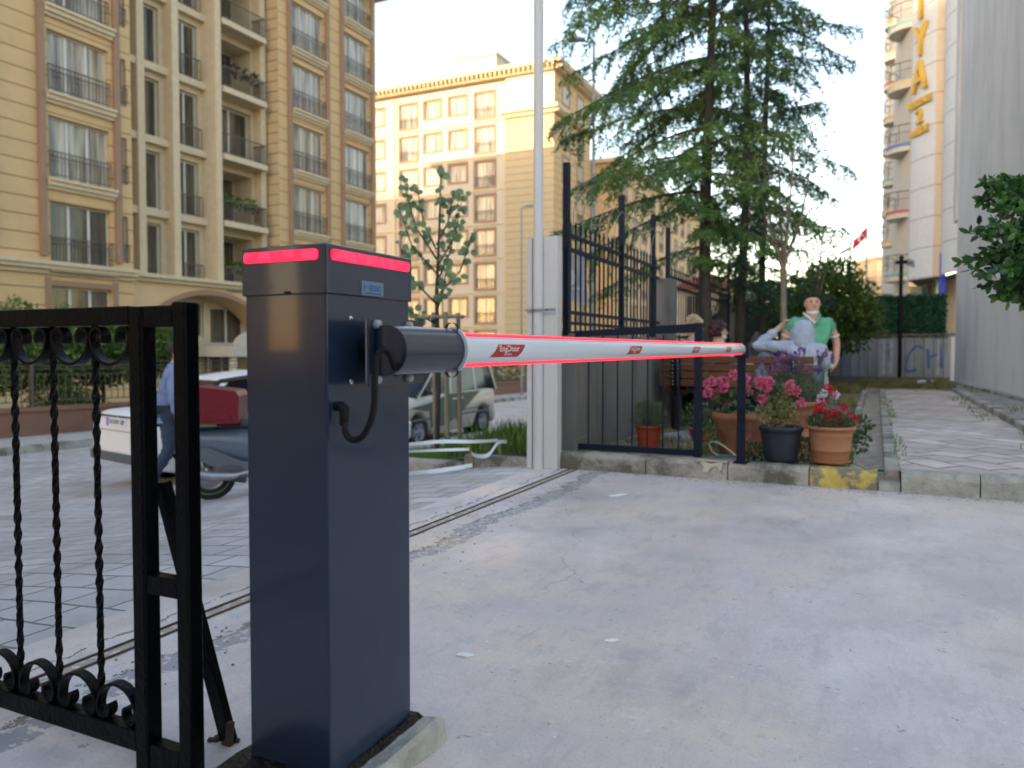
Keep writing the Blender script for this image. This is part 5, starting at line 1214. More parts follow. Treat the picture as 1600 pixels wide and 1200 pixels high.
mb = MB(); blades(mb, VW0, VW1, VU0 + .05, VU1, 20000, .10, vz_, .012); blades(mb, -3.6, VW1, VU0 + .05, VU1, 9000, .24, vz_, .014); tag(mb.build('verge_grass', M['grass']), 'long green grass on the verge between street and white post', 'grass', kind='stuff')
for i, (w0, w1) in enumerate(((-2.62, -3.25), (-3.27, -3.9), (-3.92, -4.6), (-4.62, -5.4))):
    mb = MB(); mb.box(w1, w0, 5.86, 5.99, H((w0+w1)/2, 6) - .2, H((w0+w1)/2, 6) + .09)
    tag(mb.build('kerb_stone', M['kerb'], rz=-A0, bevel=.015), ('pale verge kerb stone nearest the white post', 'verge kerb stone second from the white post, behind the ribbon end', 'verge kerb stone third from the white post, beside the cabinet edge', 'verge kerb stone farthest from the white post, hidden behind the cabinet')[i], 'kerb stone', 'kerb stones of the grass verge')
tw0, tu0 = wu(P(683, 700, 8.2)); tzb = vz_(tw0, tu0)
tr = thing('young_street_tree', 'young street tree with broad grey green leaves tied between wooden stakes', 'tree', at(tw0, tu0, tzb), 0)
random.seed(31); mb = MB()
tp_ = [V((0, 0, 0)), V((.02, 0, .9)), V((.0, 0, 1.75)), V((.03, 0, 2.4)), V((.05, 0, 3.05))]
mb.tube(tp_, [.028, .024, .02, .013, .006], 8)
br_ = []
for z, dx, dy, dz in ((1.42, -.45, .1, .35), (1.62, -.38, -.2, .75), (1.7, .38, .1, .8), (1.95, -.42, .15, .85), (2.0, .3, -.15, .9), (2.2, -.2, 0, .75), (2.25, .18, .1, .7), (1.55, .12, -.2, .5), (2.1, -.33, -.1, .95), (1.85, .22, .2, 1.0)):
    a = V((0, 0, z)); e = a + V((dx, dy, dz * .85)); m_ = a + V((dx * .65, dy * .6, dz * .35)); mb.tube([a, m_, e], [.011, .008, .004], 6); br_.append((a, m_, e))
mb.build('trunk', M['bark'], tr)
mb = MB()
for a, m_, e in br_ + [(tp_[3], tp_[3] * .5 + tp_[4] * .5, tp_[4])]:
    for k in range(19):
        t = random.uniform(.2, 1.05); p = (a.lerp(m_, t * 2) if t < .5 else m_.lerp(e, t * 2 - 1)) + rv(.05)
        n_ = V((random.uniform(-.6, .6), -1, random.uniform(-.2, .8))); d = V((random.uniform(-1, 1), random.uniform(-.4, .4), random.uniform(-1, .2))); d.normalize(); s_ = n_.cross(d).normalized(); L_ = random.uniform(.05, .095)
        vs = [p, p + d*L_*.25 + s_*L_*.42, p + d*L_*.65 + s_*L_*.45, p + d*L_*1.05, p + d*L_*.65 - s_*L_*.45, p + d*L_*.25 - s_*L_*.42]; mb.add(vs, [(0, 1, 2, 3), (0, 3, 4, 5)])
mb.build('crown', M['maple'], tr)
stk = thing('tree_stakes', 'three weathered wooden stakes with a cross bar guarding the young street tree', 'tree stakes', at(tw0, tu0, tzb), 0)
kx = 8.2 / F; zs = P(683, 497, 8.2).z - tzb
for dx, dy in ((-.04, .05), (.10, -.10), (.22, .1)): MB().tube([(dx + .02, dy, -.05), (dx, dy, zs + .06)], .026, 8).build('stake', M['stake'], stk)
mb = MB(); mb.tube([(-.2, .0, zs + .01), (.24, -.12, zs + .015)], .022, 8); mb.tube([(.24, -.12, zs), (.26, .3, zs + .03)], .022, 8); mb.build('cross_bar', M['stake'], stk)
# ribbon round the verge
def ribbon(pts, w_, name, m, parent):
    mb = MB(); c = catmull(pts, 6); vs = []
    for i, p in enumerate(c): tw = .5 * sin(i * .35); vs += [(p.x, p.y + tw * .01, p.z - w_/2), (p.x, p.y - tw * .03, p.z + w_/2)]
    mb.add(vs, [(2*i, 2*i+2, 2*i+3, 2*i+1) for i in range(len(c)-1)], True); return mb.build(name, m, parent)
rb = thing('barrier_tape', 'white plastic tape sagging round the grass verge on short stakes', 'tape', P(700, 720, 6.9), 0)
rl = V(rb.location)
def rp(x, y, D=6.9): return P(x, y, D) - rl
ribbon([rp(600, 698, 6.5), rp(640, 694, 6.55), rp(690, 690, 6.6), rp(740, 690, 6.62), rp(778, 688, 6.64)], .030, 'tape', M['tape'], rb)
ribbon([rp(600, 708, 6.5), rp(645, 705, 6.5), rp(700, 703, 6.55), rp(733, 702, 6.56)], .022, 'tape', M['tape'], rb)
ribbon([rp(600, 745, 6.3), rp(645, 739, 6.35), rp(690, 735, 6.4), rp(738, 727, 6.45)], .034, 'tape', M['tape'], rb)
ribbon([rp(735, 708, 6.5), rp(748, 713, 6.52), rp(764, 710, 6.55), rp(778, 692, 6.6), rp(792, 690, 6.62)], .034, 'tape', M['tape'], rb)
ribbon([rp(733, 700, 6.49), rp(737, 712, 6.49), rp(738, 728, 6.45)], .045, 'printed_end', M['tapered'], rb)
for x, y0, y1, D in ((735, 745, 698, 6.62), (781, 730, 686, 6.68)): MB().tube([rp(x, y0, D) + V((.02, .02, 0)), rp(x - 2, y1, D)], .014, 6).build('short_stake', M['stake'], rb)
# ================================================================ people
def skin(name, pts, edges, root, m, parent, sub=2, wr=0):
    keys = list(pts); me = bpy.data.meshes.new(name); me.from_pydata([pts[k][:3] for k in keys], [(keys.index(a), keys.index(b_)) for a, b_ in edges], [])
    o = bpy.data.objects.new(name, me); COL.objects.link(o); sm = o.modifiers.new('skin', 'SKIN'); sm.use_smooth_shade = True; sm.branch_smoothing = .4
    sv_ = me.skin_vertices[0].data
    for i, k in enumerate(keys):
        r = pts[k][3]; sv_[i].radius = (r, r) if not isinstance(r, tuple) else r; sv_[i].use_root = (k == root)
    ss = o.modifiers.new('sub', 'SUBSURF'); ss.levels = ss.render_levels = sub + (1 if wr else 0)
    bpy.context.view_layer.update(); dg = bpy.context.evaluated_depsgraph_get()
    nm = bpy.data.meshes.new_from_object(o.evaluated_get(dg)); bpy.data.objects.remove(o); nm.materials.clear(); nm.materials.append(m)
    for p in nm.polygons: p.use_smooth = True
    if wr: wrinkle(nm, wr, len(name) + pts[root][0] * 50)
    return link(name, nm, parent)
def wrinkle(me, wr, sd=0):
    ns = [v.normal.copy() for v in me.vertices]
    for v, n_ in zip(me.vertices, ns):
        c = v.co; k = noise.noise(V((c.x * 9 + sd, c.y * 9, c.z * 16 + c.x * 12))) + .6 * noise.noise(V((c.x * 22 + sd, c.y * 20, c.z * 34 - c.x * 20)))
        v.co = c + n_ * wr * k
E_BODY = [('pel', 'spi'), ('spi', 'che'), ('che', 'nec'), ('nec', 'jaw'), ('jaw', 'fac'), ('fac', 'cro'),
          ('che', 'shL'), ('shL', 'elL'), ('elL', 'wrL'), ('wrL', 'paL'), ('che', 'shR'), ('shR', 'elR'), ('elR', 'wrR'), ('wrR', 'paR'),
          ('pel', 'hiL'), ('hiL', 'knL'), ('knL', 'anL'), ('anL', 'toL'), ('pel', 'hiR'), ('hiR', 'knR'), ('knR', 'anR'), ('anR', 'toR')]
def base_pts():
    p = dict(pel=(0, 0, .95, .125), spi=(0, 0, 1.12, .12), che=(0, 0, 1.33, .125), nec=(0, 0, 1.475, .055), jaw=(0, .022, 1.532, .058), fac=(0, .012, 1.61, .082), cro=(0, 0, 1.665, .072))
    for s_, k in ((-1, 'L'), (1, 'R')):
        p.update({'sh'+k: (s_*.18, 0, 1.40, .058), 'el'+k: (s_*.25, -.01, 1.13, .043), 'wr'+k: (s_*.25, .07, .90, .029), 'pa'+k: (s_*.245, .10, .84, .032),
                  'hi'+k: (s_*.09, 0, .90, .088), 'kn'+k: (s_*.10, .02, .50, .06), 'an'+k: (s_*.10, 0, .09, .042), 'to'+k: (s_*.115, .15, .04, .036)})
    return p
def fingers(p, e, k, d, side, curl):
    """four fingers and a thumb off the palm; d = palm direction, side = across the palm, curl = bend direction"""
    o = V(p['pa'+k][:3]); d = V(d).normalized(); side = V(side).normalized(); curl = V(curl).normalized()
    for i, (off, L) in enumerate(((-.026, .062), (-.009, .072), (.009, .068), (.025, .054))):
        a = o + d * .03 + side * off; b_ = a + d * L * .5 + curl * L * .12; c = b_ + d * L * .3 + curl * L * .35
        for n_, q, r in (('a', a, .0105), ('b', b_, .009), ('c', c, .0075)): p['f%s%d%s' % (k, i, n_)] = (*q, r)
        e += [('pa'+k, 'f%s%da' % (k, i)), ('f%s%da' % (k, i), 'f%s%db' % (k, i)), ('f%s%db' % (k, i), 'f%s%dc' % (k, i))]
    a = o - side * .032 - d * .004; b_ = a - side * .016 + d * .03 + curl * .012
    p['t%sa' % k] = (*a, .012); p['t%sb' % k] = (*b_, .009); e += [('pa'+k, 't%sa' % k), ('t%sa' % k, 't%sb' % k)]
def rnd_rot(p, keys, org, rz=0, rx=0, ry=0):
    Mr = Matrix.Rotation(rz, 3, 'Z') @ Matrix.Rotation(rx, 3, 'X') @ Matrix.Rotation(ry, 3, 'Y'); o = V(p[org][:3])
    for k in keys: q = o + Mr @ (V(p[k][:3]) - o); p[k] = (*q, p[k][3])
def head_parts(root, p, hair, skinm, yaw=0, style='short', mask=None, face=True, nod=0):
    """ears, eyes, nose, mouth, hair and mask placed round the head; yaw turns the face"""
    c = V(p['fac'][:3]); Mr = Matrix.Translation(c) @ Matrix.Rotation(yaw, 4, 'Z') @ Matrix.Rotation(nod, 4, 'X')
    if face:
        mb = MB(Mr); mb.ball((0, .082, -.012), .017, 8, 6, (.8, 1, 1.3)); mb.ball((-.082, -.002, -.01), .026, 8, 6, (.45, .8, 1.2)); mb.ball((.082, -.002, -.01), .026, 8, 6, (.45, .8, 1.2)); mb.ball((0, .058, -.062), .03, 8, 6, (1.1, .7, .7)); mb.build('nose_and_ears', skinm, root)
        for s_ in (-1, 1): mb = MB(Mr); mb.ball((s_*.030, .076, .014), .0105, 8, 6, (1.2, .6, .8)); mb.ball((s_*.030, .074, .032), .015, 8, 4, (1.2, .5, .3)); mb.build('eye', M['eye'], root)
        mb = MB(Mr); mb.ball((0, .076, -.046), .017, 8, 5, (1.3, .4, .3)); mb.build('mouth', M['lip'], root)
    if hair:
        mb = MB(Mr); n, m_ = 22, 12
        for i in range(m_ + 1): pass
        vs = []; rr = .098
        for i in range(m_ + 1):
            th = pi * .62 * i / m_ if style != 'long' else pi * .74 * i / m_
            for j in range(n):
                q = 2*pi*j/n; fx = sin(q)      # front where fx = 1
                lim = th; kk = 1
                if fx > .15: lim = min(th, (pi * .33 if style != 'bald' else pi * .04) + (1 - fx) * pi * .25)
                if style == 'bald':
                    lim = pi * .44 + th * .38; kk = .95 if fx < .2 else .5
                k = kk * rr * (1 + .05 * noise.noise(V((q * 2, th * 4, 1)))) * (1.10 if style == 'long' else 1.0)
                vs.append((k * .92 * sin(lim) * cos(q), k * 1.05 * sin(lim) * sin(q) - .012, .02 + k * 1.02 * cos(lim)))
        mb.add(vs, [(i*n+j, (i+1)*n+j, (i+1)*n+(j+1) % n, i*n+(j+1) % n) for i in range(m_) for j in range(n)], True)
        if style in ('long', 'curly'):
            rnd = random.Random(4)
            for k in range(90 if style == 'curly' else 60):
                q = rnd.uniform(pi * .95, pi * 2.05); th = rnd.uniform(.1, .7) * pi; r_ = .105
                mb.ball((r_ * sin(th) * cos(q), r_ * sin(th) * sin(q) - .01, .02 + r_ * cos(th)), rnd.uniform(.012, .024), 6, 4)
        mb.build('hair', hair, root)
    if mask:
        mb = MB(Mr)
        for i in range(1): 
            vs = []
            for a in range(-6, 7):
                q = R(90 + a * 13); zz = -.108 if mask == 'chin' else -.06; r_ = .082
                for k, (dz, dr) in enumerate(((.016, -.012), (0, .000), (-.022, -.012))): vs.append(((r_ + dr) * .9 * cos(q), (r_ + dr) * sin(q) + .002, zz + dz + .0009 * abs(a) ** 1.7))
            mb.add(vs, [(3*i+k, 3*i+3+k, 3*i+4+k, 3*i+1+k) for i in range(12) for k in range(2)], True)
        mb.build('face_mask', M['mask'], root)
def over(p, spec): return {k: (*p[k][:3], r) for k, r in spec.items()}
def subset(e, ks): return [x for x in e if x[0] in ks and x[1] in ks]
GZ = .09
# --- standing man in green polo
mp_ = P(1267, 545, 9.0)
man = thing('person', 'heavy man in green polo shirt standing beyond the bench, white mask under his chin', 'person', (mp_.x, mp_.y, .06), R(172))
p = base_pts()
p.update(pel=(0, 0, .93, .15), spi=(0, .03, 1.10, .165), che=(0, .01, 1.30, .155), shL=(-.195, -.01, 1.375, .06), shR=(.195, -.01, 1.375, .06), elR=(.29, -.06, 1.13, .048), wrR=(.27, .04, .92, .033), paR=(.24, .09, .87, .035), elL=(-.30, -.05, 1.13, .048), wrL=(-.27, .05, .92, .033), paL=(-.24, .09, .87, .035))
for k in ('nec', 'jaw', 'fac', 'cro'): x, y, z, r = p[k]; p[k] = (x, y + .03, z - .025 + (.022 if k == 'cro' else 0), r * (1.2 if k != 'nec' else 1.35))
for k in list(p):
    x, y, z, r = p[k]
    p[k] = (x * 1.0, y, z - .15 if z > .7 else z * .82, r)
e = list(E_BODY); fingers(p, e, 'L', (.3, .5, -.8), (0, 1, .5), (.8, 0, 0)); fingers(p, e, 'R', (-.3, .5, -.8), (0, 1, .5), (-.8, 0, 0))
sc_ = 1.0
skin('body', p, e, 'pel', M['skin2'], man)
q = over(p, dict(pel=.165, spi=.195, che=.18, shL=.085, shR=.085)); q['slL'] = (-.255, -.035, 1.09, .076); q['slR'] = (.255, -.035, 1.09, .076); q['nk'] = (0, .0, 1.265, .088)
skin('polo_shirt', q, [('pel', 'spi'), ('spi', 'che'), ('che', 'shL'), ('che', 'shR'), ('shL', 'slL'), ('shR', 'slR'), ('che', 'nk')], 'pel', M['polo'], man, 2, .014)
for s_ in (-1, 1): mb = MB(); mb.tube([(s_*.258, -.036, 1.072), (s_*.262, -.04, 1.055)], .066, 14); mb.build('sleeve_trim', M['trim'], man)
mb = MB(); mb.tube([(-.085, .0, 1.325), (-.075, .09, 1.29), (-.015, .175, 1.2)], .014, 6); mb.build('collar', M['polo'], man)
mb = MB(); mb.tube([(.085, .0, 1.325), (.075, .09, 1.29), (.0, .175, 1.2)], .016, 6); mb.build('collar_lining', M['trim'], man)
q = over(p, dict(pel=.16, hiL=.115, hiR=.115, knL=.09, knR=.09, anL=.07, anR=.07)); skin('trousers', q, subset(E_BODY, q), 'pel', M['whitec'], man, 2, .014)
mb = MB()
for s_ in (-1, 1): mb.ball((s_*.108, .06, .04), .1, 12, 8, (.5, 1.35, .42))
mb.build('shoes', M['shoe'], man); head_parts(man, p, M['greyhair'], M['skin2'], 0, 'bald', 'chin')
man.scale = (1.0, 1.0, 1.0)
# --- seated helper
def seated(z_seat=.45):
    p = base_pts(); dz = z_seat + .10 - .95
    for k in list(p):
        x, y, z, r = p[k]
        if k[:2] in ('kn', 'an', 'to'): continue
        p[k] = (x, y, z_seat + .10 + (z - .95) * .86, r)
    for s_, k in ((-1, 'L'), (1, 'R')):
        p['hi'+k] = (s_*.10, .03, z_seat + .10, .092); p['kn'+k] = (s_*.13, .46, z_seat + .07, .062); p['an'+k] = (s_*.13, .46, .09, .045); p['to'+k] = (s_*.14, .60, .045, .036)
    return p
BU_ = 8.42     # bench line (u of the backrest)
def bpos(px, du=0): return at(UWW(px, BU_ + du), BU_ + du, GZ - .02)
# hoodie person: seen from behind, left hand raised to the head, left leg hooked over the backrest
hp = bpos(1256, .16)
h = thing('person', 'person in pale blue hoodie seen from behind on the bench, hood up, one hand raised', 'person', hp, -A0 + R(6))
p = seated(.41)
p['shL'] = (-.19, -.02, .93, .06); p['elL'] = (-.50, .02, .92, .048); p['wrL'] = (-.27, .09, 1.10, .033); p['paL'] = (-.215, .10, 1.16, .036)
p['elR'] = (.21, .12, .70, .045); p['wrR'] = (.15, .33, .72, .03); p['paR'] = (.12, .40, .72, .034)
p['knL'] = (-.41, -.02, .82, .075); p['anL'] = (-.42, -.14, .45, .045); p['toL'] = (-.42, -.20, .40, .036); p['hiL'] = (-.13, .0, .60, .10)
for k in ('nec', 'jaw', 'fac', 'cro'): x, y, z, r = p[k]; p[k] = (x - .015, y + .05, z - .02, r)
e = list(E_BODY); fingers(p, e, 'L', (.55, .1, .75), (.3, .9, 0), (.6, 0, -.5)); fingers(p, e, 'R', (0, 1, 0), (1, 0, 0), (0, 0, -1))
skin('body', p, e, 'pel', M['skin'], h)
q = over(p, dict(pel=.155, spi=.155, che=.15, shL=.078, elL=.062, wrL=.044, shR=.078, elR=.062, wrR=.045)); q['nk'] = (-.01, .02, .96, .08); q['bk'] = (.0, -.03, .80, .15)
skin('hoodie', q, subset(E_BODY, q) + [('che', 'nk'), ('spi', 'bk')], 'pel', M['hood'], h, 2, .014)
c = V(p['fac'][:3]); mb = MB(); rings = []
for k, (zz, r1, r2, yo) in enumerate(((-.15, .10, .11, -.03), (-.12, .122, .125, -.035), (-.075, .120, .13, -.03), (-.02, .124, .138, -.02), (.04, .120, .136, -.012), (.09, .102, .118, -.01), (.125, .07, .082, -.012), (.143, .03, .04, -.01), (.147, .004, .006, -.01))):
    rings.append([(c.x + r1 * cos(2*pi*j/18) * (1 + .04 * sin(j * 2.1 + k)), c.y + yo + r2 * sin(2*pi*j/18), c.z + zz) for j in range(18)])
rings = [[(a[0] + (i - 4) * .003, a[1], a[2]) for a in r_] for i, r_ in enumerate(rings)]; c2 = []
for r_, r2 in zip(rings, rings[1:]):
    for f in (0, .34, .67): c2.append([tuple(V(a).lerp(V(b_), f)) for a, b_ in zip(r_, r2)])
c2.append(rings[-1]); mb.loft(c2); mb.tube([(c.x - .11, c.y - .07, c.z - .115), (c.x, c.y - .155, c.z - .14), (c.x + .11, c.y - .07, c.z - .115)], .028, 8); ho = mb.build('hood', M['hood'], h); ho.data.update(); wrinkle(ho.data, .013, 3)
q = over(p, dict(pel=.15, hiL=.12, hiR=.12, knL=.10, knR=.085, anL=.078, anR=.07)); q['m1'] = (-.42, -.10, .62, .092)
skin('jeans', q, [('pel', 'hiL'), ('hiL', 'knL'), ('knL', 'm1'), ('m1', 'anL'), ('pel', 'hiR'), ('hiR', 'knR'), ('knR', 'anR')], 'pel', M['jeang'], h, 2, .014)
mb = MB(); mb.ball((-.425, -.18, .39), .085, 10, 8, (.6, .9, .9)); mb.ball((.14, .54, .05), .1, 10, 8, (.5, 1.3, .45)); mb.build('shoes', M['shoe'], h)
# red haired woman
wp_ = bpos(1120, .2)
w1_ = thing('person', 'woman with dark red hair and white mask on the bench, face turned right', 'person', wp_, -A0 + R(-25))
p = seated(.43)
for k in p:
    if k[:2] not in ('kn', 'an', 'to', 'hi'): x, y, z, r = p[k]; p[k] = (x * .95, y + (z - .55) * .05, z - .01, r * (.95 if z < .95 else 1.1))
skin('body', p, E_BODY, 'pel', M['skin'], w1_)
q = over(p, dict(pel=.15, spi=.145, che=.14, shL=.075, elL=.06, wrL=.04, shR=.075, elR=.06, wrR=.04)); skin('blouse', q, subset(E_BODY, q), 'pel', M['shirtb'], w1_, 2, .014)
mb = MB(); rings = []
for z, a, b_ in ((.46, .175, .16), (.62, .168, .158), (.78, .165, .155), (.87, .10, .12)): rings.append([(.04 + a * cos(2*pi*j/16), .03 + b_ * sin(2*pi*j/16), z) for j in range(16)])
mb.loft(rings); mb.build('navy_vest', M['navyc'], w1_)
q = over(p, dict(pel=.14, hiL=.11, hiR=.11, knL=.08, knR=.08, anL=.06, anR=.06)); skin('trousers', q, subset(E_BODY, q), 'pel', M['navyc'], w1_, 2, .014)
head_parts(w1_, p, M['redhair'], M['skin'], R(-42), 'long', 'low')
# blond woman
w2_ = thing('person', 'woman with short curly blond hair on the bench behind the gate leaf, head bowed', 'person', bpos(1078, .2), -A0 + R(-60))
p = seated(.48)
for k in p:
    if k[:2] not in ('kn', 'an', 'to', 'hi'): x, y, z, r = p[k]; p[k] = (x * .92, y + (z - .55) * .08, z - .0, r * .92)
p['elR'] = (.24, .16, .70, .04); p['wrR'] = (.12, .22, .84, .028); p['paR'] = (.09, .22, .89, .032)
e = list(E_BODY); fingers(p, e, 'R', (-.2, -.1, 1), (1, 0, 0), (-.3, -.6, 0)); skin('body', p, e, 'pel', M['skin'], w2_)
q = over(p, dict(pel=.15, spi=.145, che=.14, shL=.075, elL=.06, wrL=.04, shR=.075, elR=.06, wrR=.04)); skin('blouse', q, subset(E_BODY, q), 'pel', M['shirtb'], w2_, 2, .014)
q = over(p, dict(pel=.14, hiL=.11, hiR=.11, knL=.08, knR=.08, anL=.06, anR=.06)); skin('trousers', q, subset(E_BODY, q), 'pel', M['navyc'], w2_, 2, .014)
head_parts(w2_, p, M['blond'], M['skin2'], R(-10), 'curly', None, True, R(-12))
# man with blue sweatshirt walking in the street
bp_ = P(262, 600, 8.6); bw2, bu2 = wu(bp_)
b2 = thing('person', 'man in blue sweatshirt and jeans walking past the white car, between the two gate posts', 'person', (bp_.x, bp_.y, H(bw2, bu2)), R(-60))
p = base_pts(); p['knL'] = (-.10, .20, .53, .06); p['anL'] = (-.10, -.02, .17, .042); p['toL'] = (-.11, .12, .10, .036); p['knR'] = (.10, .0, .5, .06); p['anR'] = (.10, -.26, .10, .042); p['toR'] = (.11, -.14, .05, .036)
p['anL'] = (-.10, .24, .09, .042); p['toL'] = (-.11, .39, .05, .036)
for k in p:
    if k[:2] not in ('kn', 'an', 'to', 'hi', 'pe'): x, y, z, r = p[k]; p[k] = (x, y + (z - .95) * .16, z - .01, r)
p['elL'] = (-.25, .18, 1.12, .043); p['wrL'] = (-.2, .40, 1.08, .03); p['paL'] = (-.18, .46, 1.08, .033)
skin('body', p, E_BODY, 'pel', M['skin'], b2)
q = over(p, dict(pel=.15, spi=.155, che=.155, shL=.085, elL=.065, wrL=.045, shR=.085, elR=.065, wrR=.045)); q['hem'] = (0, .0, .90, .15); q['nk'] = (0, .085, 1.46, .085); skin('sweatshirt', q, subset(E_BODY, q) + [('pel', 'hem'), ('che', 'nk')], 'pel', M['blues'], b2, 2, .014)
q = over(p, dict(pel=.14, hiL=.11, hiR=.11, knL=.078, knR=.078, anL=.06, anR=.06)); skin('jeans', q, subset(E_BODY, q), 'pel', M['jean'], b2, 2, .014)
mb = MB(); mb.ball((-.108, .31, .06), .1, 10, 8, (.5, 1.35, .45)); mb.ball((.105, -.2, .07), .1, 10, 8, (.5, 1.3, .45)); mb.build('shoes', M['shoe'], b2)
mb = MB(); mb.ball((-.108, .31, .03), .1, 10, 8, (.52, 1.4, .18)); mb.ball((.105, -.2, .035), .1, 10, 8, (.52, 1.35, .18)); mb.build('soles', M['sole'], b2)
head_parts(b2, p, M['dhair'], M['skin'], 0, 'short')
# ================================================================ bench, table
bn0, bn1 = UWW(1031, BU_), UWW(1272, BU_)
bch = thing('park_bench', 'brown slatted park bench with black iron supports, seen from behind', 'bench', at(bn0, BU_, GZ - .03), -A0); BL_ = bn1 - bn0
for i, z in enumerate((.50, .585, .67, .755)): MB().box(0, BL_, -.015 + i * -.008, .012 + i * -.008, z, z + .076).build('back_slat', M['wood'], bch, bevel=.006)
for y in (.08, .20, .32): MB().box(0, BL_, y, y + .1, .42, .45).build('seat_slat', M['wood'], bch, bevel=.006)
for x in (UWW(1058, BU_) - bn0, UWW(1236, BU_) - bn0):
    mb = MB(); pf = [(-.045, .80), (-.03, .45), (-.03, 0), (-.07, 0), (-.07, .45), (-.092, .80)]; mb.prism(pf, x - .048, x - .010, 'x'); mb.prism(pf, x + .010, x + .048, 'x')
    mb.box(x - .035, x + .035, -.02, .42, .385, .418); mb.box(x - .03, x + .03, .36, .41, 0, .39); lg = mb.build('iron_support', M['iron'], bch)
    for z in (.52, .56, .605, .645, .69, .73, .775):
        for s_ in (-1, 1): mb = MB(); mb.ball((x + s_*.029, -.073 - (z-.45)*.06, z), .009, 8, 5); mb.build('bolt', M['chrome'], lg)
tb = thing('picnic_table', 'park table with pale top beyond the bench', 'table', at((bn0+bn1)/2, BU_ + .75, GZ - .03), -A0)
MB().box(-.85, .95, -.33, .33, .70, .735).build('tabletop', M['stone'], tb, bevel=.006)
for x in (-.55, .65): MB().box(x - .04, x + .04, -.28, .28, 0, .70).build('leg', M['iron'], tb)
def tabpos(px, du): w = UWW(px, BU_ + du); return at(w, BU_ + du, GZ - .03 + .735)
t = thing('cup', 'small white paper cup on the table beyond the boom tip', 'cup', tabpos(1163, .6), 0); MB().lathe([(.03, 0), (.04, .085), (.037, .085), (.028, .004), (0, .004)], 16).build('cup', M['ink'], t)
t = thing('paper_tray', 'flat white paper tray on the table beside the raised knee', 'tray', tabpos(1176, .55), -A0); MB().box(-.10, .10, -.06, .06, 0, .02).build('tray', M['ink'], t)
t = thing('paper_box', 'small white box with blue edge on the table beside the hooded person', 'box', tabpos(1211, .5), -A0); MB().box(-.05, .05, -.06, .06, 0, .06).build('box', M['ink'], t); MB().box(-.051, .051, -.061, -.0605, .03, .045).build('blue_band', M['blue'], t)
t = thing('leaning_board', 'narrow dark board leaning up beside the table, just right of the boom tip', 'board', P(1160, 556, 8.9), -A0); MB().prism([(0, 0), (.05, 0), (.19, .26), (.15, .285)], -.01, .01, 'y').build('board', M['shade'], t)
# ================================================================ pots
def pot(px, D, z, r, h_, m, lb, prof='rim', soil_=.88, saucer=None, grp=None):
    p_ = P(px, 600, D); t = thing('flower_pot', lb, 'flower pot', (p_.x, p_.y, z), 0, grp); b_ = r * .72; mb = MB(); y0 = .02 if saucer else 0
    if prof == 'rim': pr = [(0, y0), (b_, y0), (b_ * 1.02, y0 + .02), (r * .90, h_ * .80), (r * .905, h_ * .82), (r * .93, h_ * .83), (r * .935, h_ * .88), (r * .99, h_ * .90), (r * 1.0, h_ * .97), (r * .97, h_), (r * .9, h_), (r * .86, h_ * .88)]
    elif prof == 'lip': pr = [(0, y0), (b_, y0), (b_*1.02, y0+.015), (b_ + (r*.88-b_)*.35, h_*.34), (b_ + (r*.88-b_)*.35 + .006, h_*.355), (b_ + (r*.88-b_)*.35 + .002, h_*.38), (r * .86, h_ * .74), (r * .875, h_*.755), (r*.865, h_*.775), (r * .885, h_ * .90), (r * 1.0, h_ * .92), (r * 1.01, h_ * .96), (r * .98, h_), (r * .88, h_), (r * .84, h_ * .9)]
    else: pr = [(0, y0), (b_, y0), (b_ * 1.06, h_ * .12), (r * .93, h_ * .82), (r, h_ * .86), (r, h_), (r * .9, h_), (r * .86, h_ * .9)]
    mb.lathe(pr, 40); mb.build('pot', m, t); mb = MB(); mb.lathe([(0, h_ * .9), (r * .9, h_ * .88)], 24); mb.build('soil', M['soil'], t)
    if saucer: mb = MB(); mb.lathe([(0, .0), (b_ * 1.0, 0), (b_ * 1.18, .03), (b_ * 1.14, .03), (b_ * .98, .008)], 32); mb.build('saucer', saucer, t)
    return t
def plant(t, name, m, fn): mb = MB(); fn(mb); mb.build(name, m, t)
def flowers(mb, pts, r, n=60, L=.022):
    for c in pts:
        c = V(c)
        for i in range(n): d = sph().normalized(); mb.leaf(c + d * r * random.uniform(.45, .85), d + rv(.7), L * random.uniform(.8, 1.3), L * .95)
def stems(mb, o, tips, r=.003):
    for t_ in tips: o_ = V(o) + rv(.04) * 1; o_.z = o[2]; mb.tube([o_, (V(t_) + o_) / 2 + V((0, 0, .03)), t_], r, 4, False)
def px3(t, px, py, D): return P(px, py, D) - V(t.location)
random.seed(77)
t = pot(1014, 6.75, .075, .122, .225, M['redpot'], 'dull red plastic pot of grey lavender behind the gate leaf bars', 'rim')
plant(t, 'plant', M['lav'], lambda mb: [blob_leaves(mb, (0, 0, .30), (.15, .14, .12), 1500, .045, .007, .7, .2, 2, .6), stems(mb, (0, 0, .2), [V((random.uniform(-.2, .2), random.uniform(-.1, .1), random.uniform(.38, .5))) for _ in range(18)], .002)])
t = pot(1097, 7.3, .075, .125, .15, M['oldterra'], 'small terracotta bowl behind the gate leaf upright, nearly hidden', 'plain')
plant(t, 'plant', M['geran'], lambda mb: blob_leaves(mb, (0, 0, .2), (.15, .12, .09), 500, .05, .015, .6, .3, 5, .6))
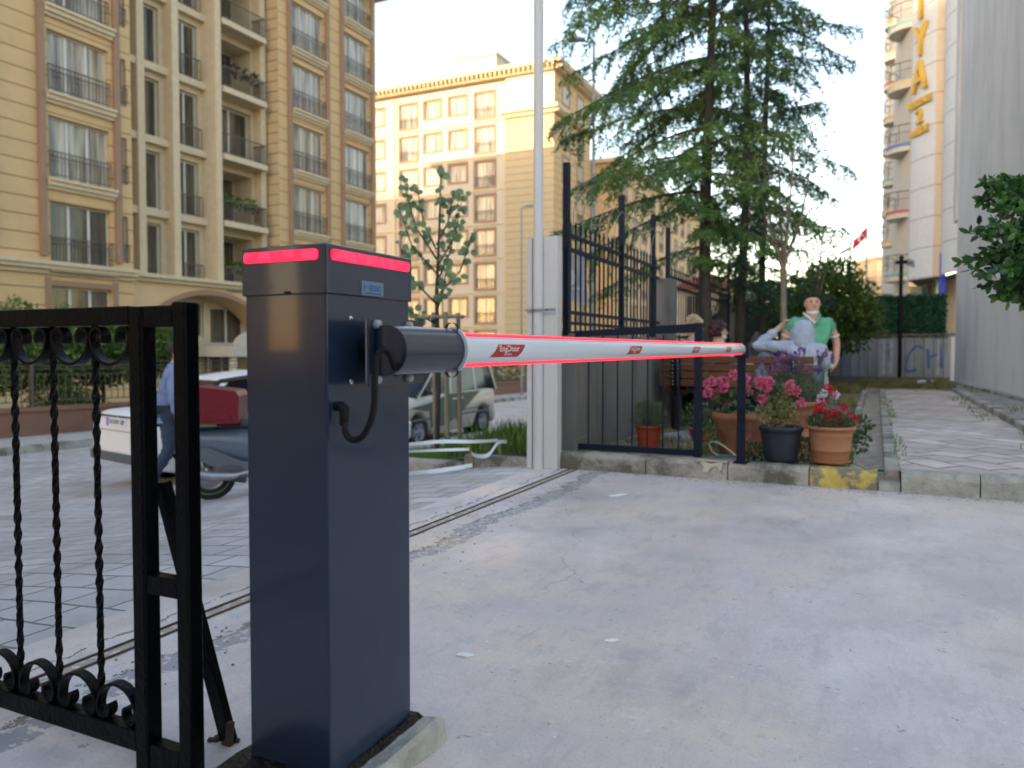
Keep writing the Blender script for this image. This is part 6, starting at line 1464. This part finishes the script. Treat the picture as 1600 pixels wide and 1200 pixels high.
# cracked terracotta with pink geraniums
t = pot(1155, 6.35, .085, .215, .36, M['oldterra'], 'large chipped terracotta pot of pink geraniums behind the boom post', 'plain')
heads = [(1106, 600), (1122, 597), (1112, 596), (1106, 614), (1120, 614), (1132, 595), (1131, 606), (1146, 586), (1165, 592), (1136, 630), (1168, 612), (1164, 607)]
hp_ = [px3(t, x, y, 6.3 + random.uniform(-.12, .12)) for x, y in heads]
plant(t, 'blossoms', M['pink'], lambda mb: flowers(mb, hp_, .040, 70))
plant(t, 'foliage', M['geran'], lambda mb: [stems(mb, (0, 0, .33), hp_), blob_leaves(mb, (.02, 0, .42), (.24, .18, .12), 260, .06, .05, .6, .3, 6, .2)])
plant(t, 'potting_mound', M['soil'], lambda mb: mb.ball((0, 0, .33), .17, 12, 6, (1, 1, .3)))
# big terracotta with lavender behind
t = pot(1242, 6.55, .08, .245, .45, M['oldterra'], 'biggest terracotta pot, tall purple lavender behind the black pot', 'lip'); t2_ = t
tips = [V((random.uniform(-.3, .28), random.uniform(-.14, .14), random.uniform(.66, .86))) for _ in range(46)]
plant(t, 'foliage', M['lav'], lambda mb: [blob_leaves(mb, (-.02, 0, .50), (.27, .2, .16), 2600, .07, .008, .6, .25, 8, 1.2), stems(mb, (0, 0, .42), tips, .0022)])
for t_ in tips: plant(t, 'flower_spike', M['purple'], lambda mb: [mb.leaf(t_ + V((0, 0, random.uniform(-.02, .04))), rv() + V((0, 0, .8)), .022, .014) for _ in range(16)])
hp2 = [px3(t, x, y, 6.2) for x, y in ((1186, 593), (1194, 596), (1203, 596), (1198, 606), (1188, 603), (1190, 623), (1234, 600), (1232, 611), (1244, 611), (1252, 629))]
plant(t, 'pink_blossoms', M['pink'], lambda mb: flowers(mb, hp2, .034, 60))
plant(t, 'trailing_stems', M['geran'], lambda mb: [stems(mb, (-.05, -.15, .42), hp2), blob_leaves(mb, (-.16, -.16, .47), (.1, .08, .12), 90, .055, .05, .6, .3, 7, .1)])
# black pot on the kerb
t = pot(1221, 5.72, .132, .162, .262, M['darkpot'], 'anthracite plastic pot with withered trailing plant on the kerb', 'rim')
plant(t, 'plant', M['drygrass'], lambda mb: [blob_leaves(mb, (-.02, .03, .34), (.17, .12, .10), 420, .03, .02, .5, .4, 3, .2), blob_leaves(mb, (.04, .05, .45), (.05, .05, .11), 120, .035, .02, .6, .4, 4)])
# orange pot with red flowers
t = pot(1299, 5.62, .132, .172, .275, M['terra'], 'orange plastic pot with bright red flowers on a saucer at the yellow kerb', 'lip', saucer=M['terra'])
hp3 = [px3(t, x, y, 5.6 + random.uniform(-.08, .08)) for x, y in ((1279, 636), (1285, 641), (1276, 646), (1292, 648), (1303, 645), (1309, 647), (1297, 653), (1306, 653), (1290, 656), (1319, 637), (1329, 650), (1334, 655), (1325, 656), (1313, 658))]
hp4 = [px3(t, x, y, 5.7) for x, y in ((1294, 607), (1300, 612), (1288, 628))]; hp5 = [px3(t, x, y, 5.7) for x, y in ((1305, 617), (1283, 622), (1288, 614))]
plant(t, 'red_blossoms', M['redfl'], lambda mb: [flowers(mb, hp3, .026, 55, .018), flowers(mb, hp4, .03, 50, .018)]); plant(t, 'white_blossoms', M['whitefl'], lambda mb: flowers(mb, hp5, .028, 50, .018))
plant(t, 'foliage', M['geran'], lambda mb: [stems(mb, (0, 0, .24), hp3 + hp4 + hp5, .0025), blob_leaves(mb, (0, 0, .29), (.17, .15, .055), 1200, .045, .008, .6, .2, 9, .8)])
# garden ground cover, weeds, stones, hose, cable
gzf = lambda w, u: gz(w, u)
mb = MB(); random.seed(5); blades(mb, -2.1, -.3, KU + .25, 8.2, 2600, .07, gzf, .012, 1.6); blades(mb, -1.9, -.3, 11, 20, 9000, .16, gzf, .02, .5); blades(mb, -.3, 1.4, 17.7, 20.5, 5000, .18, gzf, .02); tag(mb.build('weeds', M['drygrass']), 'dry weeds and grass growing over the garden soil', 'weeds', kind='stuff')
mb = MB(); blades(mb, 1.1, 1.5, 7, 16, 700, .05, lambda w, u: .13, .01, 1.2); blades(mb, 1.5, 1.9, 7, 18, 900, .06, lambda w, u: .19, .01, .8); blades(mb, .14, .22, 6, 14, 260, .06, lambda w, u: .12, .01, 1.5); blades(mb, -.30, -.16, 5.95, 10, 900, .12, gzf, .014, .8)
tag(mb.build('path_weeds', M['grass']), 'thin green weeds in the joints and edges of the paved path', 'weeds', kind='stuff')
for i, (px, D, hh, rr, n, lb) in enumerate(((893, 6.75, .10, .14, 260, 'leafy green weed clump at the foot of the concrete wall'), (1104, 6.2, .16, .08, 110, 'light green sprouting plant between gate upright and chipped terracotta pot'), (1187, 5.95, .07, .10, 160, 'low green weeds between the boom post and the black pot'), (1258, 5.9, .10, .08, 160, 'leafy weeds between the black and orange pots'), (1342, 6.4, .16, .09, 260, 'green weeds beside the orange pot at the gully edge'), (985, 8.4, .16, .25, 400, 'green weed patch beneath the bench end'), (1085, 8.0, .16, .16, 300, 'green clump under the bench behind the small bowl'))):
    p_ = P(px, 650, D); t = thing('weed_clump', lb, 'weed clump', (p_.x, p_.y, .09), 0, 'weed clumps in the garden bed'); mb = MB(); blob_leaves(mb, (0, 0, hh), (rr, rr * .8, hh), n, .05, .026, .5, .3, i, .5); mb.build('leaves', M['thin'] if i % 2 else M['geran'], t)
for i, (px, D, s_, lb) in enumerate(((1070, 7.4, (.26, .12, .10), 'large pale limestone boulder behind the gate leaf, near the bench foot'), (995, 6.45, (.09, .06, .03), 'small pale stone left of the red plastic pot'), (1030, 6.5, (.12, .06, .035), 'flat stone just right of the red plastic pot foot'), (948, 6.6, (.08, .05, .02), 'small flat stone near the middle of the gate leaf'))):
    p_ = P(px, 650, D); t = thing('garden_stone', lb, 'stone', (p_.x, p_.y, .08), 0); mb = MB(); mb.ball((0, 0, 0), 1, 14, 8, s_)
    mb.v = [(x * (1 + .2 * noise.noise(V((x*9, y*9, z*9 + i)))), y, z * (1 + .3 * noise.noise(V((x*7, y*7, i))))) for x, y, z in mb.v]; mb.build('stone', M['stonep'], t)
hs = thing('garden_hose', 'green garden hose lying in the gully mouth beside the yellow kerb', 'hose', PG(1360, 742, .06), 0)
MB().tube(catmull([V((-.12, .18, .0)), V((-.06, .08, .02)), V((.0, .05, .03)), V((.16, .03, .02)), V((.22, -.0, .02))], 6), .011, 8).build('hose', M['hose'], hs)
hs = thing('cream_cable', 'cream cable looping out of the gully mouth over the broken kerb stone', 'cable', PG(1345, 735, .06), 0)
MB().tube(catmull([V((-.03, .12, .04)), V((-.01, .02, .04)), V((.08, -.08, .0)), V((.18, -.11, .0)), V((.27, -.06, .05)), V((.32, .04, .09))], 6), .008, 6).build('cable', M['cable'], hs)
hs = thing('cream_cable', 'cream cable loop standing between gate leaf and boom post', 'cable', P(1118, 700, 5.98), 0)
MB().tube(catmull([P(x, y, D) - P(1118, 700, 5.98) for x, y, D in ((1150, 712, 5.85), (1135, 700, 5.95), (1120, 691, 6), (1109, 692, 6.05), (1112, 704, 6.05), (1124, 713, 6)) ], 6), .006, 6).build('cable', M['cable'], hs)
hs = thing('garden_hose', 'short piece of pale green hose at the foot of the boom post', 'hose', P(1130, 713, 5.95), 0)
MB().tube([(-.06, 0, .0), (0, -.01, .005), (.10, -.05, .01)], .010, 8).build('hose', M['hose'], hs)
t = thing('plaster_splash', 'cream plaster splash running over the kerb edge left of the boom post', 'splash', at(UWW(1112, KU), KU, .13), -A0)
mb = MB(); pts = [(-.08, -.002), (-.05, .0), (.0, -.01), (.05, -.002), (.09, -.0), (.08, -.05), (.065, -.07), (.05, -.03), (.01, -.035), (-.02, -.075), (-.06, -.08), (-.05, -.04)]; mb.prism(pts, -.013, -.009, 'y'); mb.box(-.1, .12, -.01, .06, .002, .006); mb.build('splash', M['splash'], t)
for i, (px, py, s_, lb) in enumerate(((727, 1024, .030, 'curled white plaster flake on the concrete, nearest the cabinet'), (957, 1001, .028, 'white plaster flake on the concrete near the middle of the yard'), (965, 774, .06, 'long white flake on the concrete beneath the boom, far from the camera'), (760, 1004, .008, 'tiny white crumb on the concrete above the curled flake'))):
    t = thing('plaster_flake', lb, 'plaster flake', PG(px, py, .001), R(20 * i)); mb = MB(); rnd = random.Random(i); n = 12
    ring = [(s_ * (1.3 if i == 2 else 1) * cos(2*pi*j/n) * rnd.uniform(.6, 1.1), s_ * .5 * sin(2*pi*j/n) * rnd.uniform(.6, 1.1), rnd.uniform(.002, .006)) for j in range(n)]; mb.add(ring + [(x, y, 0) for x, y, z in ring], [list(range(n))] + [(j, (j+1) % n, n + (j+1) % n, n + j) for j in range(n)]); mb.build('flake', M['paper'], t)
t = thing('plastic_bottle', 'crushed white and blue plastic bottle lying at the far end of the path', 'bottle', PG(1448, 601, .16), R(10)); MB().lathe([(0, -.22), (.05, -.21), (.055, -.05), (.05, 0), (.055, .06), (.05, .16), (.02, .22), (.018, .25), (0, .25)], 12, (0, 0, .05), 'x').build('bottle', M['tape'], t); MB().lathe([(.056, -.04), (.056, .06)], 12, (0, 0, .05), 'x').build('label_band', M['blue'], t)
# ================================================================ cedars
def cedar(px, D, hh, r0, lb, zlo, spec, seed, m, wob=.03, dens=1.0):
    """spec(z, azimuth) -> branch length"""
    p_ = P(px, 560, D); t = thing('cedar_tree', lb, 'tree', (p_.x, p_.y, 0), 0); rnd = random.Random(seed); random.seed(seed)
    tr_ = [(wob * sin(z * .7 + seed), wob * cos(z * .5), z) for z in [hh * i / 12 for i in range(13)]]
    mb = MB(); mb.tube(tr_, [r0 * (1 - .82 * i / 12) * (1.25 if i == 0 else 1) for i in range(13)], 12)
    for i in range(40): z = rnd.uniform(.3, zlo + 1); a = rnd.uniform(0, 6.28); mb.tube([(0, 0, z), (cos(a) * .17, sin(a) * .17, z + .02)], .008, 4)
    br = MB(); lf = MB(); n = int((hh - zlo) * 13 * dens)
    for i in range(n):
        z = zlo + (hh - zlo) * (i + rnd.random()) / n; a = rnd.uniform(0, 2*pi); L = spec(z, a) * rnd.uniform(.7, 1.1)
        if L < .15: continue
        o = V((wob * sin(z * .7 + seed), wob * cos(z * .5), z)); pts = []; k = max(5, int(L / .13)); rise = rnd.uniform(-.22, .32); bend = rnd.uniform(-.2, .2)
        for j in range(k + 1):
            q = j / k; ang = a + bend * q; pts.append(o + V((cos(ang) * L * q, sin(ang) * L * q, L * (rise * q - .42 * q * q + .12 * q ** 4))))
        br.tube(pts, [.013 * (1 - .8 * j / k) * (L / 1.5 + .4) for j in range(k + 1)], 5)
        for j in range(1, k + 1):
            for s_ in (-1, 1, 1 if rnd.random() < .5 else -1):
                q = j / k; ax = (pts[j] - pts[j-1]).normalized(); sd = ax.cross(V((0, 0, 1))).normalized() * s_
                tl_ = (.13 + .42 * L * q * (1.15 - q)) * rnd.uniform(.5, 1.15); st = pts[j] - ax * rnd.uniform(0, .1); dr_ = (sd + ax * rnd.uniform(.4, 1.2) + V((0, 0, rnd.uniform(-.95, .12)))).normalized()
                m_ = max(3, int(tl_ / .042)); e_ = st
                for g_ in range(m_):
                    f = (g_ + .5) / m_; c = st + dr_ * tl_ * f + V((0, 0, -.45 * tl_ * f * f))
                    for h_ in range(6):
                        d = dr_ * .7 + rv(.9) + V((0, 0, -.35)); lf.leaf(c + rv(.02), d, rnd.uniform(.05, .10), .020)
    mb.build('trunk', M['bark'], t); br.build('branches', M['bark'], t); lf.build('needles', m, t); print('cedar', px, len(lf.f)); return t
def dirf(a, target, w): return max(0, cos(a - target)) ** w
def s1(z, a):
    base = 1.35 if z > 3.2 else 1.15
    if z < 2.5: return (1.7 * dirf(a, pi * 1.0, 1.0)) + .3 * dirf(a, 0, 1)
    L = base + 1.0 * dirf(a, pi, 1.2) * (1 if z < 5.6 else .9)
    if z > 4.4: L += .25 * dirf(a, pi, 1)
    L *= 1 - .3 * dirf(a, -pi / 2, 1)
    return L * (1 if z < 6.4 else max(.3, 1 - (z - 6.4) / 4.5))
def s2(z, a):
    if z < 2.6: return .7
    return (.95 + .3 * sin(z * 3)) * (1 - .35 * dirf(a, -pi / 2, 1)) * (1 if z < 6 else max(.3, 1 - (z - 6) / 4))
def s3(z, a):
    L = .75 + .95 * dirf(a, 0, 1.5) * (1 if z > 2.2 else .6) + .2 * sin(z * 4)
    return L * (1 if z < 6.2 else max(.3, 1 - (z - 6.2) / 4))
cedar(1105, 10.6, 9.2, .098, 'front cedar with thick bare lower trunk, its long branches spreading left over the fence', 2.1, s1, 3, M['needle'], .04, 1.15)
cedar(1158, 12.2, 9.6, .085, 'middle cedar behind the bench, dark slender trunk between two others', 1.9, s2, 5, M['needle2'], .05, .8)
cedar(1192, 13.2, 9.8, .07, 'rightmost cedar with the thinnest trunk, branches reaching right into the open sky', 1.5, s3, 9, M['needle2'], .03, .72)
# pale branching tree
def twig_tree(px, D, h_, lb, seed, r0, fork, spread, n, leafn, crown, m=M['thin']):
    p_ = P(px, 560, D); t = thing('slender_tree', lb, 'tree', (p_.x, p_.y, .05), 0); rnd = random.Random(seed); random.seed(seed); mb = MB(); tips = []
    mb.tube([(0, 0, 0), (.02, 0, fork * .5), (0, 0, fork)], [r0, r0 * .85, r0 * .75], 8)
    for i in range(n):
        a = 2*pi*i/n + rnd.uniform(-.3, .3); l = rnd.uniform(.75, 1.1) * (h_ - fork); e = V((cos(a) * spread * rnd.uniform(.5, 1), sin(a) * spread * .6, fork + l)); m_ = V((e.x * .62, e.y * .6, fork + l * .42)); o = V((0, 0, fork - rnd.uniform(0, .25)))
        mb.tube([o, m_, e], [r0 * .5, r0 * .34, r0 * .12], 6); tips.append(e)
        for k in range(7): q = rnd.uniform(.35, 1); b_ = o.lerp(m_, q) if k % 2 else m_.lerp(e, q); c = b_ + V((rnd.uniform(-.3, .3), rnd.uniform(-.3, .3), rnd.uniform(.1, .45))); mb.tube([b_, c], [r0 * .14, r0 * .06], 4); tips.append(c)
    mb.build('trunk', M['palebark'], t); lf = MB()
    for t_ in tips:
        for k in range(leafn): lf.leaf(t_ + rv(crown), rv() + V((0, 0, -.2)), rnd.uniform(.05, .08), .032)
    lf.build('crown', m, t); return t
twig_tree(1222, 10.2, 3.75, 'slender pale barked tree with bare forks and sparse leaves left of the standing man', 4, .05, 2.05, .5, 5, 26, .2)
twig_tree(1272, 13.5, 2.9, 'thin young tree before the dark bush, behind the standing man', 8, .045, 1.75, .5, 4, 14, .15)
# dense round bush-trees
for i, (px, D, zc, rx, rz, n, lb) in enumerate(((1292, 16.5, 1.72, .95, .85, 7500, 'dense dark green round tree before the green hedge screen, behind the standing man'), (1228, 17.5, 1.5, .9, .95, 6000, 'dense dark bushy tree half hidden behind the pale forked trunk'), (1170, 19.5, 1.3, 1.0, .9, 4000, 'dark bush at the far end of the fence between the cedar trunks'))):
    p_ = P(px, 560, D); t = thing('bushy_tree', lb, 'tree', (p_.x, p_.y, 0), 0, 'dense trees before the green screen'); random.seed(50 + i); mb = MB(); limbs(mb, (0, 0, 0), (0, 0, zc + .3), .07, 8, .6, .6, i); mb.build('trunk', M['bark'], t)
    mb = MB(); blob_leaves(mb, (0, 0, zc), (rx, rx, rz), n, .12, .06, .65, .45, i + 4); 
    if i == 0: blob_leaves(mb, (.15, 0, zc + .75), (.55, .5, .4), 1500, .12, .05, .6, .5, 17)
    mb.build('crown', M['ball'], t)
# laurel at the right edge
ct = P(1640, 375, 4.4); t = thing('laurel_tree', 'glossy leaved laurel branches reaching in at the right edge of the photo', 'tree', (ct.x + .12, ct.y, 0), 0); random.seed(90)
mb = MB(); lf = MB(); C0 = V((.25, 0, ct.z - .2)); mb.tube([(.35, 0, 0), (.32, 0, .9), C0], [.04, .035, .03], 8)
def sprig(e, n, o=None):
    e = e - V(t.location); o = o or C0 + V((0, 0, random.uniform(-.1, .25))); m_ = o.lerp(e, .55) + V((0, 0, .05)); c = catmull([o, m_, e], 8); mb.tube(c, [.007 * (1 - .75 * i / len(c)) for i in range(len(c))], 5)
    for i in range(n):
        q = random.uniform(.3, 1); p_ = c[min(int(q * len(c)), len(c) - 1)]; ax = (c[-1] - c[-2]).normalized(); d = ax * .5 + rv(.9); d.normalize(); L_ = random.uniform(.045, .07); s_ = d.cross(rv()).normalized(); W2 = L_ * .24; b_ = p_ + rv(.03) * (q < .8) * 1.2
        lf.add([b_, b_ + d*L_*.35 + s_*W2, b_ + d*L_*.75 + s_*W2*.8, b_ + d*L_, b_ + d*L_*.75 - s_*W2*.8, b_ + d*L_*.35 - s_*W2], [(0, 1, 2, 3), (0, 3, 4, 5)])
for x, y in ((1541, 284), (1534, 313), (1553, 295), (1578, 281), (1560, 330), (1516, 365), (1530, 352), (1503, 410), (1518, 422), (1522, 405), (1536, 446), (1560, 462), (1578, 470), (1565, 440), (1545, 390), (1555, 360), (1590, 300), (1580, 455), (1540, 425), (1550, 405)): sprig(P(x, y, 4.4 + random.uniform(-.15, .15)), 60)
for k in range(130): sprig(P(random.uniform(1555, 1720), random.uniform(280, 478), 4.4 + random.uniform(-.3, .3)), 60)
mb.build('trunk', M['bark'], t); lf.build('leaves', M['laurel'], t)

# loose grit gathered along the kerb and the track
mb = MB(); rnd = random.Random(12)
for i in range(900):
    if i % 3: w, u = rnd.uniform(-2.3, 2.2), KU - abs(rnd.gauss(0, .06)) - .01
    else: w, u = -2.0 + rnd.gauss(0, .12), rnd.uniform(1.5, 5.7)
    p_ = at(w, u); r = rnd.uniform(.0015, .006); mb.ball((p_.x, p_.y, r * .4), r, 5, 3, (1, rnd.uniform(.6, 1.2), .6))
tag(mb.build('grit', M['stonep']), 'loose grit gathered along the kerb foot and the gate track', 'grit', kind='stuff')
mb = MB()
for i in range(260):
    w, u = rnd.uniform(-2.2, 2.4), KU - abs(rnd.gauss(0, .12)) - .01; p_ = at(w, u); mb.leaf((p_.x, p_.y, .004), (rnd.uniform(-1, 1), rnd.uniform(-1, 1), .1), rnd.uniform(.012, .035), .008, (0, 0, 1))
tag(mb.build('leaf_litter', M['soil']), 'small dry leaf litter scattered along the kerb foot', 'litter', kind='stuff')
